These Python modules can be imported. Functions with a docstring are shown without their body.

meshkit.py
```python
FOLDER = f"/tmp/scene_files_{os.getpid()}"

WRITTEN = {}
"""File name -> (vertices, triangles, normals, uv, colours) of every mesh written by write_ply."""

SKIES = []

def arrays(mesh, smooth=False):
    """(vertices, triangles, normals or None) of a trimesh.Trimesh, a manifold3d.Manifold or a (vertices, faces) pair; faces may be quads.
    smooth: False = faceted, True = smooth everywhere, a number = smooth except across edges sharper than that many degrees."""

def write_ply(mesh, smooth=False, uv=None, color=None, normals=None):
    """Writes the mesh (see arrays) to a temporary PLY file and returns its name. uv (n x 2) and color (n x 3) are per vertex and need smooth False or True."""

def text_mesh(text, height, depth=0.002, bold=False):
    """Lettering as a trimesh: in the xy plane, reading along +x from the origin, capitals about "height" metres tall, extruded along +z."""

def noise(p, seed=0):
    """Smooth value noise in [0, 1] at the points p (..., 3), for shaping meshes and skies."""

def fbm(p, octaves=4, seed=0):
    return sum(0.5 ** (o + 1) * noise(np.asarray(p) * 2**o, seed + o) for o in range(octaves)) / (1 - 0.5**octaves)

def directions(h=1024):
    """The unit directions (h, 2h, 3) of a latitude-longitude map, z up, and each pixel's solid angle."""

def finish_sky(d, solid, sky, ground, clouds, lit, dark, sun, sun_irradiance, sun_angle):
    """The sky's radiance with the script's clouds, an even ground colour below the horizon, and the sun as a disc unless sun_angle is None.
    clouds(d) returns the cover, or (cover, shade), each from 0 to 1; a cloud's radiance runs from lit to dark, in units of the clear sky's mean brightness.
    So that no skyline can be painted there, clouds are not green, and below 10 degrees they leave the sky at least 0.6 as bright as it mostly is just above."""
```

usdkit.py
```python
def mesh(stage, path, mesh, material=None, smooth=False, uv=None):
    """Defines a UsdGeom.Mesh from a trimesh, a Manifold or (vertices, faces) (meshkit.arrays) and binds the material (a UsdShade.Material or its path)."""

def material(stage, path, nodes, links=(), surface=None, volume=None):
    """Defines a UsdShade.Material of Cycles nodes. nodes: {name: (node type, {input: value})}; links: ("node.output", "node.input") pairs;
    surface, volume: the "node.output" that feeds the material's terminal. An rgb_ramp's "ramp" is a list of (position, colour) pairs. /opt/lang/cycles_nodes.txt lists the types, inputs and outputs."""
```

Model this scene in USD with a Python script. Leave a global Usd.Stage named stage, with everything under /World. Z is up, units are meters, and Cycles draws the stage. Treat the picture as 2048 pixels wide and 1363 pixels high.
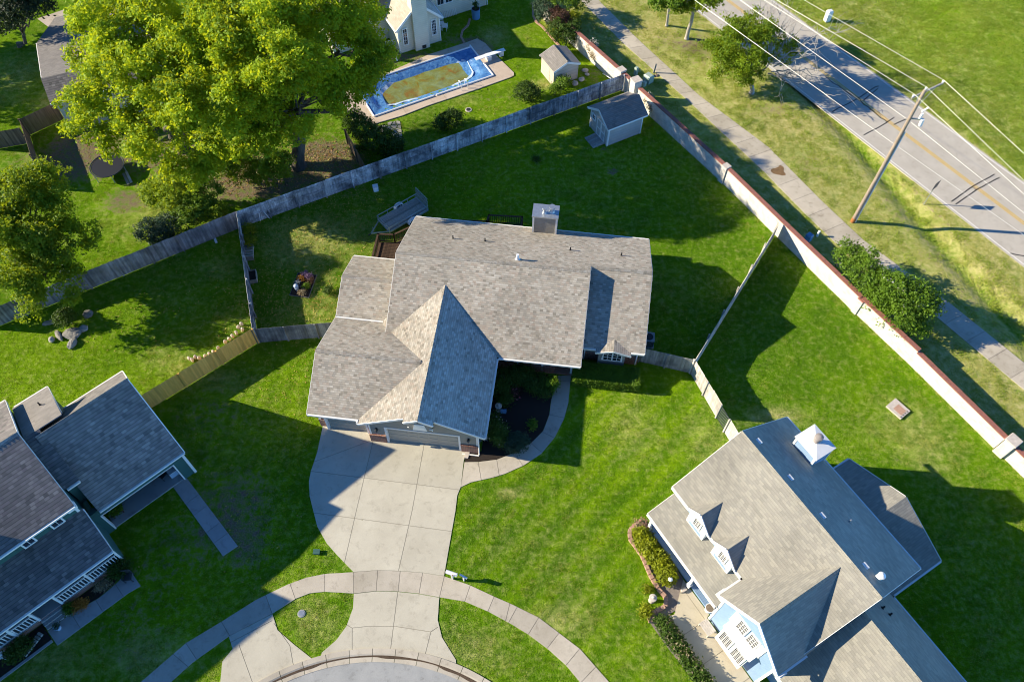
import math, random
import numpy as np
import trimesh
import shapely.geometry as sg
from shapely.ops import unary_union
from pxr import Usd, UsdGeom, UsdShade, UsdLux, Gf, Sdf, Vt
import usdkit, meshkit

stage = Usd.Stage.CreateInMemory()
UsdGeom.SetStageUpAxis(stage, 'Z')
UsdGeom.Xform.Define(stage, '/World')
UsdGeom.Scope.Define(stage, '/World/Looks')
rng = np.random.default_rng(7)
random.seed(7)

# ------------------------------------------------------------------ camera, sky, sun, exposure
FOC, PITCH, ROLL, CAM_H = 1593.0, math.radians(57.317), math.radians(0.8606), 47.9
FW = np.array([0, math.cos(PITCH), -math.sin(PITCH)])
RI0 = np.array([1.0, 0, 0]); UP0 = np.cross(RI0, FW)
RI = math.cos(ROLL) * RI0 + math.sin(ROLL) * UP0
UP = -math.sin(ROLL) * RI0 + math.cos(ROLL) * UP0
cam = UsdGeom.Camera.Define(stage, '/World/camera')
m4 = Gf.Matrix4d(*[float(x) for x in (*RI, 0, *UP, 0, *(-FW), 0, 0, 0, CAM_H, 1)])
UsdGeom.Xformable(cam).AddTransformOp().Set(m4)
cam.CreateHorizontalApertureAttr(36.0)
cam.CreateVerticalApertureAttr(36.0 * 681 / 1024)
cam.CreateFocalLengthAttr(36.0 * FOC / 2048)
cam.CreateClippingRangeAttr(Gf.Vec2f(0.5, 5000))
EXPOSURE = 1.06
cam.CreateExposureAttr(EXPOSURE)

SUN_EL, SUN_DIR_DEG = math.radians(24.6), -4.2          # sun stands low over the left edge; shadows run to the right
sx, sy = -math.cos(math.radians(SUN_DIR_DEG)), -math.sin(math.radians(SUN_DIR_DEG))
SUNV = np.array([sx * math.cos(SUN_EL), sy * math.cos(SUN_EL), math.sin(SUN_EL)])
sky = UsdLux.DomeLight.Define(stage, '/World/sky')
sky.CreateIntensityAttr(1.0)
skym = usdkit.material(stage, '/World/Looks/sky_air', {
    's': ('sky_texture', {'sky_type': 'single_scattering', 'sun_disc': False, 'sun_elevation': SUN_EL, 'sun_rotation': math.atan2(sx, sy), 'air_density': 1.0, 'aerosol_density': 0.1, 'ozone_density': 5.0}),
    't': ('mix_color', {'blend_type': 'multiply', 'fac': 1.0, 'b': (0.60, 1.0, 1.35), 'use_clamp': False}),
    'b': ('background_shader', {'strength': 0.066})}, [('s.color', 't.a'), ('t.result', 'b.color')], surface='b.background')
UsdShade.MaterialBindingAPI.Apply(sky.GetPrim()).Bind(skym)
sky.GetPrim().SetCustomDataByKey('kind', 'structure'); sky.GetPrim().SetCustomDataByKey('label', 'clear afternoon sky')
sun = UsdLux.DistantLight.Define(stage, '/World/sun')
sun.CreateIntensityAttr(1.25); sun.CreateAngleAttr(0.5); sun.CreateColorAttr(Gf.Vec3f(1.0, 0.88, 0.66)); sun.CreateNormalizeAttr(True)
zq = SUNV; xq = np.cross([0, 0, 1.0], zq); xq /= np.linalg.norm(xq); yq = np.cross(zq, xq)
UsdGeom.Xformable(sun).AddTransformOp().Set(Gf.Matrix4d(*[float(v) for v in (*xq, 0, *yq, 0, *zq, 0, 0, 0, 60, 1)]))

# ------------------------------------------------------------------ survey: a sighting from the camera station onto a level z gives a real point
def g(x, y, z=0.0):
    d = RI * (x - 1024) / FOC - UP * (y - 681.5) / FOC + FW
    q = d * ((CAM_H - z) / -d[2]); q[2] = z
    return q
def g2(x, y, z=0.0): return tuple(g(x, y, z)[:2])
def P2(pts, z=0.0): return [g2(x, y, z) for x, y in pts]

# ------------------------------------------------------------------ materials
def mat(name, nodes, links, surface): return usdkit.material(stage, '/World/Looks/' + name, nodes, links, surface=surface)
def plain(name, col, rough=0.6, metal=0.0, var=0.12, scale=3.0, spec=0.4, bump=0.0, bscale=60.0):
    """a paint or metal with faint mottling and per-object tone"""
    c = np.array(col, float)
    nodes = {'t': ('geometry', {}), 'n': ('noise_texture', {'scale': scale, 'detail': 5.0, 'roughness': 0.65}),
             'r': ('rgb_ramp', {'ramp': [(0.25, tuple(np.clip(c * (1 - var), 0, 1))), (0.75, tuple(np.clip(c * (1 + var), 0, 1)))]}),
             'p': ('principled_bsdf', {'roughness': rough, 'metallic': metal, 'specular_ior_level': spec})}
    links = [('t.position', 'n.vector'), ('n.fac', 'r.fac'), ('r.color', 'p.base_color')]
    if bump:
        nodes['bn'] = ('noise_texture', {'scale': bscale, 'detail': 3.0}); nodes['b'] = ('bump', {'strength': bump, 'distance': 0.02})
        links += [('t.position', 'bn.vector'), ('bn.fac', 'b.height'), ('b.normal', 'p.normal')]
    return mat(name, nodes, links, 'p.BSDF')

def shingles(name, cols, w=0.31, h=0.145, line=0.62):
    """courses of random-toned tabs, laid out by the roof's own uv in metres"""
    n = {'uv': ('uvmap', {'attribute': 'st'}), 's': ('separate_xyz', {}),
         'vr': ('math', {'math_type': 'divide', 'value2': h}), 'row': ('math', {'math_type': 'floor'}), 'vf': ('math', {'math_type': 'fraction'}),
         'rw': ('white_noise_texture', {'dimensions': '1D'}), 'ud': ('math', {'math_type': 'divide', 'value2': w}), 'uo': ('math', {'math_type': 'multiply_add', 'value2': 7.0}),
         'col': ('math', {'math_type': 'floor'}), 'uf': ('math', {'math_type': 'fraction'}),
         'c': ('combine_xyz', {}), 'wn': ('white_noise_texture', {'dimensions': '2D'}), 'rp': ('rgb_ramp', {'ramp': [(i / (len(cols) - 1), c) for i, c in enumerate(cols)]}),
         'lo': ('math', {'math_type': 'less_than', 'value2': 0.13}), 'lm': ('mix_color', {'blend_type': 'multiply', 'b': (line, line, line)}),
         'ge': ('geometry', {}), 'big': ('noise_texture', {'scale': 0.35, 'detail': 4.0}), 'bigr': ('rgb_ramp', {'ramp': [(0.3, (0.84, 0.84, 0.84)), (0.7, (1.1, 1.1, 1.1))]}),
         'bm': ('mix_color', {'blend_type': 'multiply', 'fac': 1.0, 'use_clamp_result': False}), 'gr': ('noise_texture', {'scale': 40.0, 'detail': 2.0}), 'grr': ('rgb_ramp', {'ramp': [(0.25, (0.86, 0.86, 0.86)), (0.75, (1.12, 1.12, 1.12))]}),
         'gm': ('mix_color', {'blend_type': 'multiply', 'fac': 1.0}),
         'hh': ('math', {'math_type': 'multiply_add', 'value2': 0.35}), 'iv': ('math', {'math_type': 'subtract', 'value1': 1.0}),
         'b': ('bump', {'strength': 0.75, 'distance': 0.02}), 'p': ('principled_bsdf', {'roughness': 0.9, 'specular_ior_level': 0.25})}
    l = [('uv.UV', 's.vector'), ('s.y', 'vr.value1'), ('vr.value', 'row.value1'), ('vr.value', 'vf.value1'), ('row.value', 'rw.w'), ('s.x', 'ud.value1'),
         ('rw.value', 'uo.value1'), ('ud.value', 'uo.value3'), ('uo.value', 'col.value1'), ('uo.value', 'uf.value1'), ('col.value', 'c.x'), ('row.value', 'c.y'), ('c.vector', 'wn.vector'),
         ('wn.value', 'rp.fac'), ('vf.value', 'lo.value1'), ('lo.value', 'lm.fac'), ('rp.color', 'lm.a'), ('ge.position', 'big.vector'), ('big.fac', 'bigr.fac'),
         ('lm.result', 'bm.a'), ('bigr.color', 'bm.b'), ('ge.position', 'gr.vector'), ('gr.fac', 'grr.fac'), ('bm.result', 'gm.a'), ('grr.color', 'gm.b'),
         ('gm.result', 'p.base_color'), ('vf.value', 'iv.value2'), ('wn.value', 'hh.value1'), ('iv.value', 'hh.value3'), ('hh.value', 'b.height'), ('b.normal', 'p.normal')]
    return mat(name, n, l, 'p.BSDF')

def siding(name, col, h=0.16, rough=0.55):
    c = np.array(col)
    n = {'uv': ('uvmap', {'attribute': 'st'}), 's': ('separate_xyz', {}), 'vr': ('math', {'math_type': 'divide', 'value2': h}), 'vf': ('math', {'math_type': 'fraction'}),
         'rp': ('rgb_ramp', {'ramp': [(0.0, tuple(c * 0.62)), (0.1, tuple(c * 0.95)), (1.0, tuple(c * 1.03))]}),
         'ge': ('geometry', {}), 'nz': ('noise_texture', {'scale': 1.3, 'detail': 4.0}), 'nr': ('rgb_ramp', {'ramp': [(0.3, (0.88, 0.88, 0.88)), (0.7, (1, 1, 1))]}),
         'mm': ('mix_color', {'blend_type': 'multiply', 'fac': 1.0}), 'iv': ('math', {'math_type': 'subtract', 'value1': 1.0}), 'b': ('bump', {'strength': 0.8, 'distance': 0.02}),
         'p': ('principled_bsdf', {'roughness': rough, 'specular_ior_level': 0.35})}
    l = [('uv.UV', 's.vector'), ('s.y', 'vr.value1'), ('vr.value', 'vf.value1'), ('vf.value', 'rp.fac'), ('ge.position', 'nz.vector'), ('nz.fac', 'nr.fac'), ('rp.color', 'mm.a'), ('nr.color', 'mm.b'),
         ('mm.result', 'p.base_color'), ('vf.value', 'iv.value2'), ('iv.value', 'b.height'), ('b.normal', 'p.normal')]
    return mat(name, n, l, 'p.BSDF')

def bricks(name, c1, c2, mortar, bw=0.22, bh=0.075, ms=0.012, bump=0.8):
    n = {'uv': ('uvmap', {'attribute': 'st'}), 'br': ('brick_texture', {'color1': c1, 'color2': c2, 'mortar': mortar, 'scale': 1.0, 'mortar_size': ms, 'mortar_smooth': 0.2, 'brick_width': bw, 'row_height': bh}),
         'ge': ('geometry', {}), 'nz': ('noise_texture', {'scale': 2.2, 'detail': 5.0}), 'nr': ('rgb_ramp', {'ramp': [(0.3, (0.78, 0.78, 0.78)), (0.7, (1.08, 1.08, 1.08))]}),
         'mm': ('mix_color', {'blend_type': 'multiply', 'fac': 1.0}), 'iv': ('math', {'math_type': 'subtract', 'value1': 1.0}), 'b': ('bump', {'strength': bump, 'distance': 0.015}), 'p': ('principled_bsdf', {'roughness': 0.85, 'specular_ior_level': 0.2})}
    l = [('uv.UV', 'br.vector'), ('ge.position', 'nz.vector'), ('nz.fac', 'nr.fac'), ('br.color', 'mm.a'), ('nr.color', 'mm.b'), ('mm.result', 'p.base_color'), ('br.fac', 'iv.value2'), ('iv.value', 'b.height'), ('b.normal', 'p.normal')]
    return mat(name, n, l, 'p.BSDF')

def wood(name, c1, c2, rough=0.8, scale=1.0, rnd=0.35, patch=None):
    """weathered boards: streaks that run down the board and one tone per board"""
    n = {'ge': ('geometry', {}), 'mp': ('mapping', {'scale': (9.0 * scale, 9.0 * scale, 1.1)}), 'nz': ('noise_texture', {'scale': 1.0, 'detail': 5.0, 'roughness': 0.7}),
         'r': ('rgb_ramp', {'ramp': [(0.3, c1), (0.7, c2)]}), 'ob': ('object_info', {}), 'mr': ('map_range', {'to_min': 1 - rnd, 'to_max': 1 + rnd}),
         'cc': ('combine_xyz', {}), 'mm': ('mix_color', {'blend_type': 'multiply', 'fac': 1.0, 'use_clamp_result': False}), 'p': ('principled_bsdf', {'roughness': rough, 'specular_ior_level': 0.25})}
    l = [('ge.position', 'mp.vector'), ('mp.vector', 'nz.vector'), ('nz.fac', 'r.fac'), ('ob.random', 'mr.value'), ('mr.result', 'cc.x'), ('mr.result', 'cc.y'), ('mr.result', 'cc.z'), ('r.color', 'mm.a'), ('cc.vector', 'mm.b')]
    if patch:                                                             # bleached and mouldy stretches
        n |= {'pn': ('noise_texture', {'scale': 0.55, 'detail': 4.0, 'roughness': 0.65, 'distortion': 0.5}), 'pr': ('rgb_ramp', {'ramp': [(0.38, (patch, patch, patch * 1.05)), (0.6, (1.25, 1.25, 1.25))]}), 'pm': ('mix_color', {'blend_type': 'multiply', 'fac': 1.0, 'use_clamp_result': False})}
        l += [('ge.position', 'pn.vector'), ('pn.fac', 'pr.fac'), ('mm.result', 'pm.a'), ('pr.color', 'pm.b'), ('pm.result', 'p.base_color')]
    else: l += [('mm.result', 'p.base_color')]
    return mat(name, n, l, 'p.BSDF')

def concrete(name, c1, c2, stain=0.35, rnd=0.06):
    n = {'ge': ('geometry', {}), 'n1': ('noise_texture', {'scale': 0.6, 'detail': 6.0, 'roughness': 0.6}), 'r1': ('rgb_ramp', {'ramp': [(0.3, c1), (0.7, c2)]}),
         'n2': ('noise_texture', {'scale': 1.7, 'detail': 7.0, 'roughness': 0.75, 'distortion': 0.4}), 'r2': ('rgb_ramp', {'ramp': [(0.28, (1 - stain, 1 - stain * 1.05, 1 - stain * 1.1)), (0.47, (1, 1, 1)), (1, (1.03, 1.03, 1.03))]}),
         'n3': ('noise_texture', {'scale': 35.0, 'detail': 3.0}), 'r3': ('rgb_ramp', {'ramp': [(0.3, (0.9, 0.9, 0.9)), (0.7, (1.06, 1.06, 1.06))]}),
         'm1': ('mix_color', {'blend_type': 'multiply', 'fac': 1.0}), 'm2': ('mix_color', {'blend_type': 'multiply', 'fac': 1.0}), 'ob': ('object_info', {}), 'mr': ('map_range', {'to_min': 1 - rnd, 'to_max': 1 + rnd}),
         'cc': ('combine_xyz', {}), 'm3': ('mix_color', {'blend_type': 'multiply', 'fac': 1.0}), 'b': ('bump', {'strength': 0.25, 'distance': 0.01}), 'p': ('principled_bsdf', {'roughness': 0.88, 'specular_ior_level': 0.25})}
    l = [('ge.position', 'n1.vector'), ('ge.position', 'n2.vector'), ('ge.position', 'n3.vector'), ('n1.fac', 'r1.fac'), ('n2.fac', 'r2.fac'), ('n3.fac', 'r3.fac'), ('r1.color', 'm1.a'), ('r2.color', 'm1.b'), ('m1.result', 'm2.a'), ('r3.color', 'm2.b'),
         ('ob.random', 'mr.value'), ('mr.result', 'cc.x'), ('mr.result', 'cc.y'), ('mr.result', 'cc.z'), ('m2.result', 'm3.a'), ('cc.vector', 'm3.b'), ('m3.result', 'p.base_color'), ('n3.fac', 'b.height'), ('b.normal', 'p.normal')]
    return mat(name, n, l, 'p.BSDF')

def leaves(name, cols, trans=0.35, patch=0.45, tcol=None, stripe=None):
    """leaf faces: one tone per leaf and drifts of tone through the crown"""
    k = len(cols)
    tc = tcol or tuple(np.clip(np.array(cols[-1]) * (1.5, 1.4, 0.7), 0, 1))
    n = {'ge': ('geometry', {}), 'nz': ('noise_texture', {'scale': patch, 'detail': 4.0}), 'mr': ('map_range', {'from_min': 0.3, 'from_max': 0.7}), 'ad': ('math', {'math_type': 'multiply_add', 'value2': 0.55}), 'h': ('math', {'math_type': 'multiply', 'value2': 0.5}),
         'r': ('rgb_ramp', {'ramp': [(i / (k - 1), c) for i, c in enumerate(cols)]}), 'd': ('principled_bsdf', {'roughness': 0.55, 'specular_ior_level': 0.3}), 't': ('translucent_bsdf', {}), 'tm': ('mix_color', {'blend_type': 'mix', 'fac': 0.5, 'b': tc}), 'm': ('mix_closure', {'fac': trans})}
    l = [('ge.position', 'nz.vector'), ('nz.fac', 'mr.value'), ('ge.random_per_island', 'h.value1'), ('mr.result', 'ad.value1'), ('h.value', 'ad.value3'), (('ad.value', 'r.fac') if stripe is None else ('sa.value', 'r.fac')), ('r.color', 'd.base_color'), ('r.color', 'tm.a'), ('tm.result', 't.color'), ('d.BSDF', 'm.closure1'), ('t.BSDF', 'm.closure2')]
    if stripe is not None:                                                # mowing bands: the blades lie over one way, then the other
        n |= {'mp': ('mapping', {'rotation': (0, 0, -stripe)}), 'wv': ('wave_texture', {'bands_direction': 'y', 'scale': 0.19, 'distortion': 2.2, 'detail': 3.0, 'detail_scale': 1.2, 'detail_roughness': 0.6}), 'sa': ('math', {'math_type': 'multiply_add', 'value2': 0.34}), 'sb': ('math', {'math_type': 'add', 'value2': -0.17})}
        l += [('ge.position', 'mp.vector'), ('mp.vector', 'wv.vector'), ('wv.fac', 'sa.value1'), ('ad.value', 'sb.value1'), ('sb.value', 'sa.value3')]
    return mat(name, n, l, 'm.closure')

M = {}
M['tan_shingle'] = shingles('tan_shingle', [(0.225, 0.205, 0.17), (0.36, 0.325, 0.27), (0.29, 0.27, 0.235), (0.41, 0.375, 0.315), (0.34, 0.285, 0.235), (0.45, 0.42, 0.365), (0.36, 0.335, 0.29)], w=0.22)
M['grey_shingle'] = shingles('grey_shingle', [(0.235, 0.225, 0.195), (0.275, 0.26, 0.225), (0.25, 0.24, 0.21), (0.31, 0.295, 0.25), (0.285, 0.27, 0.23)], w=0.3, line=0.8)
M['dark_shingle'] = shingles('dark_shingle', [(0.12, 0.115, 0.11), (0.19, 0.175, 0.165), (0.16, 0.15, 0.145), (0.24, 0.22, 0.205), (0.17, 0.15, 0.15), (0.28, 0.26, 0.24)], w=0.26, h=0.2, line=0.45)
M['old_shingle'] = shingles('old_shingle', [(0.20, 0.185, 0.17), (0.25, 0.23, 0.21), (0.22, 0.205, 0.19), (0.28, 0.255, 0.235)], w=0.3, line=0.7)
M['cream_shingle'] = shingles('cream_shingle', [(0.36, 0.32, 0.26), (0.42, 0.37, 0.30), (0.40, 0.36, 0.30), (0.46, 0.41, 0.34)], w=0.35, line=0.85)
M['grey_siding'] = siding('grey_siding', (0.30, 0.285, 0.25)); M['green_siding'] = siding('green_siding', (0.045, 0.12, 0.105))
M['blue_siding'] = siding('blue_siding', (0.25, 0.37, 0.54)); M['white_siding'] = siding('white_siding', (0.80, 0.80, 0.78)); M['cream_siding'] = siding('cream_siding', (0.68, 0.64, 0.52), h=0.2)
M['shed_siding'] = siding('shed_siding', (0.50, 0.47, 0.44), h=0.3); M['tan_siding'] = siding('tan_siding', (0.56, 0.49, 0.42), h=0.35)
M['red_brick'] = bricks('red_brick', (0.26, 0.075, 0.045), (0.36, 0.13, 0.08), (0.42, 0.36, 0.30))
M['white_block'] = bricks('white_block', (0.80, 0.76, 0.69), (0.70, 0.66, 0.60), (0.56, 0.53, 0.49), bw=0.30, bh=0.10, ms=0.014, bump=1.0)
M['cap_brick'] = plain('cap_brick', (0.27, 0.11, 0.085), 0.8, var=0.3, scale=9.0); M['cap_stone'] = plain('cap_stone', (0.50, 0.45, 0.40), 0.85, var=0.2, scale=5, bump=0.3)
M['trim'] = plain('trim', (0.78, 0.77, 0.74), 0.45, var=0.05); M['trim_grey'] = plain('trim_grey', (0.50, 0.49, 0.46), 0.5, var=0.06)
M['blue_trim'] = plain('blue_trim', (0.42, 0.52, 0.66), 0.45, var=0.05)
M['garage_panel'] = plain('garage_panel', (0.36, 0.34, 0.29), 0.5, var=0.07, scale=1.2); M['door_paint'] = plain('door_paint', (0.12, 0.10, 0.09), 0.5)
M['glass'] = plain('glass', (0.018, 0.022, 0.028), 0.06, var=0.3, spec=0.9); M['muntin'] = M['trim']
M['galv'] = plain('galv', (0.52, 0.55, 0.57), 0.35, 0.75, var=0.15, scale=4.0); M['white_metal'] = plain('white_metal', (0.72, 0.73, 0.74), 0.35, 0.1, var=0.08)
M['sheet_white'] = plain('sheet_white', (0.74, 0.76, 0.78), 0.4, 0.15, var=0.08, scale=2)
M['black'] = plain('black', (0.015, 0.015, 0.017), 0.5); M['dark_metal'] = plain('dark_metal', (0.05, 0.052, 0.055), 0.45, 0.4)
M['vent_brown'] = plain('vent_brown', (0.28, 0.25, 0.23), 0.6); M['ac_grey'] = plain('ac_grey', (0.24, 0.26, 0.28), 0.5, 0.2)
M['plastic_white'] = plain('plastic_white', (0.80, 0.80, 0.80), 0.35, var=0.04); M['blue_plastic'] = plain('blue_plastic', (0.10, 0.24, 0.42), 0.4); M['green_box'] = plain('green_box', (0.30, 0.38, 0.33), 0.45)
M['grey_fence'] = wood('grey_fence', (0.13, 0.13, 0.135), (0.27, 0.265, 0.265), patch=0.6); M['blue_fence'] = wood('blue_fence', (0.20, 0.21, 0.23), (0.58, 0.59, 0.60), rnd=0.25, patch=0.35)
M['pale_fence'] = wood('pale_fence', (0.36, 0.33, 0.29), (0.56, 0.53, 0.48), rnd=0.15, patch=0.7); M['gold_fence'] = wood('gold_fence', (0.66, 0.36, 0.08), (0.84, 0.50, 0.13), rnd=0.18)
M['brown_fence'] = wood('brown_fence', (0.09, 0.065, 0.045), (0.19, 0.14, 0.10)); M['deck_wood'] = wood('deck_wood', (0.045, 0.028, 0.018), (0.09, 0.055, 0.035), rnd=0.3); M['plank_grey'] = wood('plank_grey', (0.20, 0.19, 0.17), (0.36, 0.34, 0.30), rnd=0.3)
M['pole_wood'] = wood('pole_wood', (0.22, 0.17, 0.13), (0.40, 0.33, 0.26), rnd=0.05); M['bark'] = wood('bark', (0.05, 0.042, 0.034), (0.14, 0.12, 0.095), rnd=0.1); M['pale_bark'] = wood('pale_bark', (0.24, 0.22, 0.19), (0.42, 0.39, 0.35), rnd=0.1)
M['concrete'] = concrete('concrete', (0.45, 0.42, 0.34), (0.53, 0.50, 0.41), 0.25); M['walk_concrete'] = concrete('walk_concrete', (0.40, 0.36, 0.29), (0.50, 0.455, 0.38), 0.33, rnd=0.1)
M['road_walk'] = concrete('road_walk', (0.40, 0.355, 0.28), (0.50, 0.45, 0.37), 0.36, rnd=0.1); M['grey_concrete'] = concrete('grey_concrete', (0.30, 0.30, 0.29), (0.38, 0.375, 0.36), 0.3); M['pool_concrete'] = concrete('pool_concrete', (0.46, 0.37, 0.29), (0.55, 0.46, 0.38), 0.3)
M['asphalt'] = concrete('asphalt', (0.41, 0.375, 0.32), (0.48, 0.445, 0.385), 0.2); M['court_asphalt'] = concrete('court_asphalt', (0.28, 0.29, 0.29), (0.38, 0.385, 0.38), 0.35)
M['flagstone'] = concrete('flagstone', (0.26, 0.25, 0.22), (0.38, 0.36, 0.32), 0.3, rnd=0.2); M['rock'] = concrete('rock', (0.16, 0.16, 0.16), (0.36, 0.34, 0.31), 0.4, rnd=0.3)
M['joint'] = plain('joint', (0.20, 0.18, 0.145), 0.95, var=0.3, scale=6); M['tar'] = plain('tar', (0.02, 0.02, 0.02), 0.5); M['yellow_line'] = plain('yellow_line', (0.55, 0.36, 0.06), 0.7, var=0.25, scale=6); M['white_line'] = plain('white_line', (0.66, 0.65, 0.62), 0.7, var=0.2, scale=6)
M['mulch'] = plain('mulch', (0.026, 0.018, 0.014), 0.95, var=0.7, scale=28.0, bump=1.0, bscale=40); M['dirt'] = plain('dirt', (0.20, 0.155, 0.11), 0.95, var=0.35, scale=4.0, bump=0.7, bscale=30); M['gravel'] = plain('gravel', (0.22, 0.19, 0.17), 0.95, var=0.6, scale=30.0, bump=1.0, bscale=45)
M['rust'] = plain('rust', (0.34, 0.13, 0.04), 0.8); M['grime'] = plain('grime', (0.075, 0.05, 0.032), 0.9, var=0.4, scale=8)
M['edging'] = plain('edging', (0.42, 0.26, 0.19), 0.85, var=0.3, scale=7, bump=0.4)
M['maple'] = leaves('maple', [(0.13, 0.25, 0.012), (0.23, 0.38, 0.012), (0.35, 0.50, 0.016), (0.48, 0.58, 0.02), (0.58, 0.57, 0.03)], 0.5)
M['oak'] = leaves('oak', [(0.10, 0.18, 0.010), (0.17, 0.28, 0.012), (0.27, 0.38, 0.014), (0.38, 0.42, 0.018)], 0.45)
M['pine'] = leaves('pine', [(0.02, 0.04, 0.018), (0.035, 0.06, 0.022), (0.05, 0.085, 0.025)], 0.15); M['shrub'] = leaves('shrub', [(0.035, 0.075, 0.008), (0.065, 0.125, 0.010), (0.11, 0.19, 0.014)], 0.25, patch=1.2)
M['shrub_yellow'] = leaves('shrub_yellow', [(0.15, 0.19, 0.006), (0.27, 0.31, 0.008), (0.42, 0.42, 0.012)], 0.3, patch=1.2); M['shrub_blue'] = leaves('shrub_blue', [(0.03, 0.06, 0.035), (0.05, 0.10, 0.055), (0.08, 0.14, 0.075)], 0.25, patch=1.2)
M['shrub_red'] = leaves('shrub_red', [(0.05, 0.02, 0.02), (0.10, 0.05, 0.03), (0.14, 0.10, 0.03)], 0.25, patch=1.2); M['shrub_bright'] = leaves('shrub_bright', [(0.075, 0.15, 0.01), (0.14, 0.25, 0.013), (0.25, 0.36, 0.02)], 0.3, patch=0.9); M['dry_stalk'] = leaves('dry_stalk', [(0.22, 0.17, 0.10), (0.34, 0.28, 0.18), (0.45, 0.38, 0.26)], 0.2, patch=1.5)
M['flower_white'] = leaves('flower_white', [(0.5, 0.48, 0.45), (0.7, 0.68, 0.66)], 0.2); M['flower_purple'] = leaves('flower_purple', [(0.14, 0.08, 0.16), (0.30, 0.20, 0.32)], 0.2); M['flower_orange'] = leaves('flower_orange', [(0.40, 0.16, 0.02), (0.5, 0.27, 0.05)], 0.2); M['flower_pink'] = leaves('flower_pink', [(0.45, 0.10, 0.16), (0.6, 0.3, 0.34)], 0.2)
M['leaf_fall'] = leaves('leaf_fall', [(0.30, 0.22, 0.05), (0.48, 0.38, 0.08), (0.58, 0.50, 0.20)], 0.1)

# ------------------------------------------------------------------ building helpers
COUNT = {}
def fresh(parent, name):
    k = COUNT.get((parent, name), 0); COUNT[(parent, name)] = k + 1
    return f'{parent}/{name}' if k == 0 else f'{parent}/{name}_{k:03d}'
def tag(prim, label=None, cat=None, group=None, kind=None):
    for k, v in (('label', label), ('category', cat), ('group', group), ('kind', kind)):
        if v: prim.SetCustomDataByKey(k, v)
def thing(name, label, cat=None, loc=(0, 0, 0), rot=0.0, group=None, kind=None):
    p = fresh('/World', name)
    x = UsdGeom.Xform.Define(stage, p); x.AddTranslateOp().Set(Gf.Vec3d(*[float(v) for v in loc])); x.AddRotateZOp().Set(float(rot))
    tag(x.GetPrim(), label, cat, group, kind)
    return p
def copy_of(src, name, label, loc, rot=0.0, scale=1.0, group=None):
    p = fresh('/World', name)
    x = UsdGeom.Xform.Define(stage, p)
    x.GetPrim().GetReferences().AddInternalReference(src)
    x.ClearXformOpOrder()
    x.GetPrim().SetInstanceable(True)
    x.AddTransformOp().Set(Gf.Matrix4d().SetScale(Gf.Vec3d(scale, scale, scale)) * Gf.Matrix4d().SetRotate(Gf.Rotation(Gf.Vec3d(0, 0, 1), float(rot))) * Gf.Matrix4d().SetTranslate(Gf.Vec3d(*[float(v) for v in loc])))
    was = stage.GetPrimAtPath(src).GetCustomData()
    tag(x.GetPrim(), label, was.get('category'), group or was.get('group'))
    return p

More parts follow.
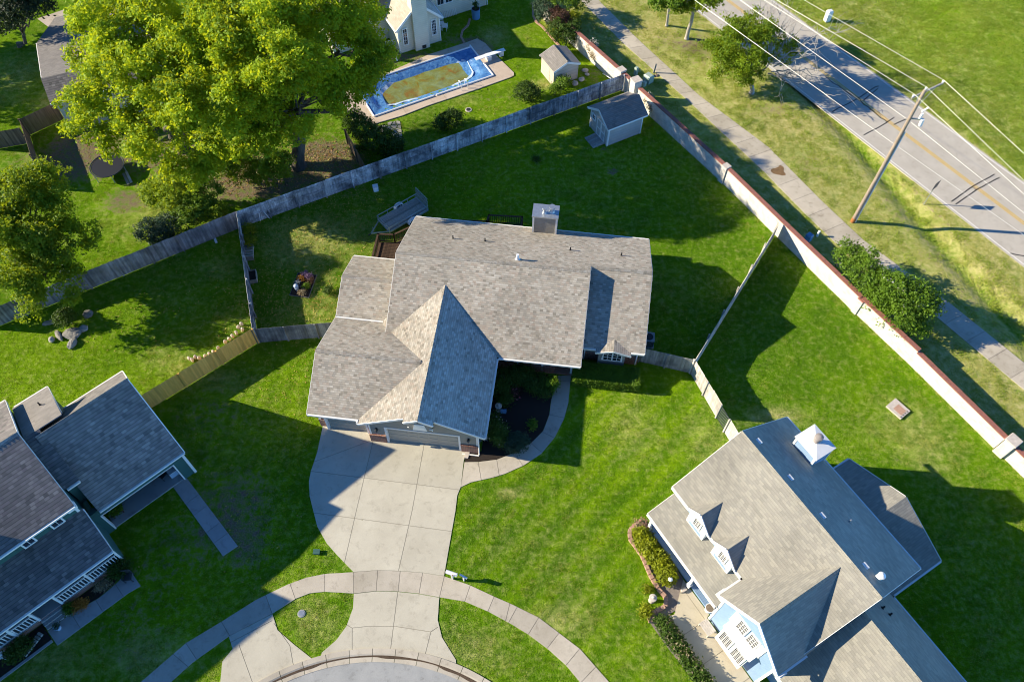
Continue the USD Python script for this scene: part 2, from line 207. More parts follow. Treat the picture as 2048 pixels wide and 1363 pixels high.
class MB:
    """collects faces of one mesh"""
    def __init__(s): s.t = []
    def poly(s, pts):
        p = np.asarray(pts, float)
        s.t += [np.stack([p[0], p[i], p[i + 1]]) for i in range(1, len(p) - 1)]
        return s
    def tri(s, v, f):
        v = np.asarray(v, float); f = np.asarray(f, int)
        if f.shape[1] == 4: f = np.vstack([f[:, [0, 1, 2]], f[:, [0, 2, 3]]])
        s.t += list(v[f]); return s
    def hexa(s, b, t):
        b = np.asarray(b, float); t = np.asarray(t, float)
        s.poly(b[::-1]); s.poly(t)
        for i in range(4): s.poly([b[i], b[(i + 1) % 4], t[(i + 1) % 4], t[i]])
        return s
    def box(s, x0, x1, y0, y1, z0, z1):
        c = [(x0, y0), (x1, y0), (x1, y1), (x0, y1)]
        return s.hexa([(*q, z0) for q in c], [(*q, z1) for q in c])
    def bar(s, a, b, w, h, up=(0, 0, 1)):
        """a beam from a to b, w across and h along up"""
        a = np.asarray(a, float); b = np.asarray(b, float); d = (b - a) / np.linalg.norm(b - a); up = np.asarray(up, float)
        if abs(d @ up) > 0.98: up = np.array([1.0, 0, 0])
        r = np.cross(d, up); r /= np.linalg.norm(r); u = np.cross(r, d)
        q = [-r * w / 2 - u * h / 2, r * w / 2 - u * h / 2, r * w / 2 + u * h / 2, -r * w / 2 + u * h / 2]
        return s.hexa([b + o for o in q], [a + o for o in q])
    def tube(s, pts, r, n=8, cap=True):
        p = np.asarray(pts, float); r = np.broadcast_to(np.asarray(r, float), (len(p),))
        t = np.gradient(p, axis=0); t /= np.linalg.norm(t, axis=1, keepdims=True) + 1e-12
        a = np.cross(t, np.where(np.abs(t[:, 2:]) < 0.9, [0, 0, 1.0], [1.0, 0, 0])); a /= np.linalg.norm(a, axis=1, keepdims=True) + 1e-12
        b = np.cross(t, a); ang = np.arange(n) * 2 * np.pi / n
        v = p[:, None] + r[:, None, None] * (np.cos(ang)[None, :, None] * a[:, None] + np.sin(ang)[None, :, None] * b[:, None])
        for i in range(len(p) - 1):
            for j in range(n): s.poly([v[i, j], v[i, (j + 1) % n], v[i + 1, (j + 1) % n], v[i + 1, j]])
        if cap: s.poly(v[0][::-1]); s.poly(v[-1])
        return s
    def cyl(s, c, r0, r1, z0, z1, n=14): return s.tube([(c[0], c[1], z0), (c[0], c[1], z1)], [r0, r1], n)
    def prism(s, poly, z0, z1):
        """an upright prism over a plan outline (shapely polygon or points)"""
        poly = poly if hasattr(poly, 'exterior') else sg.Polygon(poly)
        if not poly.is_valid: poly = poly.buffer(0)
        for q in getattr(poly, 'geoms', [poly]):
            if q.area < 1e-5: continue
            m = trimesh.creation.extrude_polygon(q, z1 - z0, engine='earcut'); m.apply_translation([0, 0, z0]); s.tri(m.vertices, m.faces)
        return s
    def slab(s, pts, th):
        """a planar face given a thickness below it"""
        p = np.asarray(pts, float); n = np.cross(p[1] - p[0], p[2] - p[0]); n /= np.linalg.norm(n)
        if n[2] < 0: p = p[::-1]; n = -n
        q = p - n * th; s.poly(p); s.poly(q[::-1])
        for i in range(len(p)):
            j = (i + 1) % len(p); s.poly([q[i], q[j], p[j], p[i]])
        return s
    def mesh(s, m): return s.tri(m.vertices, m.faces)
    def build(s, parent, name, m, label=None, kind=None, smooth=False, cat=None, group=None):
        path = fresh(parent, name); t = np.stack(s.t)
        if smooth:
            v = t.reshape(-1, 3); tm = trimesh.Trimesh(v, np.arange(len(v)).reshape(-1, 3)); tm.merge_vertices()
            me = usdkit.mesh(stage, path, tm, M[m], smooth=smooth)
        else:
            n = np.cross(t[:, 1] - t[:, 0], t[:, 2] - t[:, 0]); l = np.linalg.norm(n, axis=1); t, n = t[l > 1e-9], n[l > 1e-9]; n /= np.linalg.norm(n, axis=1, keepdims=True)
            flat = np.abs(n[:, 2]) > 0.999
            n2 = np.where(n[:, 2:] < -0.05, -n, n)
            u = np.stack([-n2[:, 1], n2[:, 0], np.zeros(len(n))], 1); u[flat] = (1, 0, 0); u /= np.linalg.norm(u, axis=1, keepdims=True)
            w = np.cross(n2, u); w[flat] = (0, 1, 0)
            uv = np.stack([(t * u[:, None]).sum(-1), (t * w[:, None]).sum(-1)], -1).reshape(-1, 2)
            v = t.reshape(-1, 3)
            me = usdkit.mesh(stage, path, (v, np.arange(len(v)).reshape(-1, 3)), M[m], uv=uv)
        tag(me.GetPrim(), label, cat, group, kind)
        return path

def single(name, mb, m, label, cat=None, group=None, kind=None, smooth=False):
    return mb.build('/World', name, m, label, kind, smooth, cat, group)

def blob(r, seed, sub=2, rough=0.25, sq=(1, 1, 1)):
    m = trimesh.creation.icosphere(sub, 1.0); v = m.vertices
    m.vertices = v * (1 - rough + 2 * rough * meshkit.fbm(v * 1.6 + seed * 7.3, 3, seed))[:, None] * np.array(sq) * r
    return m

# ------------------------------------------------------------------ the ground: one sheet, fine where it is seen, with where it is dry, bare or dark
def seg_dist(xy, a, b):
    a = np.array(a); b = np.array(b); d = b - a; t = np.clip(((xy - a) @ d) / (d @ d), 0, 1)
    return np.linalg.norm(xy - (a + t[:, None] * d), axis=1)
DITCH = [g2(1475, 40), g2(1700, 262), g2(1870, 470), g2(2048, 668)]
DITCH = [tuple(np.array(DITCH[0]) * 2 - np.array(DITCH[1]))] + DITCH + [tuple(np.array(DITCH[-1]) * 2.5 - np.array(DITCH[-2]) * 1.5)]
WALL = [(5.98, 62.9), (9.35, 58.1), (10.87, 55.75), (17.05, 46.66), (20.3, 41.45), (25.15, 33.75), (28.05, 29.4), (32.25, 22.6), (36.6, 15.6)]
def inside(xy, pts):
    x, y = xy[:, 0], xy[:, 1]; c = np.zeros(len(xy), bool); p = np.array(pts)
    for (x0, y0), (x1, y1) in zip(p, np.roll(p, -1, 0)):
        if y0 != y1: c ^= ((y0 > y) != (y1 > y)) & (x < (x1 - x0) * (y - y0) / (y1 - y0) + x0)
    return c
xs = np.concatenate([[-400, -200, -110, -75], np.arange(-58, 58.01, 0.35), [75, 110, 200, 400]])
ys = np.concatenate([[-300, -150, -60, -15], np.arange(4, 76.01, 0.35), [84, 100, 130, 200, 400]])
GX, GY = np.meshgrid(xs, ys); XY = np.stack([GX.ravel(), GY.ravel()], 1)
dd = np.min([seg_dist(XY, DITCH[i], DITCH[i + 1]) for i in range(len(DITCH) - 1)], axis=0)
GZ = -0.42 * np.exp(-(dd / 1.05) ** 2)
P3 = np.column_stack([XY, GZ])
def N(scale, seed, octv=4): return meshkit.fbm(np.column_stack([XY * scale, np.full(len(XY), seed * 3.1)]), octv, seed)
beyond = inside(XY, WALL + [(60, -20), (120, 100), (-10, 100), (3.0, 66)])                       # the road side of the block wall
rd = np.array([g2(1643, 142), g2(1906, 340)]); rdir = (rd[1] - rd[0]) / np.linalg.norm(rd[1] - rd[0]); rnor = np.array([-rdir[1], rdir[0]])
if rnor[0] < 0: rnor = -rnor
roff = (XY - rd[0]) @ rnor                                                             # metres right of the centre line
dry = 0.05 + 0.25 * (N(0.25, 1) - 0.5); bare = 0.0 * dry; tone = 0.5 + 0.6 * (N(0.12, 2) - 0.5)
dry = np.where(beyond, 0.72 + 0.7 * (N(0.3, 3) - 0.5), dry); dry = np.where(beyond & (roff > 4), 0.40 + 0.8 * (N(0.22, 4) - 0.5) - 0.02 * np.clip(roff - 8, 0, 12), dry)
bare = np.where(beyond & (roff < 4), np.clip(1.6 * (N(0.8, 5) - 0.58), 0, 1), bare); bare = bare + np.where(beyond, 0.45 * np.exp(-((dd - 1.6) / 0.5) ** 2) * (N(0.9, 6) > 0.5), 0)
dry = dry - np.where(beyond, 0.5 * np.exp(-(dd / 0.5) ** 2), 0)
def patch(px, py, r, what, amount, ry=None, rag=0.5, seed=0):
    global dry, bare, tone
    c = g2(px, py); d = np.hypot((XY[:, 0] - c[0]) / r, (XY[:, 1] - c[1]) / (ry or r)) + rag * 2 * (N(0.8, 20 + seed, 3) - 0.5)
    w = amount * np.clip(1.25 - d, 0, 1)
    if what == 'dry': dry = dry + w
    elif what == 'bare': bare = bare + w
    else: tone = tone + w
for a in [(330, 300, 5.5, 'bare', 1.1, 4), (250, 400, 2.5, 'bare', .9, 1.6), (160, 300, 3, 'bare', 1.0, 3.4), (600, 340, 6.5, 'bare', 1.0, 3.4), (500, 370, 4, 'bare', .8, 2.6), (660, 310, 3, 'bare', 1.0, 2.5), (150, 330, 3, 'bare', .8, 3), (470, 370, 2.5, 'bare', .8, 2),
          (640, 480, 4.5, 'dry', .35, 3.2), (640, 620, 3, 'dry', .25, 3), (560, 500, 3, 'dry', .15, 3), (480, 1010, 2.2, 'bare', .75, 3.2), (400, 940, 2.5, 'bare', .35, 2.5), (390, 1050, 2.2, 'bare', .45, 2.2), (500, 1100, 1.8, 'bare', .6, 2), (260, 1260, 3.5, 'bare', .35, 2.2), (420, 830, 3.5, 'bare', .4, 2.5), (330, 1130, 3, 'bare', .4, 2.5),
          (1225, 342, .55, 'bare', 1.0, .45), (1075, 320, .8, 'bare', .35, .6), (1208, 298, .7, 'bare', .8, .5), (1830, 860, 3.0, 'dry', .45, 3), (1560, 830, 2.0, 'dry', .7, .8), (1545, 840, 1.2, 'bare', .6, .5), (1410, 880, 2.2, 'dry', .3, 3.0), (1270, 860, 2.0, 'dry', .25, 3), (1020, 985, 1.2, 'dry', .5, .4), (1110, 1240, 2.2, 'dry', .35, 1.2), (630, 1240, 1.5, 'dry', .3, 1.5), (960, 1290, 2.2, 'dry', .3, 1.6), (300, 1310, 2.5, 'dry', .4, 1.5), (100, 1330, 3, 'dry', .3, 2),
          (300, 430, 4, 'dry', .3, 2.5), (440, 540, 2, 'dry', .3, 1.2), (440, 760, 2.5, 'dry', .35, 1.2), (350, 720, 2.5, 'dry', .25, 1.2), (960, 95, 2, 'bare', .8, 1.6), (985, 70, 1.5, 'dry', .6, 1.5), (1180, 150, 2, 'bare', .55, 1.5), (1085, 170, 1.4, 'dry', .6, .8), (830, 112, 3, 'bare', 1.0, .8), (920, 80, 2.2, 'bare', .8, .9), (760, 130, 3, 'bare', .9, 1.5), (1390, 90, 4, 'bare', .8, 2.5), (1540, 220, 2.2, 'bare', .6, 1.5), (1300, 60, 3, 'dry', .2, 2), (1620, 330, 1.5, 'bare', .4, 2), (930, 200, 1.6, 'dry', .25, 1), (1000, 195, 2.4, 'bare', .4, .8), (110, 200, 2, 'dry', .5, 2.2), (40, 150, 3, 'dry', .35, 4), (60, 330, 2.5, 'bare', .5, 3)]:
    patch(*a, seed=int(a[0]) % 11)
mow = inside(XY, [g2(920, 960), g2(1140, 780), g2(1380, 770), g2(1480, 870), g2(1260, 1040), g2(1300, 1363), g2(1180, 1363), g2(900, 1150)])
sdir = np.array(g2(1400, 800)) - np.array(g2(1060, 1160)); sdir /= np.linalg.norm(sdir); sno = np.array([-sdir[1], sdir[0]])
tone = tone + np.where(mow, 0.12 * np.sin((XY @ sno) * 2 * np.pi / 1.7 + 2.0 * N(0.2, 9)), 0)
mow2 = inside(XY, [g2(310, 900), g2(640, 700), g2(620, 840), g2(700, 1140), g2(560, 1170)])
tone = tone + np.where(mow2, 0.06 * np.sin(XY @ np.array([1.0, -0.1]) * 2 * np.pi / 1.1), 0)
ny, nx = GX.shape
ii = np.arange(nx * ny).reshape(ny, nx)
quads = np.stack([ii[:-1, :-1], ii[:-1, 1:], ii[1:, 1:], ii[1:, :-1]], -1).reshape(-1, 4)
pool_pts = P2([(934, 99.8), (985, 152.6), (749.5, 233.7), (697, 171.5)])
cen = XY[quads].mean(1)
quads = quads[~np.array(inside(cen, list(sg.Polygon(pool_pts).buffer(-0.35).exterior.coords)))]     # the pool basin is open
def grass_mat(name):
    n = {'ge': ('geometry', {}), 'at': ('attribute', {'attribute': 'zone'}), 'se': ('separate_xyz', {}),
         'n0': ('noise_texture', {'scale': 0.45, 'detail': 5.0, 'roughness': 0.6}), 'n1': ('noise_texture', {'scale': 2.4, 'detail': 5.0, 'roughness': 0.7}), 'n2': ('noise_texture', {'scale': 11.0, 'detail': 3.0, 'roughness': 0.7}),
         'a1': ('math', {'math_type': 'multiply_add', 'value2': 0.45, 'value3': -0.225}), 'a2': ('math', {'math_type': 'multiply_add', 'value2': 0.6}), 'a3': ('math', {'math_type': 'multiply_add', 'value2': 0.35}), 'a4': ('math', {'math_type': 'add', 'value2': -0.475}),
         'g': ('rgb_ramp', {'ramp': [(0.1, (0.045, 0.125, 0.008)), (0.4, (0.10, 0.215, 0.005)), (0.65, (0.19, 0.325, 0.004)), (0.95, (0.33, 0.46, 0.006))]}),
         'd': ('rgb_ramp', {'ramp': [(0.25, (0.34, 0.34, 0.10)), (0.55, (0.50, 0.45, 0.18)), (0.85, (0.62, 0.54, 0.28))]}), 'b': ('rgb_ramp', {'ramp': [(0.3, (0.10, 0.072, 0.048)), (0.7, (0.27, 0.205, 0.145))]}),
         'dm': ('math', {'math_type': 'multiply_add', 'value2': 1.1}), 'dk': ('math', {'math_type': 'multiply_add', 'value2': 1.3, 'value3': -0.86}), 'dc': ('clamp', {}), 'm1': ('mix_color', {'blend_type': 'mix'}),
         'bk': ('math', {'math_type': 'multiply_add', 'value2': 1.4, 'value3': -1.0}), 'bm': ('math', {'math_type': 'multiply_add', 'value2': 1.25}), 'bc': ('clamp', {}), 'm2': ('mix_color', {'blend_type': 'mix'}),
         'h': ('math', {'math_type': 'multiply_add', 'value2': 0.7}), 'bu': ('bump', {'strength': 1.0, 'distance': 0.08}), 'p': ('principled_bsdf', {'roughness': 0.95, 'specular_ior_level': 0.05})}
    l = [('at.vector', 'se.vector')] + [('ge.position', f'{k}.vector') for k in ('n0', 'n1', 'n2')] + [('n0.fac', 'a1.value1'), ('n1.fac', 'a2.value1'), ('a1.value', 'a2.value3'), ('n2.fac', 'a3.value1'), ('a2.value', 'a3.value3'), ('a3.value', 'a4.value1'), ('se.z', 'a4.value2')]
    n['a4'] = ('math', {'math_type': 'add'}); n['a5'] = ('math', {'math_type': 'add', 'value2': -0.475})
    l += [('a4.value', 'a5.value1'), ('a5.value', 'g.fac'), ('n1.fac', 'd.fac'), ('n2.fac', 'b.fac'), ('n1.fac', 'dk.value1'), ('se.x', 'dm.value1'), ('dk.value', 'dm.value3'), ('dm.value', 'dc.value')]
    n['dk'] = ('math', {'math_type': 'multiply_add', 'value2': 1.5, 'value3': -0.75})
    n['dm'] = ('math', {'math_type': 'multiply_add', 'value2': 1.0}); n['bk'] = ('math', {'math_type': 'multiply_add', 'value2': 3.4, 'value3': -2.1})
    l += [('dc.result', 'm1.fac'), ('g.color', 'm1.a'), ('d.color', 'm1.b'), ('n1.fac', 'bk.value1'), ('se.y', 'bm.value1'), ('bk.value', 'bm.value3'), ('bm.value', 'bc.value'), ('bc.result', 'm2.fac'), ('m1.result', 'm2.a'), ('b.color', 'm2.b'),
          ('n1.fac', 'h.value1'), ('n2.fac', 'h.value3'), ('h.value', 'bu.height'), ('bu.normal', 'p.normal'), ('m2.result', 'p.base_color')]
    return mat(name, n, l, 'p.BSDF')
M['grass'] = grass_mat('grass')
gm = UsdGeom.Mesh.Define(stage, fresh('/World', 'ground'))
gm.CreatePointsAttr(Vt.Vec3fArray.FromNumpy(P3.astype(np.float32))); gm.CreateFaceVertexCountsAttr(Vt.IntArray.FromNumpy(np.full(len(quads), 4, np.int32))); gm.CreateFaceVertexIndicesAttr(Vt.IntArray.FromNumpy(quads.astype(np.int32).ravel())); gm.CreateSubdivisionSchemeAttr('none')
zone = np.column_stack([np.clip(dry, 0, 1), np.clip(bare, 0, 1), np.clip(tone, 0, 1)]).astype(np.float32)
UsdGeom.PrimvarsAPI(gm).CreatePrimvar('zone', Sdf.ValueTypeNames.Float3Array, 'vertex').Set(Vt.Vec3fArray.FromNumpy(zone))
UsdShade.MaterialBindingAPI.Apply(gm.GetPrim()).Bind(M['grass']); tag(gm.GetPrim(), 'mown and rough grass ground of the yards and roadside', kind='structure')

# ------------------------------------------------------------------ paving: slabs cut at their joints
PAVED = []
def paving(name, label, outline, joints, m='concrete', top=0.035, gap=0.026, part='slab', kind='structure', cat=None, holes=None, parent=None, smin=0.02):
    poly = outline if hasattr(outline, 'exterior') else sg.Polygon(outline).buffer(0)
    t = parent or thing(name, label, cat, kind=kind)
    PAVED.append(poly)
    MB().prism(poly.buffer(-0.006), -0.02, top - 0.02).build(t, 'joint_bed', 'joint')
    cut = poly
    if joints: cut = poly.difference(unary_union([sg.LineString(j).buffer(gap / 2, cap_style=2) for j in joints]))
    for q in getattr(cut, 'geoms', [cut]):
        if q.area > smin: MB().prism(q, -0.015, top).build(t, part, m)
    return t
def arc_pts(c, r, a0, a1, n=40): return [(c[0] + r * math.cos(a), c[1] + r * math.sin(a)) for a in np.radians(np.linspace(a0, a1, n))]
def ribbon(name, label, L, R, m, step=None, top=0.035, joints=None, n=None):
    """a walk between two edges, cut across at every step metres"""
    L = sg.LineString(L); R = sg.LineString(R)
    outline = list(L.coords) + list(R.coords)[::-1]
    k = n or max(2, int(round(L.length / step)))
    js = []
    for i in range(1, k):
        a = np.array(L.interpolate(i / k, True).coords[0]); b = np.array(R.interpolate(i / k, True).coords[0]); e = (b - a) * 0.1
        js.append([tuple(a - e), tuple(b + e)])
    return paving(name, label, outline, js, m, top)

CC, CR = (-7.25, -3.01), 12.73                                            # centre and kerb radius of the turning circle
court = sg.Point(*CC).buffer(CR - 0.72, 96)
single('turning_circle', MB().prism(court, -0.02, 0.012), 'court_asphalt', 'grey asphalt turning circle at the foot of the drive', kind='structure')
kerb = thing('kerb', 'pale concrete rolled kerb round the turning circle', kind='structure')
ring = sg.Point(*CC).buffer(CR, 96).difference(sg.Point(*CC).buffer(CR - 0.73, 96))
for k in range(26):
    a0, a1 = 20 + k * 6.0, 20 + (k + 1) * 6.0
    wedge = sg.Polygon([CC] + arc_pts(CC, 20, a0 + 0.07, a1 - 0.07, 6))
    q = ring.intersection(wedge)
    p = MB()
    for r0, r1, z0, z1 in ((CR - 0.73, CR - 0.40, 0.03, 0.02), (CR - 0.40, CR - 0.28, 0.02, 0.075), (CR - 0.28, CR, 0.075, 0.09)):
        A = np.radians(np.linspace(a0 + 0.07, a1 - 0.07, 5))
        for s0, s1 in zip(A[:-1], A[1:]):
            f = lambda r, s, z: (CC[0] + r * math.cos(s), CC[1] + r * math.sin(s), z)
            p.hexa([f(r0, s0, -.02), f(r1, s0, -.02), f(r1, s1, -.02), f(r0, s1, -.02)], [f(r0, s0, z0), f(r1, s0, z1), f(r1, s1, z1), f(r0, s1, z0)])
    p.build(kerb, 'kerb_stone', 'walk_concrete')
gr = MB()
for k in range(60):
    a0 = np.radians(62 + k * 1.15); a1 = np.radians(62 + (k + 1) * 1.15); w0 = 0.13 * meshkit.noise(np.array([k * 0.35, 1.1, 0])) + 0.015; w1 = 0.13 * meshkit.noise(np.array([(k + 1) * 0.35, 1.1, 0])) + 0.015
    f = lambda r, s, z: (CC[0] + r * math.cos(s), CC[1] + r * math.sin(s), z)
    gr.poly([f(CR - 0.42 - w0, a0, 0.033), f(CR - 0.37, a0, 0.041), f(CR - 0.37, a1, 0.041), f(CR - 0.42 - w1, a1, 0.033)])
gr.build(kerb, 'gutter_silt', 'grime')

drive = P2([(646, 851), (634.5, 905), (622, 942), (618, 962), (619.5, 992), (626.5, 1020), (635, 1053), (653, 1085), (673, 1108), (707, 1143), (756, 1139.5), (801, 1141), (846.6, 1144.5), (888, 1151), (911, 1020), (914.5, 990), (922, 972), (927, 924), (932, 902), (760, 884), (744, 879), (738, 850)])
garage_face = [(-3.6, 0.6), (0.05, 0.6), (0.05, 0.0), (6.1, 0.0)]
HF = (g(745.9, 879.6)[0], g(745.9, 879.6)[1]); HA = math.radians(-6.21)
def hl(x, y, z=0.0): return (HF[0] + x * math.cos(HA) - y * math.sin(HA), HF[1] + x * math.sin(HA) + y * math.cos(HA), z)       # main house frame -> world
drive = drive[:19] + [hl(6.02, 0.0)[:2], hl(5.9, 0.2)[:2], hl(1.0, 0.2)[:2], hl(0, 0)[:2], hl(0, 0.8)[:2], hl(-3.4, 0.85)[:2]]
paving('driveway', 'wide pale concrete driveway in front of the garage', drive, [P2(j) for j in ([(748, 874), (713, 1020), (689, 1125)], [(850, 880), (824.5, 1020), (795, 1150)], [(744, 880), (610, 930)], [(610, 940.5), (917, 979), (930, 980)], [(615, 1023.5), (899.5, 1061.5), (920, 1064)])])
paving('driveway_apron', 'flared concrete apron between the front walk and the kerb', sg.Polygon(P2([(708, 1187), (751, 1182), (796, 1183), (836.5, 1187), (878.5, 1194.5), (875.5, 1239), (884, 1274), (912, 1319)]) + arc_pts(CC, CR + 0.005, 70, 106.8, 20) + P2([(641.5, 1312), (644, 1304), (673, 1279), (693, 1251.5), (706, 1216)])).buffer(0).difference(sg.Point(*CC).buffer(CR + 0.004, 96)),
       [P2(j) for j in ([(796, 1180), (781, 1300)], [(693, 1248), (704.5, 1255), (738, 1251.5), (789, 1251.5), (861.7, 1262.8), (876, 1253)], [(704.5, 1255), (704.5, 1303)], [(861.7, 1263), (850, 1310)])])
WL = P2([(260, 1383), (282, 1363), (372, 1285.4), (443, 1242.6), (512, 1199), (575, 1168.4), (612.6, 1154.6), (650, 1147), (707, 1143.6), (756, 1140), (801, 1141.5), (846.6, 1145), (888, 1151.5), (939.7, 1169.7), (987.5, 1192), (1024, 1208), (1077, 1234), (1160, 1297), (1218, 1363), (1236, 1385)])
WR = P2([(318, 1386), (342, 1363), (385, 1324.4), (458, 1271.6), (545, 1226), (592.5, 1196), (620, 1185.5), (649, 1182.5), (708, 1186), (751, 1181), (796, 1182), (836.5, 1186), (879, 1193.6), (929.6, 1202), (977.4, 1222.5), (1024, 1248), (1057, 1268), (1097, 1298), (1132, 1329.5), (1160, 1363), (1176, 1386)])
wj = [[(330, 1293), (395, 1348)], [(372, 1285), (407, 1338)], [(443, 1242), (465, 1280)], [(531, 1188), (545, 1228)], [(580, 1166), (592, 1200)], [(650, 1146), (648.5, 1184)], [(707.5, 1140), (707.5, 1190)], [(756, 1136), (752, 1186)], [(801, 1138), (796, 1186)], [(846, 1141), (837.5, 1190)], [(890, 1146), (878, 1198)], [(942, 1166), (928.5, 1205)], [(990, 1188), (974, 1226)], [(1020, 1205), (1010, 1246)], [(1037, 1208), (1014, 1250)], [(1080, 1230), (1054, 1272)], [(1122, 1260), (1091, 1300)], [(1163, 1292), (1128, 1334)], [(1196, 1328), (1160, 1366)]]
walk_poly = sg.Polygon(WL + WR[::-1]).buffer(0)
paving('footpath', 'curved pale concrete footpath round the front lawns', walk_poly, [P2(j) for j in wj], 'walk_concrete', top=0.038)
nd = sg.Polygon(P2([(458, 1271.6), (465.5, 1296.7), (445, 1322), (443, 1372), (470, 1385), (560, 1360)]) + arc_pts(CC, CR + 0.005, 118, 112, 8) + P2([(570, 1287), (555, 1256.5), (545, 1227)])).buffer(0)
nd = sg.Polygon(P2([(458, 1272), (465.5, 1296.7), (445, 1322), (441, 1363), (440, 1400), (520, 1400), (640, 1330), (625, 1317), (587, 1287), (555, 1259), (545, 1227)])).buffer(0).difference(sg.Point(*CC).buffer(CR + 0.004, 96)).difference(walk_poly.buffer(0.005))
paving('neighbour_driveway', 'concrete drive apron in shade beside the left grass island', nd, [P2(j) for j in ([(548, 1245), (580, 1290), (588, 1335)], [(455, 1287), (545, 1240)], [(478, 1288), (505, 1363)])])
FI = P2([(1115.6, 751), (1113, 767), (1103, 797), (1098.7, 829.4), (1086.4, 861.7), (1063, 885), (1029, 905), (994, 918.8), (957, 923.4), (929, 924)])
FO = P2([(1141.5, 751), (1140, 770), (1136.4, 806), (1128, 837), (1109.5, 874), (1083, 906.4), (1048, 930), (1010, 947), (987, 954), (942, 964), (922, 973.5)])
fj = [[(1114, 761), (1142, 762)], [(1098, 829), (1132, 836)], [(1082, 862), (1114, 878)], [(1060, 885), (1088, 908)], [(1028, 904), (1048, 934)], [(993, 916), (999, 954)], [(956, 921), (963, 962)], [(928, 922), (920, 976)]]
paving('front_walk', 'curved concrete front walk round the planting bed', sg.Polygon(FI + FO[::-1]).buffer(0), [P2(j) for j in fj], 'walk_concrete', top=0.036)
# the walk along the main road, slab by slab
SL = np.array(P2([(1160, 0), (1244, 85), (1374, 200), (1524, 340), (1613.5, 431), (1672, 487)]) + [(30.94, 33.53), (35.55, 27.2)]); SR = np.array(P2([(1196, 0), (1284, 87), (1399, 192), (1536, 294), (1641, 400), (1726, 480)]) + [(32.4, 34.6), (37.1, 28.3)])
ext = lambda a: np.vstack([a[0] + (a[0] - a[1]) * 1.6, a, a[-1] + (a[-1] - a[-2]) * 1.5])
ribbon('roadside_walk', 'straight concrete walk between the block wall and the road', ext(SL), ext(SR), 'road_walk', step=1.85, top=0.03)
stain = g2(1557, 343)
sp = [(stain[0] + (0.78 + 0.3 * (meshkit.noise(np.array([math.cos(a) * 1.7, math.sin(a) * 1.7, 2.0])) - 0.5) * 2) * 0.72 * math.cos(a), stain[1] + (0.9 + 0.8 * (meshkit.noise(np.array([math.cos(a) * 2.3, math.sin(a) * 2.3, 9.0])) - 0.5)) * 0.62 * math.sin(a)) for a in np.linspace(0, 2 * math.pi, 40)[:-1]]
M['wet_mud'] = plain('wet_mud', (0.19, 0.115, 0.05), 0.5, var=0.35, scale=5)
single('mud_stain', MB().prism(sp, 0.026, 0.035), 'wet_mud', 'brown patch of mud lying across the roadside walk', 'mud patch')
# the main road
def rdp(along, off, z): return (rd[0][0] + rdir[0] * along + rnor[0] * off, rd[0][1] + rdir[1] * along + rnor[1] * off, z)
RL, RR = -3.62, 3.72
def strip(a0, a1, o0, o1, z0, z1): return MB().hexa([rdp(a0, o0, z0), rdp(a1, o0, z0), rdp(a1, o1, z0), rdp(a0, o1, z0)], [rdp(a0, o0, z1), rdp(a1, o0, z1), rdp(a1, o1, z1), rdp(a0, o1, z1)])
road = thing('road', 'two lane asphalt road with a yellow centre line', kind='structure')
strip(-260, 300, RL - 0.12, RR + 0.12, -0.05, 0.02).build(road, 'carriageway', 'asphalt')
strip(-260, 300, RL + 0.06, RL + 0.145, 0.02, 0.0245).build(road, 'edge_line', 'white_line'); strip(-260, 300, RR - 0.145, RR - 0.06, 0.02, 0.0245).build(road, 'edge_line', 'white_line')
strip(-260, 300, -0.15, -0.05, 0.02, 0.0245).build(road, 'centre_line', 'yellow_line'); strip(-260, 300, 0.05, 0.15, 0.02, 0.0245).build(road, 'centre_line', 'yellow_line')
def crack(pts, w=0.09, seed=0):
    q = []
    for a, b in zip(pts[:-1], pts[1:]):
        a, b = np.array(g2(*a)), np.array(g2(*b)); k = max(2, int(np.linalg.norm(b - a) / 0.35))
        for i in range(k): q.append(a + (b - a) * i / k + (meshkit.noise(np.array([i * 0.9 + seed, len(q) * 0.7, seed * 1.3])) - 0.5) * 0.28)
    q.append(np.array(g2(*pts[-1])))
    return sg.LineString(q).buffer(w / 2)
for i, pts in enumerate([[(1667, 222), (1716, 197), (1748, 176), (1757, 173)], [(1727, 201), (1755, 178)], [(1728, 270), (1763, 252), (1787, 236)], [(1789, 249), (1815, 238)], [(1716, 199), (1775, 245)], [(1560, 140), (1716, 199)][:0] or [(1650, 155), (1716, 199)], [(1902, 404), (1944, 374), (1988, 349)], [(1910, 410), (1952, 380), (1998, 356)], [(1944, 374), (1952, 380)], [(2020, 508), (2048, 512)]]):
    MB().prism(crack(pts, seed=i), 0.0255, 0.0285).build(road, 'tar_seam', 'tar')

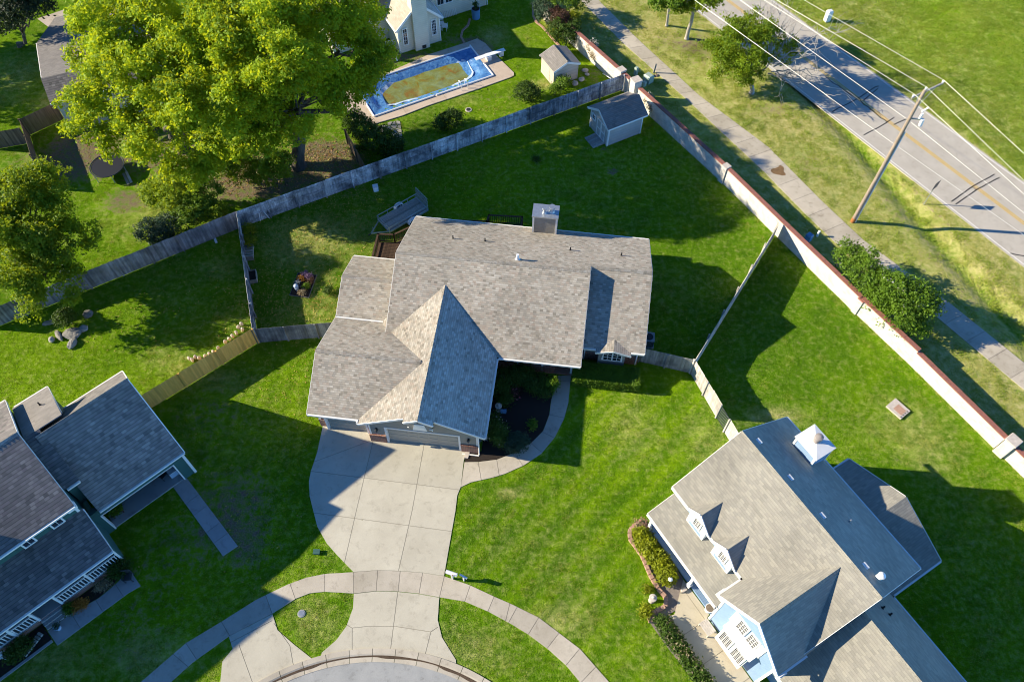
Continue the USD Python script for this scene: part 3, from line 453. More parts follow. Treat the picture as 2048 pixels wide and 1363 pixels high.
# ------------------------------------------------------------------ fences and the block wall
def fence(name, label, a, b, h=1.8, m='grey_fence', pw=0.138, gap=0.006, rails=None, posts=2.4, wav=0.03, post_m=None, cap=False, group=None, parent_ends=(True, True), z0=0.03, seed=1):
    """upright boards from a to b; rails = which side (+1 left of a->b) carries rails and posts"""
    a = np.array(a[:2], float); b = np.array(b[:2], float); L = np.linalg.norm(b - a); ang = math.degrees(math.atan2(*(b - a)[::-1]))
    t = thing(name, label, 'fence', (a[0], a[1], 0), ang, group)
    r = np.random.default_rng(seed); n = int(L / (pw + gap)); lean = 0
    for i in range(n):
        x = i * (L / n); step = int(x / posts); hh = h + wav * (meshkit.noise(np.array([step * 3.7 + seed, 0.5, 0])) - 0.5) * 4 + r.uniform(-1, 1) * wav * 0.4
        dy = r.uniform(-0.006, 0.006); w = L / n - gap
        MB().hexa([(x, -.009 + dy, z0), (x + w, -.009 + dy, z0), (x + w, .009 + dy, z0), (x, .009 + dy, z0)], [(x, -.009 + dy, hh - .02), (x + w, -.009 + dy, hh - .02), (x + w, .009 + dy, hh), (x, .009 + dy, hh)]).build(t, 'picket', m)
    sd = rails or 1; pm = post_m or m
    if rails:
        for zc in (0.3, 0.95 * h / 1.8, h - 0.28):
            MB().box(0, L, min(sd * .014, sd * .055), max(sd * .014, sd * .055), zc - .045, zc + .045).build(t, 'rail', pm)
    k = max(1, int(round(L / posts)))
    for i in range(k + 1):
        x = L * i / k
        if (i == 0 and not parent_ends[0]) or (i == k and not parent_ends[1]): continue
        off = sd * (.105 if rails else -.06)
        MB().box(x - .045, x + .045, off - .045, off + .045, -.1, h + .04).build(t, 'post', pm)
    return t
A_, B_, C_, D_, E_ = g2(472, 423, 1.8), g2(503, 657, 1.8), g2(1247.6, 148.4, 1.8), g2(1559, 446, 1.8), g2(1391, 719, 1.8)
fence('board_fence', 'long blue-grey weathered board fence with rails behind the back lawn', A_, C_, 1.8, 'blue_fence', rails=-1, seed=3)
fence('board_fence', 'narrow grey fence running down beside the fallen leaves', A_, B_, 1.75, 'blue_fence', rails=1, seed=5, parent_ends=(False, True))
fence('board_fence', 'dark grey wavy board fence left of the big tree', g2(-40, 628, 1.8), A_, 1.8, 'grey_fence', wav=0.06, seed=7)
fence('board_fence', 'new golden cedar board fence', g2(278, 793, 1.8), B_, 1.8, 'gold_fence', wav=0.02, seed=9)
fence('board_fence', 'short grey fence joining the golden fence to the house', B_, hl(-3.45, 7.9)[:2], 1.75, 'grey_fence', wav=0.03, seed=11)
fence('board_fence', 'thin grey side fence from the block wall to the front corner', D_, E_, 1.75, 'pale_fence', rails=-1, seed=13)
fence('board_fence', 'short grey fence beside the clipped hedge', hl(17.2, 8.3)[:2], E_, 1.75, 'grey_fence', seed=15)
fence('board_fence', 'pale sunlit angled fence with stepped top beside the front lawn', E_, g2(1444.8, 809.3, 1.8), 1.8, 'pale_fence', wav=0.05, seed=17)
fence('board_fence', 'short pale fence panel touching the right house', g2(1461, 838, 1.8), g2(1479, 869, 1.8), 1.8, 'pale_fence', seed=19)
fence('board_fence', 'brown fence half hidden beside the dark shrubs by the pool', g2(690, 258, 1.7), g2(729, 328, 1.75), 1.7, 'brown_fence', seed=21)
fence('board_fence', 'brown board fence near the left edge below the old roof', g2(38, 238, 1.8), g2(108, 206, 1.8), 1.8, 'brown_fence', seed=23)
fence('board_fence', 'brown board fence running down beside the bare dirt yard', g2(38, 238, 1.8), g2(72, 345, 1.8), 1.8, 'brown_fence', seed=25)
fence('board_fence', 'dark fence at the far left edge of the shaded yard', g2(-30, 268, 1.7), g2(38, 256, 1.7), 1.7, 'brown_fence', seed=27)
ga, gb = np.array(g2(1445.5, 812, 1.75)), np.array(g2(1460.5, 837, 1.75)); gl = np.linalg.norm(gb - ga)
t = thing('metal_gate', 'thin black metal bar gate between two pale fence panels', 'gate', (*ga, 0), math.degrees(math.atan2(*(gb - ga)[::-1])))
for z in (0.15, 1.6): MB().box(0.03, gl - 0.03, -.02, .02, z, z + .04).build(t, 'rail', 'dark_metal')
for i in range(9): MB().box(0.05 + i * (gl - 0.1) / 8 - .011, 0.05 + i * (gl - 0.1) / 8 + .011, -.011, .011, .08, 1.68).build(t, 'bar', 'galv')

def wall_run(a, b, h=1.62, label='', drop=0.0):
    a = np.array(a); b = np.array(b); L = np.linalg.norm(b - a); t = thing('block_wall', label, 'wall', (*a, 0), math.degrees(math.atan2(*(b - a)[::-1])), 'pale block wall along the road')
    MB().box(0, L, -.11, .11, -.1, h).build(t, 'block_face', 'white_block')
    n = max(2, int(L / 0.42))
    for i in range(n): MB().box(i * L / n + .004, (i + 1) * L / n - .004, -.17, .17, h, h + .085 + 0.006 * (i % 3)).build(t, 'cap_brick', 'cap_brick')
    return t
def pillar(p, label, w=0.62, h=1.9, rot=-55, capm='cap_stone', tilt=0):
    t = thing('wall_pillar', label, 'pillar', (*p, 0), rot, 'pillars of the block wall')
    MB().box(-w / 2, w / 2, -w / 2, w / 2, -.1, h - .1).build(t, 'shaft', 'white_block')
    MB().hexa([(-w / 2 - .06, -w / 2 - .06, h - .1), (w / 2 + .06, -w / 2 - .06, h - .1), (w / 2 + .06, w / 2 + .06, h - .1), (-w / 2 - .06, w / 2 + .06, h - .1)], [(-w / 2 - .03, -w / 2 - .03, h), (w / 2 + .03, -w / 2 - .03, h), (w / 2 + .03, w / 2 + .03, h), (-w / 2 - .03, w / 2 + .03, h)]).build(t, 'cap', capm)
wl = ['upper stretch of pale block wall above the fence end', None, 'stretch of block wall behind the grey shed', 'middle stretch of pale block wall along the back lawn', 'sunlit stretch of block wall beside the leafy roadside shrub', 'stretch of block wall under the roadside shrub branches', 'sunlit white lower stretch of block wall beside the right lawn', 'last stretch of block wall at the right edge of the photo']
wp = [np.array(p) for p in WALL]
def lerp(a, b, s): return a + (b - a) * s
wall_run(wp[0] + (wp[0] - wp[1]) * 1.0, lerp(wp[0], wp[1], 0.93), label=wl[0])
wall_run(lerp(wp[1], wp[2], 0.1), lerp(wp[1], wp[2], 0.42), label='tiny stretch of block wall between the two close pillars')
wall_run(lerp(wp[2], wp[3], -0.02), lerp(wp[2], wp[3], 0.98), label=wl[3]); wall_run(lerp(wp[3], wp[4], 0.03), wp[4], label='stretch of block wall between the stone pilaster and the side fence')
wall_run(wp[4], lerp(wp[4], wp[5], 0.985), label=wl[4]); wall_run(lerp(wp[5], wp[6], 0.01), wp[6], label=wl[5]); wall_run(wp[6], lerp(wp[6], wp[7], 0.95), h=1.42, label=wl[6]); wall_run(lerp(wp[7], wp[8], 0.04), wp[8], h=1.42, label=wl[7])
pillar(lerp(wp[0], wp[1], 0.985), 'block wall pillar with a flat tan cap at the end of the board fence', 0.6, 1.85)
pillar(lerp(wp[1], wp[2], 0.72), 'tall pale block wall pillar behind the roof of the grey shed', 0.72, 2.2, rot=-62)
pillar(wp[3], 'grey capped pilaster in the middle of the block wall', 0.5, 1.75)
pillar(wp[7], 'wide pale wall pillar near the right edge of the photo', 0.7, 1.85)
pillar(wp[5], 'narrow pilaster of the block wall beneath the leafy shrub', 0.44, 1.66, capm='cap_brick')

# ------------------------------------------------------------------ parts that all houses share
def eave_gutter(t, a, b, m='trim', w=0.12):
    a = np.array(a, float); b = np.array(b, float)
    MB().bar(a - [0, 0, .1], b - [0, 0, .1], w, .12).build(t, 'gutter', m)
def rake_board(t, a, b, m='trim', h=0.2, w=0.05):
    a = np.array(a, float); b = np.array(b, float); MB().bar(a - [0, 0, .12], b - [0, 0, .12], w, h).build(t, 'rake_board', m)
def gable(t, ax, lo, hi, e0, rd_, e1, m, caps=True, trim='trim', over=0.0, th=0.07, gut=(True, True), rakes=(True, True)):
    """a gable roof: ax 'x' = ridge along x; e0, rd_, e1 = (cross position, z) of eave, ridge, eave"""
    f = (lambda s, c: (s, c[0], c[1])) if ax == 'x' else (lambda s, c: (c[0], s, c[1]))
    out = []
    for k, e in enumerate((e0, e1)):
        out.append(MB().slab([f(lo, e), f(hi, e), f(hi, rd_), f(lo, rd_)], th).build(t, 'roof_plane', m))
        if gut[k]:
            d = np.sign(e[0] - rd_[0]) * .05
            eave_gutter(t, f(lo + .02, (e[0] + d, e[1])), f(hi - .02, (e[0] + d, e[1])), trim)
        for s, on in ((lo, rakes[0]), (hi, rakes[1])):
            if on: rake_board(t, f(s, (e[0], e[1])), f(s, (rd_[0], rd_[1])), trim)
    if caps:
        mb = MB(); n = max(1, int(abs(hi - lo) / 0.24))
        for i in range(n):
            s0, s1 = lo + (hi - lo) * i / n, lo + (hi - lo) * (i + 1) / n
            for e in (e0, e1):
                L = math.hypot(e[0] - rd_[0], e[1] - rd_[1]); q = (rd_[0] + (e[0] - rd_[0]) * .17 / L, rd_[1] + (e[1] - rd_[1]) * .17 / L)
                mb.poly([f(s0, (rd_[0], rd_[1] + .035)), f(s1, (rd_[0], rd_[1] + .02)), f(s1, (q[0], q[1] + .012)), f(s0, (q[0], q[1] + .028))])
        mb.build(t, 'ridge_cap', m)
    return out
def shell(t, ax, lo, hi, c0, c1, e0, rd_, e1, m, drop=0.16, name='wall', z0=-.05):
    """walls with gable ends below such a roof; c0..c1 is the wall span across"""
    z = lambda c: (e0[1] + (rd_[1] - e0[1]) * (c - e0[0]) / (rd_[0] - e0[0]) if c <= rd_[0] else e1[1] + (rd_[1] - e1[1]) * (c - e1[0]) / (rd_[0] - e1[0])) - drop
    prof = [(c0, z0), (c1, z0), (c1, z(c1)), (rd_[0], rd_[1] - drop), (c0, z(c0))]
    f = (lambda s, c: (s, c[0], c[1])) if ax == 'x' else (lambda s, c: (c[0], s, c[1]))
    A = [f(lo, c) for c in prof]; B = [f(hi, c) for c in prof]
    mb = MB()
    if ax == 'x': A, B = B, A
    mb.poly(A); mb.poly(B[::-1])
    for i in range(5): j = (i + 1) % 5; mb.poly([A[j], A[i], B[i], B[j]])
    return mb.build(t, name, m)
def window(t, face, c, z, w, h, depth=0.05, cols=3, rows=4, m='trim', sgn=-1, label=None, glass='glass'):
    """a window on a wall; face ('y', y0) or ('x', x0), outward = sgn"""
    ax, f0 = face
    def B(u0, u1, d0, d1, z0, z1, mb):
        d0, d1 = sorted((f0 + sgn * d0, f0 + sgn * d1))
        return mb.box(u0, u1, d0, d1, z0, z1) if ax == 'y' else mb.box(d0, d1, u0, u1, z0, z1)
    fr = MB(); b = 0.08
    for q in ((c - w / 2, c + w / 2, z, z + b), (c - w / 2, c + w / 2, z + h - b, z + h), (c - w / 2, c - w / 2 + b, z + b, z + h - b), (c + w / 2 - b, c + w / 2, z + b, z + h - b)): B(q[0], q[1], 0, depth + .03, q[2], q[3], fr)
    wp_ = fr.build(t, 'window', m, label)
    B(c - w / 2 + b, c + w / 2 - b, 0.002, depth - .02, z + b, z + h - b, MB()).build(wp_, 'pane', glass)
    mu = MB()
    for i in range(1, cols): u = c - w / 2 + b + (w - 2 * b) * i / cols; B(u - .012, u + .012, depth - .019, depth, z + b, z + h - b, mu)
    for i in range(1, rows): q = z + b + (h - 2 * b) * i / rows; B(c - w / 2 + b, c + w / 2 - b, depth - .019, depth + .002, q - .012, q + .012, mu)
    if mu.t: mu.build(wp_, 'muntin', m)
def vent_pipe(t, x, y, z, r=0.05, h=0.35, m='black', boot=True):
    p = MB().cyl((x, y), r, r, z - .1, z + h, 10)
    q = p.build(t, 'vent_pipe', m, smooth=40)
    if boot: MB().cyl((x, y), r * 2.4, r * 1.2, z - .06, z + .07, 10).build(q, 'boot', m)
def flue(t, x, y, z, r, h, m='galv', hat=1.6):
    q = MB().cyl((x, y), r * 1.6, r, z - .02, z + .12, 14).cyl((x, y), r, r, z + .1, z + h, 14).build(t, 'flue', m, smooth=40)
    MB().cyl((x, y), r * hat, r * hat, z + h + .03, z + h + .16, 16).cyl((x, y), r * hat, r * .4, z + h + .16, z + h + .2, 16).build(q, 'flue_cap', m, smooth=40)

# ------------------------------------------------------------------ the main house
H1 = thing('house', 'tan shingled single storey house in the middle with a garage gable', 'house', (HF[0], HF[1], 0), -6.21)
mainE0, mainR, mainE1 = (5.76, 2.7), (11.49, 5.55), (17.22, 2.7)
gable(H1, 'x', -0.12, 13.12, mainE0, mainR, mainE1, 'tan_shingle')
rgE0, rgR = (7.27, 2.7), (12.26, 5.12)
MB().slab([(13.0, 7.27, 2.7), (17.3, 7.27, 2.7), (17.3, 12.26, 5.13), (13.0, 12.26, 5.13)], .07).build(H1, 'roof_plane', 'tan_shingle', 'lower right front roof plane')
MB().slab([(13.1, 17.22, 2.7), (17.3, 17.22, 2.7), (17.3, 12.26, 5.166), (13.1, 12.26, 5.166)], .07).build(H1, 'roof_plane', 'tan_shingle')
mb = MB()
for i in range(18):
    s0, s1 = 13.13 + i * 0.231, 13.13 + (i + 1) * 0.231
    mb.poly([(s0, 12.26, 5.2), (s1, 12.26, 5.185), (s1, 12.42, 5.1), (s0, 12.42, 5.115)]); mb.poly([(s0, 12.26, 5.2), (s1, 12.26, 5.185), (s1, 12.1, 5.08), (s0, 12.1, 5.095)])
mb.build(H1, 'ridge_cap', 'tan_shingle')
eave_gutter(H1, (13.14, 7.22, 2.7), (17.28, 7.22, 2.7)); eave_gutter(H1, (13.14, 17.27, 2.7), (17.28, 17.27, 2.7)); rake_board(H1, (17.3, 7.27, 2.7), (17.3, 12.26, 5.13)); rake_board(H1, (17.3, 17.22, 2.7), (17.3, 12.26, 5.16))
shell(H1, 'x', 13.0, 17.05, 8.05, 16.7, rgE0, rgR, (17.22, 2.7), 'grey_siding'); MB().box(13.05, 17.08, 8.0, 8.05, 0, .95).build(H1, 'brick_base', 'red_brick')
shell(H1, 'x', 0.2, 12.85, 8.1, 16.7, mainE0, mainR, mainE1, 'grey_siding')
# front porch under the main eave
MB().box(7.2, 12.95, 6.55, 8.1, -.02, .17).build(H1, 'porch_floor', 'red_brick'); MB().box(8.6, 11.4, 6.6, 6.72, .17, .75).build(H1, 'porch_wall', 'red_brick')
MB().box(7.2, 13.0, 6.55, 6.75, 2.35, 2.62).build(H1, 'porch_beam', 'trim')
for x in (8.8, 10.54, 12.55): MB().box(x - .07, x + .07, 6.6, 6.74, .17, 2.4).build(H1, 'porch_post', 'trim')
MB().box(11.7, 12.6, 8.04, 8.1, .17, 2.2).build(H1, 'front_door', 'door_paint'); window(H1, ('y', 8.08), 9.7, 0.9, 1.6, 1.3)
# garage gable
gE0, gR, gE1 = (-0.58, 2.7), (3.5, 4.68), (7.54, 2.7)
MB().slab([(-0.58, -0.22, 2.7), (3.5, -0.22, 4.68), (3.5, 10.2, 4.68), (-0.58, 10.2, 2.7)], .07).build(H1, 'roof_plane', 'tan_shingle')
MB().slab([(7.54, -0.22, 2.7), (3.5, -0.22, 4.68), (3.5, 10.2, 4.68), (7.54, 6.5, 2.7)], .07).build(H1, 'roof_plane', 'tan_shingle')
zg = lambda x: 4.68 - abs(x - 3.5) * (.4853 if x < 3.5 else .49)
for xa, xb in ((2.55, 3.5), (4.42, 3.5)): MB().slab([(xa, -0.5, zg(xa) + .006), (xb, -0.5, 4.686), (xb, -0.16, 4.686), (xa, -0.16, zg(xa) + .006)], .08).build(H1, 'roof_plane', 'tan_shingle')
mb = MB()
for i in range(44):
    s0, s1 = -0.5 + i * 0.235, -0.5 + (i + 1) * 0.235
    if s1 < 9.85:
        for d in (-1, 1): mb.poly([(3.5, s0, 4.72), (3.5, s1, 4.705), (3.5 + d * .15, s1, 4.632), (3.5 + d * .15, s0, 4.647)])
mb.build(H1, 'ridge_cap', 'tan_shingle')
for xa, xb, y in ((-0.58, 2.55, -0.22), (7.54, 4.42, -0.22), (2.55, 3.5, -0.5), (4.42, 3.5, -0.5)): rake_board(H1, (xa, y - .02, zg(xa) if xa > -.5 else 2.7), (xb, y - .02, zg(xb)), 'trim', .17)
eave_gutter(H1, (7.58, -0.2, 2.7), (7.58, 5.9, 2.7))
# garage walls: front face built round its door opening
zz = lambda x: zg(x) - .16
fw = MB()
for pts in ([(0, .0), (1.0, 0), (1.0, 2.14), (1.0, zz(1.0)), (0, zz(0))], [(1.0, 2.14), (5.9, 2.14), (5.9, zz(5.9)), (3.5, zz(3.5)), (1.0, zz(1.0))], [(5.9, 0), (7.0, 0), (7.0, zz(7.0)), (5.9, zz(5.9)), (5.9, 2.14)]): fw.poly([(x, 0, z) for x, z in pts])
fw.poly([(0, 8, 0), (0, 0, 0), (0, 0, zz(0)), (0, 8, zz(0))]); fw.poly([(7.0, 0, 0), (7.0, 8, 0), (7.0, 8, zz(7)), (7.0, 0, zz(7))])
fw.build(H1, 'garage_wall', 'grey_siding')
def garage_door(t, x0, x1, y, h, n=4, m='garage_panel', rec=0.16):
    d = MB().box(x0, x1, y + rec, y + rec + .05, 0.0, h).build(t, 'garage_door', m); mb = MB()
    k = max(2, int((x1 - x0) / 0.62))
    for r in range(n):
        for i in range(k):
            u0 = x0 + (x1 - x0) * i / k + .07; u1 = x0 + (x1 - x0) * (i + 1) / k - .07; z0 = h * r / n + .07; z1 = h * (r + 1) / n - .07
            mb.box(u0, u1, y + rec - .014, y + rec - .0015, z0, z1)
    mb.build(d, 'door_panel', m)
    for a, b, z0, z1 in ((x0 - .13, x0, 0, h + .13), (x1, x1 + .13, 0, h + .13)): MB().box(a, b, y - .03, y + rec + .06, z0, z1).build(t, 'door_trim', 'trim')
    MB().box(x0, x1, y - .03, y + rec + .06, h, h + .13).build(t, 'door_trim', 'trim')
garage_door(H1, 1.13, 5.78, 0.0, 2.05)
for a, b in ((-.04, .98), (5.93, 7.04)):
    MB().box(a, b, -.09, -.002, 0, .95).build(H1, 'brick_pier', 'red_brick'); MB().box(a - .02, b + .02, -.12, -.001, .95, 1.02).build(H1, 'brick_sill', 'red_brick')
MB().box(-.09, -.041, -.09, .55, 0, .95).build(H1, 'brick_pier', 'red_brick')
for x in (-.02, 6.94): MB().box(x, x + .1, -.03, -.001, 1.02, 2.5).build(H1, 'corner_board', 'trim')
MB().tube([(7.05, -.09, 2.5), (7.1, -.09, 2.4), (7.1, -.09, .08), (7.1, -.2, .06)], .045, 6).build(H1, 'downspout', 'trim'); MB().box(6.0, 7.12, -.3, -.22, .0, .07).build(H1, 'downspout', 'trim')
for x in (.5, 6.45):
    l = MB().box(x - .06, x + .06, -.05, -.002, 1.6, 1.95).build(H1, 'wall_lamp', 'black'); MB().tube([(x, -.14, 1.6), (x, -.14, 1.85), (x, -.14, 1.93)], [.06, .1, .03], 8).build(l, 'lamp_shade', 'dark_metal')
# the boxed-out peak over the garage door, with its white louvre
MB().hexa([(2.75, -.42, 3.15), (4.25, -.42, 3.15), (4.25, -.002, 3.15), (2.75, -.002, 3.15)], [(2.75, -.42, 4.1), (4.25, -.42, 4.1), (4.25, -.002, 4.1), (2.75, -.002, 4.1)]).build(H1, 'peak_box', 'grey_siding')
MB().hexa([(3.08, -.46, 3.22), (3.98, -.46, 3.22), (3.98, -.423, 3.22), (3.08, -.423, 3.22)], [(3.22, -.46, 3.98), (3.84, -.46, 3.98), (3.84, -.423, 3.98), (3.22, -.423, 3.98)]).build(H1, 'gable_vent', 'trim')
for x in (2.8, 4.2): MB().hexa([(x - .06, -.2, 2.75), (x + .06, -.2, 2.75), (x + .06, -.004, 2.75), (x - .06, -.004, 2.75)], [(x - .06, -.47, 3.5), (x + .06, -.47, 3.5), (x + .06, -.424, 3.5), (x - .06, -.424, 3.5)]).build(H1, 'bracket', 'trim')
for x in (3.38, 3.58, 3.78): MB().box(x - .055, x + .055, -.03, -.004, 2.62, 2.74).build(H1, 'small_plaque', 'trim')
# third garage bay and the bedroom wing on the left
wE0, wR = (0.09, 2.7), (3.74, 4.48)
MB().slab([(-3.93, .09, 2.7), (3.0, .09, 2.7), (3.0, 3.74, 4.48), (-3.93, 3.74, 4.48)], .07).build(H1, 'roof_plane', 'tan_shingle')
MB().slab([(-3.93, 7.9, 2.44), (3.0, 7.9, 2.44), (3.0, 3.74, 4.48), (-3.93, 3.74, 4.48)], .07).build(H1, 'roof_plane', 'tan_shingle')
mb = MB()
for i in range(29):
    s0, s1 = -3.93 + i * 0.236, -3.93 + (i + 1) * 0.236
    for d, k in ((-1, .078), (1, .078)): mb.poly([(s0, 3.74, 4.525), (s1, 3.74, 4.51), (s1, 3.74 + d * .16, 4.44), (s0, 3.74 + d * .16, 4.455)])
mb.build(H1, 'ridge_cap', 'tan_shingle')
eave_gutter(H1, (-3.91, .04, 2.7), (-.66, .04, 2.7)); rake_board(H1, (-3.93, .09, 2.7), (-3.93, 3.74, 4.48)); rake_board(H1, (-3.93, 7.9, 2.44), (-3.93, 3.74, 4.48)); MB().bar((-.62, .05, 2.6), (-.62, -.2, 2.6), .1, .3).build(H1, 'fascia', 'trim')
shell(H1, 'x', -3.56, 0, .66, 7.9, wE0, wR, (7.9, 2.44), 'grey_siding', drop=.2)
MB().box(-3.58, -3.12, .585, .657, 0, .95).build(H1, 'brick_pier', 'red_brick'); MB().box(-3.64, -3.561, .585, 2.2, 0, .95).build(H1, 'brick_pier', 'red_brick'); MB().box(-3.6, -3.5, .6, .657, .95, 2.5).build(H1, 'corner_board', 'trim')
garage_door(H1, -3.0, -.42, .44, 2.05, rec=.16)
luE0, luR, luE1 = (7.68, 2.7), (10.32, 3.84), (12.96, 2.7)
gable(H1, 'x', -3.88, 0.35, luE0, luR, luE1, 'tan_shingle', rakes=(True, False))
shell(H1, 'x', -3.55, .25, 8.1, 12.5, luE0, luR, luE1, 'grey_siding')
# gablet with a window on the right block
d0 = 15.2
MB().slab([(14.02, 7.0, 2.66), (d0, 7.0, 3.03), (d0, 8.2, 3.03), (14.02, 7.5, 2.66)], .05).build(H1, 'roof_plane', 'tan_shingle'); MB().slab([(16.38, 7.0, 2.66), (d0, 7.0, 3.03), (d0, 8.2, 3.03), (16.38, 7.5, 2.66)], .05).build(H1, 'roof_plane', 'tan_shingle')
rake_board(H1, (14.0, 6.98, 2.66), (d0, 6.98, 3.03), 'trim', .14); rake_board(H1, (16.4, 6.98, 2.66), (d0, 6.98, 3.03), 'trim', .14)
for x in (14.15, 16.25): MB().box(x - .13, x + .13, 6.96, 7.22, 2.52, 2.62).build(H1, 'gutter', 'trim')
MB().prism([(14.3, 7.4), (16.1, 7.4), (16.1, 8.05), (14.3, 8.05)], 0, 2.6).build(H1, 'bay_wall', 'grey_siding')
wdw = MB().hexa([(14.5, 7.33, 1.25), (15.95, 7.33, 1.25), (15.95, 7.397, 1.25), (14.5, 7.397, 1.25)], [(14.62, 7.33, 2.45), (15.83, 7.33, 2.45), (15.83, 7.397, 2.45), (14.62, 7.397, 2.45)]).build(H1, 'window', 'trim')
for a, b in ((14.64, 15.17), (15.27, 15.81)): MB().box(a, b, 7.31, 7.329, 1.36, 2.36).build(wdw, 'pane', 'glass')
mb = MB()
for x in (14.9, 15.54): mb.box(x - .015, x + .015, 7.295, 7.309, 1.36, 2.36)
for z in (1.7, 2.03): mb.box(14.64, 15.17, 7.296, 7.308, z - .015, z + .015).box(15.27, 15.81, 7.296, 7.308, z - .015, z + .015)
mb.build(wdw, 'muntin', 'trim')
for x in (13.35, 16.95): MB().tube([(x, 7.25, 2.6), (x, 7.9, 2.3), (x, 7.96, 2.2), (x, 7.96, .1)], .045, 6).build(H1, 'downspout', 'trim')
# chimney
ch = MB().box(8.72, 10.46, 16.57, 17.7, -.05, 4.68).build(H1, 'chimney', 'grey_siding')
for x, y in ((8.69, 16.54), (10.36, 16.54), (8.69, 17.63), (10.36, 17.63)): MB().box(x, x + .13, y, y + .1, 2.4, 4.68).build(ch, 'corner_board', 'trim')
MB().box(8.64, 10.54, 16.5, 17.76, 4.68, 4.79).build(ch, 'chimney_cap', 'galv')
for x, y, r in ((9.5, 16.95, .12), (10.02, 17.12, .15)): MB().cyl((x, y), r * 1.5, r, 4.79, 4.92).cyl((x, y), r, r, 4.9, 5.2).cyl((x, y), r * 1.55, r * 1.55, 5.22, 5.34).build(ch, 'flue', 'galv', smooth=40)
for x, y in ((3.27, 14.25), (5.55, 14.35), (11.62, 14.27), (15.21, 14.21)): vent_pipe(H1, x, y, 2.7 + .497 * (17.22 - y), .045, .3)
vent_pipe(H1, 8.12, 12.1, 5.24, .1, .55, 'white_metal', boot=True)

# deck, railing and things round the main house
DK = thing('deck', 'dark brown timber deck with railings behind the main house', 'deck', (HF[0], HF[1], 0), -6.21)
deck_poly = sg.Polygon([(-2.9, 13.0), (-2.95, 16.2), (-1.75, 16.3), (0.4, 18.1), (5.05, 18.5), (5.12, 19.15), (7.7, 19.3), (7.7, 16.75), (0.25, 16.75), (0.25, 13.0)])
for i in range(72):
    x0 = -3.0 + i * 0.149
    q = deck_poly.intersection(sg.box(x0, 12.9, x0 + .141, 20))
    if q.area > .02: MB().prism(q, .5, .54).build(DK, 'floor_board', 'deck_wood')
MB().prism(deck_poly.buffer(-.05), .36, .5).build(DK, 'frame', 'deck_wood')
rail_pts = [(-2.9, 13.9), (-2.95, 16.2), (-1.75, 16.3), (0.4, 18.1), (5.05, 18.5), (5.12, 19.15), (7.7, 19.3), (7.72, 16.9)]
stair_pts = [[(-3.85, 13.85), (-2.95, 13.9)], [(-3.85, 13.0), (-3.85, 13.85)]]
for a, b in list(zip(rail_pts[:-1], rail_pts[1:])) + stair_pts[:1]:
    a, b = np.array(a), np.array(b); L = np.linalg.norm(b - a); d = (b - a) / L
    MB().bar((*a, 1.46), (*b, 1.46), .13, .04).build(DK, 'top_rail', 'deck_wood'); MB().bar((*a, .66), (*b, .66), .04, .08).build(DK, 'bottom_rail', 'deck_wood')
    for i in range(1, max(2, int(L / .14))): p = a + d * (L * i / max(2, int(L / .14))); MB().box(p[0] - .018, p[0] + .018, p[1] - .018, p[1] + .018, .66, 1.44).build(DK, 'baluster', 'deck_wood')
    for p in (a, b): MB().box(p[0] - .05, p[0] + .05, p[1] - .05, p[1] + .05, 0, 1.52).build(DK, 'post', 'deck_wood')
for i in range(3): MB().box(-3.85 + i * .3, -3.57 + i * .3, 13.05, 13.85, .12 * i, .14 + .12 * i).build(DK, 'step', 'deck_wood')
# utility trailer on the grass
TR = thing('utility_trailer', 'grey flatbed utility trailer with raised mesh ramp parked beside the deck', 'trailer', hl(-1.69, 19.12), 45.6 - 6.21)
for i in range(9): MB().box(-1.8, 1.8, -.76 + i * .169, -.76 + i * .169 + .16, .55, .6).build(TR, 'bed_plank', 'plank_grey')
for y in (-.8, .8): MB().box(-1.85, 1.85, y - .035, y + .035, .46, .62).build(TR, 'side_beam', 'galv'); MB().box(-1.85, 1.85, y - .022, y + .022, .98, 1.03).build(TR, 'side_rail', 'galv')
for x in (-1.82, 1.82): MB().box(x - .035, x + .035, -.8, .8, .46, .62).build(TR, 'end_beam', 'galv')
for x in (-1.8, -.9, 0.3, 1.0, 1.8):
    for y in (-.8, .8): MB().box(x - .02, x + .02, y - .02, y + .02, .6, 1.0).build(TR, 'stake', 'galv')
MB().box(-1.83, -1.79, -.8, .8, .98, 1.03).build(TR, 'front_rail', 'galv')
for i in range(9): MB().box(1.83, 1.86, -.78 + i * .19, -.76 + i * .19, .62, 1.75).build(TR, 'ramp_bar', 'galv')
for z in (.66, 1.0, 1.4, 1.72): MB().box(1.862, 1.89, -.8, .8, z, z + .035).build(TR, 'ramp_bar', 'galv')
for i in range(14): MB().box(1.835, 1.845, -.78, .78, .7 + i * .072, .72 + i * .072).build(TR, 'ramp_mesh', 'plank_grey')
MB().bar((-1.82, -.7, .5), (-3.0, 0, .5), .07, .09).build(TR, 'tongue', 'galv'); MB().bar((-1.82, .7, .5), (-3.0, 0, .5), .07, .09).build(TR, 'tongue', 'galv'); MB().tube([(-3.0, 0, .45), (-3.25, 0, .45)], .05, 8).build(TR, 'coupler', 'dark_metal'); MB().tube([(-2.7, .12, .1), (-2.7, .12, .9)], .03, 8).build(TR, 'jack', 'galv')
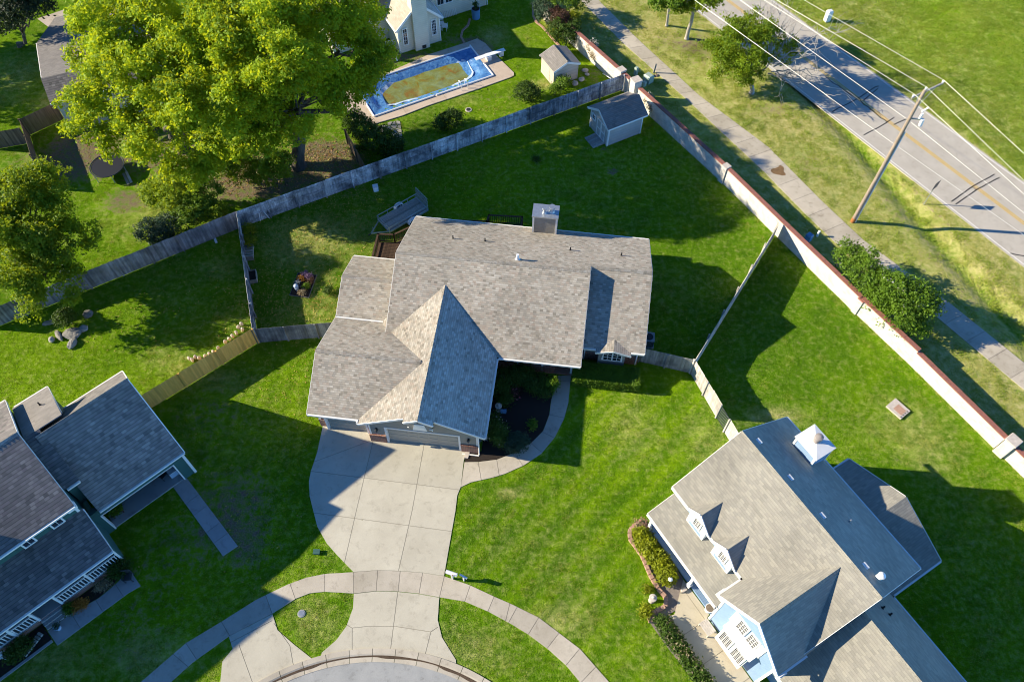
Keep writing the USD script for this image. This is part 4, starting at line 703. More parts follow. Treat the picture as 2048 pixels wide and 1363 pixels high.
for y in (-.98, .98):
    w = MB().tube([(.25, y - .1, .33), (.25, y + .1, .33)], .33, 18).build(TR, 'wheel', 'black', smooth=40); MB().tube([(.25, y - .11, .33), (.25, y + .11, .33)], .17, 12).build(w, 'rim', 'galv')
    f = MB(); A = np.radians(np.linspace(10, 170, 9))
    for a0, a1 in zip(A[:-1], A[1:]):
        q = lambda a, r, yy: (.25 + r * math.cos(a), yy, .36 + r * math.sin(a))
        f.hexa([q(a0, .42, y - .15), q(a0, .42, y + .15), q(a1, .42, y + .15), q(a1, .42, y - .15)], [q(a0, .45, y - .15), q(a0, .45, y + .15), q(a1, .45, y + .15), q(a1, .45, y - .15)])
    f.build(TR, 'fender', 'white_metal')
AC = thing('air_conditioner', 'square grey air conditioner unit against the right side of the main house', 'air conditioner', hl(17.78, 9.9), -6.21)
MB().box(-.38, .38, -.38, .38, .08, .8).build(AC, 'cabinet', 'ac_grey'); MB().box(-.4, .4, -.4, .4, .8, .86).build(AC, 'lid', 'ac_grey'); q = MB().cyl((0, 0), .3, .3, .862, .872, 20).build(AC, 'fan_grille', 'black'); MB().box(-.45, .45, -.45, .45, 0, .08).build(AC, 'pad', 'grey_concrete')
for i in range(8): MB().box(-.39 + i * .1, -.37 + i * .1, -.395, -.381, .14, .78).build(AC, 'louvre', 'dark_metal')
LT = thing('lattice', 'dark lattice screen along the right wall of the main house', 'lattice', hl(17.5, 11.0), 83.8)
for z in (.1, .7, 1.3): MB().box(0, 2.6, -.03, .03, z, z + .05).build(LT, 'rail', 'deck_wood')
for i in range(18): MB().box(i * .15, i * .15 + .05, -.025, .025, .05, 1.4).build(LT, 'slat', 'deck_wood')

# ------------------------------------------------------------------ the right house
RO = g(1486, 1158, 2.7)
H2 = thing('house', 'pale blue and white house at lower right with two dormers', 'house', (RO[0], RO[1], 0), -58.03)
RA = math.radians(-58.03)
def rl(x, y, z=0.0): return (RO[0] + x * math.cos(RA) - y * math.sin(RA), RO[1] + x * math.sin(RA) + y * math.cos(RA), z)
aE0, aR, aE1 = (-.88, 4.9), (3.43, 7.56), (7.79, 4.9); G_ = 'grey_shingle'
gable(H2, 'x', -6.02, 4.77, aE0, aR, aE1, G_, gut=(False, True))
for a, b in ((-6.0, -4.55), (-2.72, -2.3), (-.45, .2)): eave_gutter(H2, (a, -.93, 4.9), (b, -.93, 4.9))
shell(H2, 'x', -5.72, 4.5, -.47, 7.35, aE0, aR, aE1, 'blue_siding')
# cross gable
bE0, bR, bE1 = (.18, 4.9), (2.53, 7.22), (4.88, 4.9)
gable(H2, 'y', -2.52, 3.3, bE0, bR, bE1, G_, gut=(False, False), rakes=(False, False))
for (x0, z0), (x1, z1) in ((bE0, bR), (bE1, bR)): MB().hexa([(x0, -2.5, z0 - .3), (x0, -2.56, z0 - .3), (x1, -2.56, z1 - .34), (x1, -2.5, z1 - .34)], [(x0, -2.5, z0 + .0), (x0, -2.56, z0 + .0), (x1, -2.56, z1 + .0), (x1, -2.5, z1 + .0)]).build(H2, 'rake_board', 'trim'); MB().slab([(x0, -2.5, z0 - .09), (x1, -2.5, z1 - .09), (x1, -2.13, z1 - .09), (x0, -2.13, z0 - .09)], .02).build(H2, 'soffit', 'trim')
for x in (.13, 4.93): eave_gutter(H2, (x, -2.5, 4.9), (x, -.6, 4.9))
MB().box(.02, .5, -2.55, -2.0, 4.55, 4.75).build(H2, 'eave_return', 'trim'); MB().box(4.55, 5.05, -2.55, -2.0, 4.55, 4.75).build(H2, 'eave_return', 'trim')
shell(H2, 'y', -2.12, 3.3, .44, 4.62, bE0, bR, bE1, 'blue_siding'); MB().box(.42, .56, -2.15, -2.121, 0, 4.8).build(H2, 'corner_board', 'trim'); MB().box(4.5, 4.64, -2.15, -2.121, 0, 4.8).build(H2, 'corner_board', 'trim')
# bay window unit and the pair of upper windows
bay = MB().box(1.5, 3.5, -2.62, -2.122, .35, 2.95).build(H2, 'bay_window', 'trim'); MB().hexa([(1.4, -2.7, 2.95), (3.6, -2.7, 2.95), (3.6, -2.122, 2.95), (1.4, -2.122, 2.95)], [(1.4, -2.7, 3.0), (3.6, -2.7, 3.0), (3.6, -2.122, 3.12), (1.4, -2.122, 3.12)]).build(bay, 'bay_roof', 'trim'); MB().box(1.62, 3.38, -2.65, -2.621, .5, .8).build(bay, 'bay_panel', 'blue_trim')
for c in (2.0, 3.0): window(H2, ('y', -2.62), c, 1.05, .84, 1.7, .05, 3, 6)
for c in (2.08, 2.9): window(H2, ('y', -2.122), c, 3.1, .72, 1.5, .05, 3, 4)
for a, b in ((1.3, 1.7), (3.28, 3.68)): MB().box(a, b, -2.17, -2.123, 3.08, 4.6).build(H2, 'shutter', 'trim')
MB().box(1.28, 3.7, -2.19, -2.123, 3.0, 3.08).build(H2, 'window_sill', 'trim')
# porch along the front
MB().slab([(-5.95, -2.28, 2.7), (.4, -2.28, 2.7), (.4, -.47, 3.49), (-5.95, -.47, 3.49)], .07).build(H2, 'roof_plane', G_)
eave_gutter(H2, (-5.93, -2.33, 2.7), (.38, -2.33, 2.7)); rake_board(H2, (-5.95, -2.28, 2.7), (-5.95, -.47, 3.49)); MB().box(-5.8, .4, -2.12, -1.98, 2.3, 2.58).build(H2, 'porch_beam', 'trim')
MB().box(-5.75, .42, -1.52, -.47, -.02, .36).build(H2, 'porch_floor', 'pool_concrete')
for i in range(44): MB().box(-5.75 + i * .14, -5.75 + i * .14 + .13, -1.95, -1.53, .26, .30).build(H2, 'porch_board', 'blue_siding')
MB().box(-5.75, .42, -1.9, -1.53, -.02, .255).build(H2, 'porch_skirt', 'blue_siding')
for x in (-5.65, -1.62): MB().box(x - .08, x + .08, -2.1, -1.94, .0, 2.32).build(H2, 'porch_post', 'trim'); MB().box(x - .14, x + .14, -2.16, -1.88, .26, .55).build(H2, 'post_base', 'trim')
MB().box(-4.1, -3.2, -.5, -.472, .36, 2.4).build(H2, 'front_door', 'trim')
# dormers
for cx in (-3.62, -1.38):
    zr, ze = 5.82, 4.92
    for s in (-1, 1):
        MB().slab([(cx + s * .95, -.95, ze - .03), (cx, -.95, zr), (cx, .75, zr), (cx + s * .95, -.8, ze - .03)], .05).build(H2, 'dormer_roof', G_)
        MB().bar((cx + s * .97, -.97, ze - .08), (cx, -.97, zr - .05), .05, .2).build(H2, 'rake_board', 'trim')
    dw = MB(); pr = [(cx - .72, 3.2), (cx + .72, 3.2), (cx + .72, 5.02), (cx, 5.72), (cx - .72, 5.02)]
    A = [(x, -.84, z) for x, z in pr]; B = [(x, .7, z) for x, z in pr]; dw.poly(A); dw.poly(B[::-1])
    for i in range(5): j = (i + 1) % 5; dw.poly([A[j], A[i], B[i], B[j]])
    dw.build(H2, 'dormer_wall', 'trim'); window(H2, ('y', -.84), cx, 3.95, .62, 1.05, .04, 3, 4); MB().box(cx - .5, cx + .5, -.87, -.841, 3.5, 3.72).build(H2, 'dormer_panel', 'blue_siding')
# garage wing and rear room
gable(H2, 'x', 4.55, 12.5, (-1.75, 2.7), (2.8, 6.3), (6.6, 2.7), G_, rakes=(False, True))
shell(H2, 'x', 4.5, 12.2, -1.35, 6.2, (-1.75, 2.7), (2.8, 6.3), (6.6, 2.7), 'blue_siding'); MB().box(4.62, 5.3, -1.8, -1.36, 2.3, 2.62).build(H2, 'eave_return', 'trim')
MB().slab([(-2.33, 10.5, 2.7), (1.36, 10.5, 4.45), (1.36, 7.0, 4.45), (-2.33, 7.0, 2.7)], .07).build(H2, 'roof_plane', G_); MB().slab([(5.05, 10.5, 2.7), (1.36, 10.5, 4.45), (1.36, 7.0, 4.45), (5.05, 6.5, 2.7)], .07).build(H2, 'roof_plane', G_)
eave_gutter(H2, (-2.38, 10.48, 2.7), (-2.38, 7.4, 2.7)); eave_gutter(H2, (5.1, 10.48, 2.7), (5.1, 6.6, 2.7)); rake_board(H2, (-2.33, 10.52, 2.7), (1.36, 10.52, 4.45)); rake_board(H2, (5.05, 10.52, 2.7), (1.36, 10.52, 4.45))
shell(H2, 'y', 7.2, 10.2, -2.0, 4.7, (-2.33, 2.7), (1.36, 4.45), (5.05, 2.7), 'white_siding')
c2 = MB().box(-4.32, -2.74, 6.38, 7.72, -.05, 6.62).build(H2, 'chimney', 'blue_siding')
for x, y in ((-4.34, 6.35), (-2.84, 6.35), (-4.34, 7.63), (-2.84, 7.63)): MB().box(x, x + .13, y, y + .13, 5.0, 6.62).build(c2, 'corner_board', 'trim')
MB().box(-4.42, -2.64, 6.28, 7.8, 6.62, 6.7).hexa([(-4.42, 6.28, 6.7), (-2.64, 6.28, 6.7), (-2.64, 7.8, 6.7), (-4.42, 7.8, 6.7)], [(-3.6, 6.98, 6.86), (-3.46, 6.98, 6.86), (-3.46, 7.1, 6.86), (-3.6, 7.1, 6.86)]).build(c2, 'chimney_cap', 'sheet_white')
MB().cyl((-3.53, 7.04), .2, .16, 6.8, 6.95).cyl((-3.53, 7.04), .15, .15, 6.9, 7.15).cyl((-3.53, 7.04), .24, .24, 7.17, 7.38, 18).cyl((-3.53, 7.04), .24, .1, 7.38, 7.44, 18).build(c2, 'flue', 'vent_brown', smooth=40)
bk = lambda y: 4.9 + .59 * (7.79 - y)
for x, y in ((-5.13, 4.02), (-2.55, 4.05), (-.02, 4.05), (3.14, 4.08)): MB().hexa([(x - .2, y - .14, bk(y - .14)), (x + .2, y - .14, bk(y - .14)), (x + .2, y + .14, bk(y + .14)), (x - .2, y + .14, bk(y + .14))], [(x - .18, y - .1, bk(y) + .14), (x + .18, y - .1, bk(y) + .14), (x + .18, y + .12, bk(y) + .1), (x - .18, y + .12, bk(y) + .1)]).build(H2, 'box_vent', 'sheet_white')
vent_pipe(H2, 3.85, 4.2, bk(4.2), .09, .6, 'plastic_white', boot=False); q = MB().cyl((3.95, 4.1), .17, .2, 7.55, 7.8, 16).cyl((3.95, 4.1), .2, .05, 7.8, 7.9, 16).build(H2, 'vent_cap', 'plastic_white', smooth=40)
vent_pipe(H2, 5.2, 4.65, 4.55, .05, .3); vent_pipe(H2, 5.66, 4.8, 4.4, .05, .3); vent_pipe(H2, .9, 5.6, bk(5.6), .05, .3, 'galv')
MB().box(-.2, .2, -.15, .15, 5.75, 5.9).build(H2, 'small_vent', 'vent_brown') if False else None

# ------------------------------------------------------------------ the left house
LO = g(202, 1020, 2.7); LA = math.radians(43.44)
def ll(x, y, z=0.0): return (LO[0] + x * math.cos(LA) - y * math.sin(LA), LO[1] + x * math.sin(LA) + y * math.cos(LA), z)
H3 = thing('house', 'dark green two storey house at the left edge with a white railed porch', 'house', (LO[0], LO[1], 0), 43.44)
S_ = 'dark_shingle'
mE0, mR, mE1 = (-.42, 5.4), (4.07, 7.8), (8.55, 5.4)
gable(H3, 'x', -12, -.6, mE0, mR, mE1, S_)
shell(H3, 'x', -11.7, -.72, 0, 8.1, mE0, mR, mE1, 'green_siding')
MB().box(-1.1, -.55, -.46, -.02, 5.02, 5.28).build(H3, 'eave_return', 'trim'); MB().box(-.86, -.7, -.03, -.001, 2.9, 5.2).build(H3, 'corner_board', 'trim')
for c in (-1.95, -3.62, -5.9, -8.0): window(H3, ('y', 0), c, 4.02, .72, 1.15, .06, 2, 2)
for c in (-2.75, -4.6): MB().box(c - .28, c + .28, -.03, -.001, 4.1, 5.1).build(H3, 'shutter', 'green_siding')
MB().slab([(-12, -2.66, 2.7), (-.68, -2.66, 2.7), (-.55, .02, 4.02), (-12, .02, 4.02)], .07).build(H3, 'roof_plane', S_)
eave_gutter(H3, (-12, -2.71, 2.7), (-.7, -2.71, 2.7)); rake_board(H3, (-.68, -2.66, 2.7), (-.6, -1.3, 3.37)); rake_board(H3, (-.6, -1.3, 3.37), (-.55, 0, 4.02))
MB().prism([(-.72, -2.3), (-.66, -2.3), (-.66, 0), (-.72, 0)], .4, 2.62).build(H3, 'porch_side', 'green_siding')
MB().box(-12, -.7, -2.42, -2.28, 2.3, 2.58).build(H3, 'porch_beam', 'trim')
MB().box(-12, -.72, -2.3, 0, -.02, .45).build(H3, 'porch_floor', 'red_brick')
MB().box(-12, -.72, -2.3, 0, .451, .49).build(H3, 'porch_deck', 'grey_concrete')
for x0, x1 in ((-4.6, -.78), (-8.6, -6.0)):
    MB().box(x0, x1, -2.32, -2.24, 1.42, 1.48).build(H3, 'top_rail', 'trim'); MB().box(x0, x1, -2.31, -2.25, .58, .64).build(H3, 'bottom_rail', 'trim')
    n = int((x1 - x0) / .19)
    for i in range(1, n): x = x0 + (x1 - x0) * i / n; MB().box(x - .022, x + .022, -2.3, -2.26, .64, 1.42).build(H3, 'baluster', 'trim')
    for x in (x0, x1, (x0 + x1) / 2): MB().box(x - .06, x + .06, -2.34, -2.22, .45, 2.35).build(H3, 'porch_post', 'trim')
for i in range(3): MB().box(-6.02, -4.78, -2.9 + i * .22, -2.3, .001 + .13 * i, .13 + .13 * i).build(H3, 'step', 'grey_concrete')
# lower wing with the covered patio
gE0_, gR_, gE1_ = (-.13, 3.0), (3.74, 7.0), (7.6, 3.0)
gable(H3, 'x', -.1, 5.56, gE0_, gR_, gE1_, S_, rakes=(False, True))
shell(H3, 'x', 0, 5.4, 3.0, 7.3, gE0_, gR_, gE1_, 'green_siding')
MB().poly([(5.4, .02, -.05), (5.4, 7.3, -.05), (5.4, 7.3, 3.1), (5.4, 3.74, 6.8), (5.4, .02, 2.95)]).poly([(5.36, .02, -.05), (5.36, 7.3, -.05), (5.36, 7.3, 3.1), (5.36, 3.74, 6.8), (5.36, .02, 2.95)]).build(H3, 'end_wall', 'green_siding')
MB().box(-.75, -.25, -.02, .35, -.05, 2.9).build(H3, 'pier', 'green_siding'); MB().box(4.6, 5.36, .0, .35, -.05, 2.9).build(H3, 'pier', 'green_siding')
MB().box(-.25, 4.6, .02, .3, 2.22, 2.9).build(H3, 'header', 'green_siding'); MB().box(-.27, 4.62, -.02, .019, 2.17, 2.24).build(H3, 'header_trim', 'trim')
for a, b, z in ((-.27, -.19, 2.17), (4.54, 4.62, 2.17)): MB().box(a, b, -.03, .32, 0.02, z).build(H3, 'jamb_trim', 'trim')
MB().box(5.27, 5.43, -.05, -.001, 0, 2.85).build(H3, 'corner_board', 'trim')
MB().box(-.2, 5.3, .05, 3.0, -.02, .09).build(H3, 'patio_floor', 'grey_concrete')
# upper link roof between the two
MB().slab([(-.62, 8.25, 4.8), (1.64, 8.25, 4.8), (1.64, 4.1, 7.0), (-.62, 4.1, 7.0)], .06).build(H3, 'roof_plane', 'old_shingle'); MB().slab([(-.62, .92, 5.2), (.28, .92, 5.2), (.28, 4.1, 7.0), (-.62, 4.1, 7.0)], .06).build(H3, 'roof_plane', S_)
eave_gutter(H3, (-.5, .87, 5.2), (.26, .87, 5.2)); eave_gutter(H3, (-.5, 8.3, 4.8), (1.6, 8.3, 4.8)); MB().prism([(-.6, 1.3), (.2, 1.3), (.2, 4.0), (-.6, 4.0)], 2.5, 5.2).build(H3, 'link_wall', 'green_siding'); MB().box(-.6, 1.5, 5.5, 7.9, -.05, 4.75).build(H3, 'link_wall', 'green_siding'); MB().hexa([(.1, 1.27, 3.8), (.2, 1.27, 3.8), (.2, 1.3, 3.8), (.1, 1.3, 3.8)], [(.1, 1.27, 5.1), (.2, 1.27, 5.1), (.2, 1.3, 5.1), (.1, 1.3, 5.1)]).build(H3, 'corner_board', 'trim'); rake_board(H3, (1.64, 8.25, 4.8), (1.64, 4.6, 6.7))
vent_pipe(H3, .85, 6.6, 5.68, .045, .3)
shell(H3, 'x', -16, -8.7, -.3, 8.4, (-.42, 6.2), (4.07, 9.4), (8.55, 6.2), 'green_siding'); gable(H3, 'x', -16.2, -8.5, (-.62, 6.1), (4.07, 9.4), (8.75, 6.1), S_)

# ------------------------------------------------------------------ the pool house at the top and the roof at the top left
PO = g(800.4, 107.8)
H4 = thing('house', 'cream sided house with a tall chimney beside the pool', 'house', (PO[0], PO[1], 0), 28.5)
pE0, pR, pE1 = (-.2, 2.62), (2.1, 4.75), (4.42, 2.62)
gable(H4, 'y', -.25, 7, pE0, pR, pE1, 'cream_shingle', rakes=(True, False)); shell(H4, 'y', 0, 7, 0, 4.18, pE0, pR, pE1, 'cream_siding')
MB().slab([(-6, 2.0, 2.55), (2.1, 4.1, 4.6), (2.1, 8, 5.9), (-6, 9, 4.6)], .07).build(H4, 'roof_plane', 'cream_shingle'); MB().slab([(-8, 5.0, 3.6), (-.5, 5.5, 4.6), (-.5, 10, 6.2), (-8, 10, 5.4)], .07).build(H4, 'roof_plane', 'dark_shingle')
MB().box(-5.5, 0, 2.6, 9, -.05, 2.4).build(H4, 'wall', 'cream_siding')
shell(H4, 'x', 4.1, 10.4, 2.95, 10, (2.6, 3.3), (7, 5.6), (11, 3.3), 'cream_siding'); gable(H4, 'x', 3.6, 10.7, (2.5, 3.4), (7, 5.7), (11, 3.4), 'cream_shingle', rakes=(False, True))
k4 = MB().box(1.46, 2.88, -.38, .6, -.05, 7.2).build(H4, 'chimney', 'cream_siding'); MB().box(1.4, 2.94, -.44, .66, 7.2, 7.32).build(k4, 'chimney_cap', 'trim')
MB().box(2.1, 2.5, -.41, -.381, .08, .42).build(k4, 'vent_grille', 'black')
window(H4, ('y', 0), .68, .75, .52, 1.75, .04, 2, 4); window(H4, ('y', 0), 3.56, .85, .56, 1.65, .04, 3, 5); window(H4, ('y', 2.95), 5.6, 1.5, .8, 1.5, .05, 2, 2); window(H4, ('y', 2.95), 6.45, 1.5, .8, 1.5, .05, 2, 2)
for x in (-.02, 4.1): MB().box(x, x + .1, -.03, -.001, 0, 2.5).build(H4, 'corner_board', 'trim')
MB().box(10.32, 10.42, 2.92, 2.949, 0, 3.2).build(H4, 'corner_board', 'trim'); MB().tube([(10.5, 2.85, 3.2), (10.5, 2.85, .1)], .05, 6).build(H4, 'downspout', 'trim')
H5 = thing('house', 'old grey roofed house partly under the big tree at top left', 'house', g(83, 157, 4.5) * np.array([1, 1, 0]), 23.7)
MB().slab([(0, 0, 4.5), (9, 0, 4.5), (9, 11, 2.6), (1.3, 11, 2.6), (-.3, 6.6, 3.4)], .07).build(H5, 'roof_plane', 'old_shingle'); MB().slab([(.02, -2.0, 3.55), (9, -2.0, 3.55), (9, 0, 4.5), (-.05, 0, 4.5)], .07).build(H5, 'roof_plane', 'dark_shingle')
rake_board(H5, (-.05, .3, 4.4), (-.35, 6.6, 3.4)); eave_gutter(H5, (0, -2.05, 3.55), (9, -2.05, 3.55)); MB().box(.3, 8.8, -1.6, 6.0, -.05, 3.3).build(H5, 'wall', 'tan_siding'); MB().cyl((3.6, 3.2), .1, .1, 3.7, 4.4).build(H5, 'vent_pipe', 'white_metal', smooth=40); MB().cyl((3.2, 6.2), .1, .1, 3.2, 4.0).build(H5, 'vent_pipe', 'white_metal', smooth=40)

# ------------------------------------------------------------------ sheds
SO = g(1189.5, 264.6)
SH = thing('garden_shed', 'grey shed with white trim and double doors in the back lawn corner', 'shed', (SO[0], SO[1], 0), 29.0)
sE0, sR, sE1 = (-2.1, 2.05), (-.5, 3.0), (1.12, 2.05)
gable(SH, 'x', -.22, 3.72, sE0, sR, sE1, 'old_shingle', gut=(False, False)); shell(SH, 'x', 0, 3.4, -1.92, .85, sE0, sR, sE1, 'shed_siding', drop=.1)
for x in (0, 3.3): MB().box(x - .01, x + .11, -1.95, -1.921, 0, 1.95).build(SH, 'corner_board', 'trim')
MB().box(-.03, -.001, -1.95, -1.84, 0, 1.95).build(SH, 'corner_board', 'trim'); MB().box(-.03, -.001, .77, .88, 0, 1.95).build(SH, 'corner_board', 'trim')
MB().box(-.2, 3.7, -2.13, -2.1, 1.9, 2.04).build(SH, 'fascia', 'trim')
for y0, y1 in ((-1.5, -.87), (-.85, -.22)):
    dr = MB().box(-.035, -.001, y0, y1, .1, 1.82).build(SH, 'door', 'shed_siding')
    mb = MB().box(-.055, -.036, y0, y0 + .08, .1, 1.82).box(-.055, -.036, y1 - .08, y1, .1, 1.82)
    for z in (.1, .9, 1.74): mb.box(-.056, -.036, y0 + .08, y1 - .08, z, z + .08)
    mb.build(dr, 'door_trim', 'trim')
window(SH, ('x', -.002), .32, 1.15, .55, .6, .04, 2, 2)
for i in range(6): MB().hexa([(-1.15, -1.6 + i * .24, .0), (0, -1.6 + i * .24, .0), (0, -1.38 + i * .24, .0), (-1.15, -1.38 + i * .24, .0)], [(-1.15, -1.6 + i * .24, .03), (0, -1.6 + i * .24, .16), (0, -1.38 + i * .24, .16), (-1.15, -1.38 + i * .24, .03)]).build(SH, 'ramp_board', 'plank_grey')
TO = g(1106, 173.8)
S2 = thing('garden_shed', 'tan shed with a grey gable roof by the pool lawn', 'shed', (TO[0], TO[1], 0), -58.0)
# frame: x runs along the lit long wall's normal side; build with ridge along local y'
wv = math.radians(23.0 + 58.0)
tE0, tR, tE1 = (-.1, 1.75), (1.28, 2.35), (2.62, 1.75)
copy_rot = UsdGeom.Xformable(stage.GetPrimAtPath(S2)).GetOrderedXformOps()[1]; copy_rot.Set(28.0)
gable(S2, 'y', -.12, 2.45, tE0, tR, tE1, 'old_shingle', gut=(False, False)); shell(S2, 'y', 0, 2.3, 0, 2.5, tE0, tR, tE1, 'tan_siding', drop=.08)
for x in (0, 2.42): MB().box(x, x + .08, -.02, -.001, 0, 1.65).build(S2, 'corner_board', 'tan_siding')
MB().box(-.02, -.001, .7, 1.4, .05, 1.5).build(S2, 'door', 'tan_siding')

# ------------------------------------------------------------------ swimming pool with its tarpaulin
M['tarp'] = mat('tarp', {'ge': ('geometry', {}), 'n': ('noise_texture', {'scale': 3.0, 'detail': 4.0}), 'w': ('noise_texture', {'scale': 2.2, 'detail': 6.0, 'roughness': 0.6, 'distortion': 1.5}), 'r': ('rgb_ramp', {'ramp': [(0.3, (0.03, 0.13, 0.38)), (0.7, (0.12, 0.29, 0.55))]}), 'b': ('bump', {'strength': 0.7, 'distance': 0.12}), 'p': ('principled_bsdf', {'roughness': 0.38, 'specular_ior_level': 0.5})},
                [('ge.position', 'n.vector'), ('ge.position', 'w.vector'), ('n.fac', 'r.fac'), ('r.color', 'p.base_color'), ('w.fac', 'b.height'), ('b.normal', 'p.normal')], 'p.BSDF')
M['tarp_pale'] = plain('tarp_pale', (0.36, 0.46, 0.62), 0.45, var=0.25, scale=3.5, bump=0.5, bscale=6)
M['algae'] = mat('algae', {'ge': ('geometry', {}), 'n': ('noise_texture', {'scale': 0.75, 'detail': 6.0, 'roughness': 0.65, 'distortion': 0.8}), 'n2': ('noise_texture', {'scale': 2.2, 'detail': 5.0, 'roughness': 0.7}),
                           'r': ('rgb_ramp', {'ramp': [(0.3, (0.20, 0.26, 0.13)), (0.5, (0.19, 0.21, 0.05)), (0.6, (0.20, 0.14, 0.02)), (0.72, (0.27, 0.11, 0.015))]}), 'r2': ('rgb_ramp', {'ramp': [(0.3, (0.75, 0.75, 0.75)), (0.7, (1.1, 1.1, 1.1))]}), 'm': ('mix_color', {'blend_type': 'multiply', 'fac': 1.0}), 'p': ('principled_bsdf', {'roughness': 0.12, 'specular_ior_level': 0.5})},
                 [('ge.position', 'n.vector'), ('ge.position', 'n2.vector'), ('n.fac', 'r.fac'), ('n2.fac', 'r2.fac'), ('r.color', 'm.a'), ('r2.color', 'm.b'), ('m.result', 'p.base_color')], 'p.BSDF')
PL = np.array([-12.6, 53.3]); pa = math.radians(28.8); ux = np.array([math.cos(pa), math.sin(pa)]); uy = np.array([-ux[1], ux[0]])
bl, br, tr_ = np.array(g2(749.5, 233.7)), np.array(g2(985, 152.6)), np.array(g2(934, 99.8))
PLn, PWd = np.linalg.norm(br - bl), np.linalg.norm(tr_ - br)
deckp = sg.Polygon(P2([(745, 160), (859, 110), (928, 88), (954.5, 78.5), (970.6, 88), (994, 113.7), (1027.8, 146.7), (1028, 152), (1022, 155.5), (959, 178), (857, 212), (804.5, 232.5), (737, 252.5), (712, 250), (668, 190)])).buffer(0)
basin = sg.Polygon([tuple(bl + ux * 0.12 + uy * .12), tuple(br - ux * 0.12 + uy * .12), tuple(br - ux * .12 + uy * (PWd - .12)), tuple(bl + ux * .12 + uy * (PWd - .12))])
def pq(u, v): return tuple(bl + ux * u + uy * v)
paving('pool_deck', 'tan concrete deck round the swimming pool', deckp.difference(basin), [[pq(-3, -.9), pq(-.2, -.1)], [pq(2.6, -3), pq(2.6, 0)], [pq(6.5, -3), pq(6.5, 0)], [pq(10.2, -3), pq(10.2, 0)], [pq(PLn, 1.9), pq(PLn + 4, 1.9)], [pq(PLn, 4), pq(PLn + 4, 4.1)], [pq(2.6, PWd), pq(2.6, PWd + 4)], [pq(6.5, PWd), pq(6.5, PWd + 4)]], 'pool_concrete', top=0.08)
SP = thing('swimming_pool', 'long swimming pool under a sagging blue tarpaulin with green water on it', 'pool', (*bl, 0), 28.8)
nu, nv = 90, 40
U, V = np.meshgrid(np.linspace(0, PLn, nu), np.linspace(0, PWd, nv)); dsg = np.minimum(np.minimum(U, PLn - U), np.minimum(V, PWd - V))
Zt = 0.1 - 0.42 * np.clip(dsg / 1.0, 0, 1) ** 1.3 + 0.09 * (meshkit.fbm(np.stack([U * 1.1, V * 1.1, 0 * U], -1), 4, 3) - 0.5) * np.clip(dsg / .5, 0, 1) + 0.22 * np.clip((U - (PLn - 2.6)) / 1.6, 0, 1) * np.clip(dsg / .6, 0, 1) * 0.9 + 0.15 * np.clip((2.2 - U) / 2, 0, 1) * np.clip(dsg / .6, 0, 1)
q = np.arange(nu * nv).reshape(nv, nu); fq = np.stack([q[:-1, :-1], q[:-1, 1:], q[1:, 1:], q[1:, :-1]], -1).reshape(-1, 4)
MB().tri(np.stack([U, V, Zt], -1).reshape(-1, 3), fq).build(SP, 'tarpaulin', 'tarp', smooth=True)
rag = [(1.9 + (PLn - 3.3) * (0.5 + 0.5 * math.cos(a)) + 0.35 * math.sin(3 * a + .5), PWd / 2 + (PWd / 2 - .62 - 0.18 * math.sin(5 * a)) * math.copysign(abs(math.sin(a)) ** 0.55, math.sin(a))) for a in np.linspace(0, 2 * math.pi, 60)[:-1]]
MB().prism(rag, -0.34, -0.225).build(SP, 'standing_water', 'algae')
outr = sg.Polygon(rag).buffer(.34)
mb = MB(); R0 = np.array(rag); R1 = np.array([(c[0] + (c[0] - PLn / 2) * .03, c[1] + math.copysign(.34, c[1] - PWd / 2)) for c in rag])
for i in range(len(rag)):
    j = (i + 1) % len(rag); mb.poly([(*R0[i], -.232), (*R0[j], -.232), (*R1[j], -.10 + .05 * math.sin(j * 2.1)), (*R1[i], -.10 + .05 * math.sin(i * 2.1))])
mb.build(SP, 'wet_margin', 'tarp_pale')
for a, b in (((-.05, -.06), (PLn * .49, -.06)), ((PLn * .51, -.06), (PLn + .05, -.06)), ((-.06, -.05), (-.06, 1.7)), ((PLn + .06, -.05), (PLn + .06, PWd * .42)), ((PLn + .06, PWd * .6), (PLn + .06, PWd + .3)), ((0, PWd + .06), (PLn, PWd + .06))): MB().tube([(*a, .13), (*b, .13)], .075, 8).build(SP, 'cover_tube', 'plastic_white', smooth=40)
db = MB().box(PLn - .6, PLn + 2.4, PWd * .5 - .2, PWd * .5 + .2, .52, .58).build(SP, 'diving_board', 'plastic_white'); MB().box(PLn + .5, PLn + .9, PWd * .5 - .3, PWd * .5 + .3, .08, .52).box(PLn + 1.8, PLn + 2.2, PWd * .5 - .25, PWd * .5 + .25, .08, .52).build(db, 'board_stand', 'white_metal')
for u in (8.15, 8.75): MB().tube([(u, -.55, .08), (u, -.55, .6), (u, -.45, .85), (u, -.2, .9), (u, .05, .75), (u, .12, .2), (u, .12, -.2)], .028, 8).build(SP, 'ladder_rail', 'white_metal', smooth=60)
# flagstones by the pool
FS = thing('flagstone_patch', 'irregular grey flagstones at the lower left end of the pool deck', kind='structure')
r_ = np.random.default_rng(4)
base = sg.Polygon(P2([(742, 258), (800, 236), (806, 275), (795, 288), (780, 262), (748, 270)])).buffer(0)
pts = np.array([(x, y) for x in np.arange(base.bounds[0], base.bounds[2], .5) for y in np.arange(base.bounds[1], base.bounds[3], .5)]); pts = pts + r_.uniform(-.2, .2, pts.shape)
from shapely.ops import voronoi_diagram
for c in voronoi_diagram(sg.MultiPoint([tuple(p) for p in pts])).geoms:
    c = c.intersection(base).buffer(-.045)
    if c.geom_type == 'Polygon' and c.area > .04: MB().prism(c, -.01, .04 + r_.uniform(0, .02)).build(FS, 'flagstone', 'flagstone')

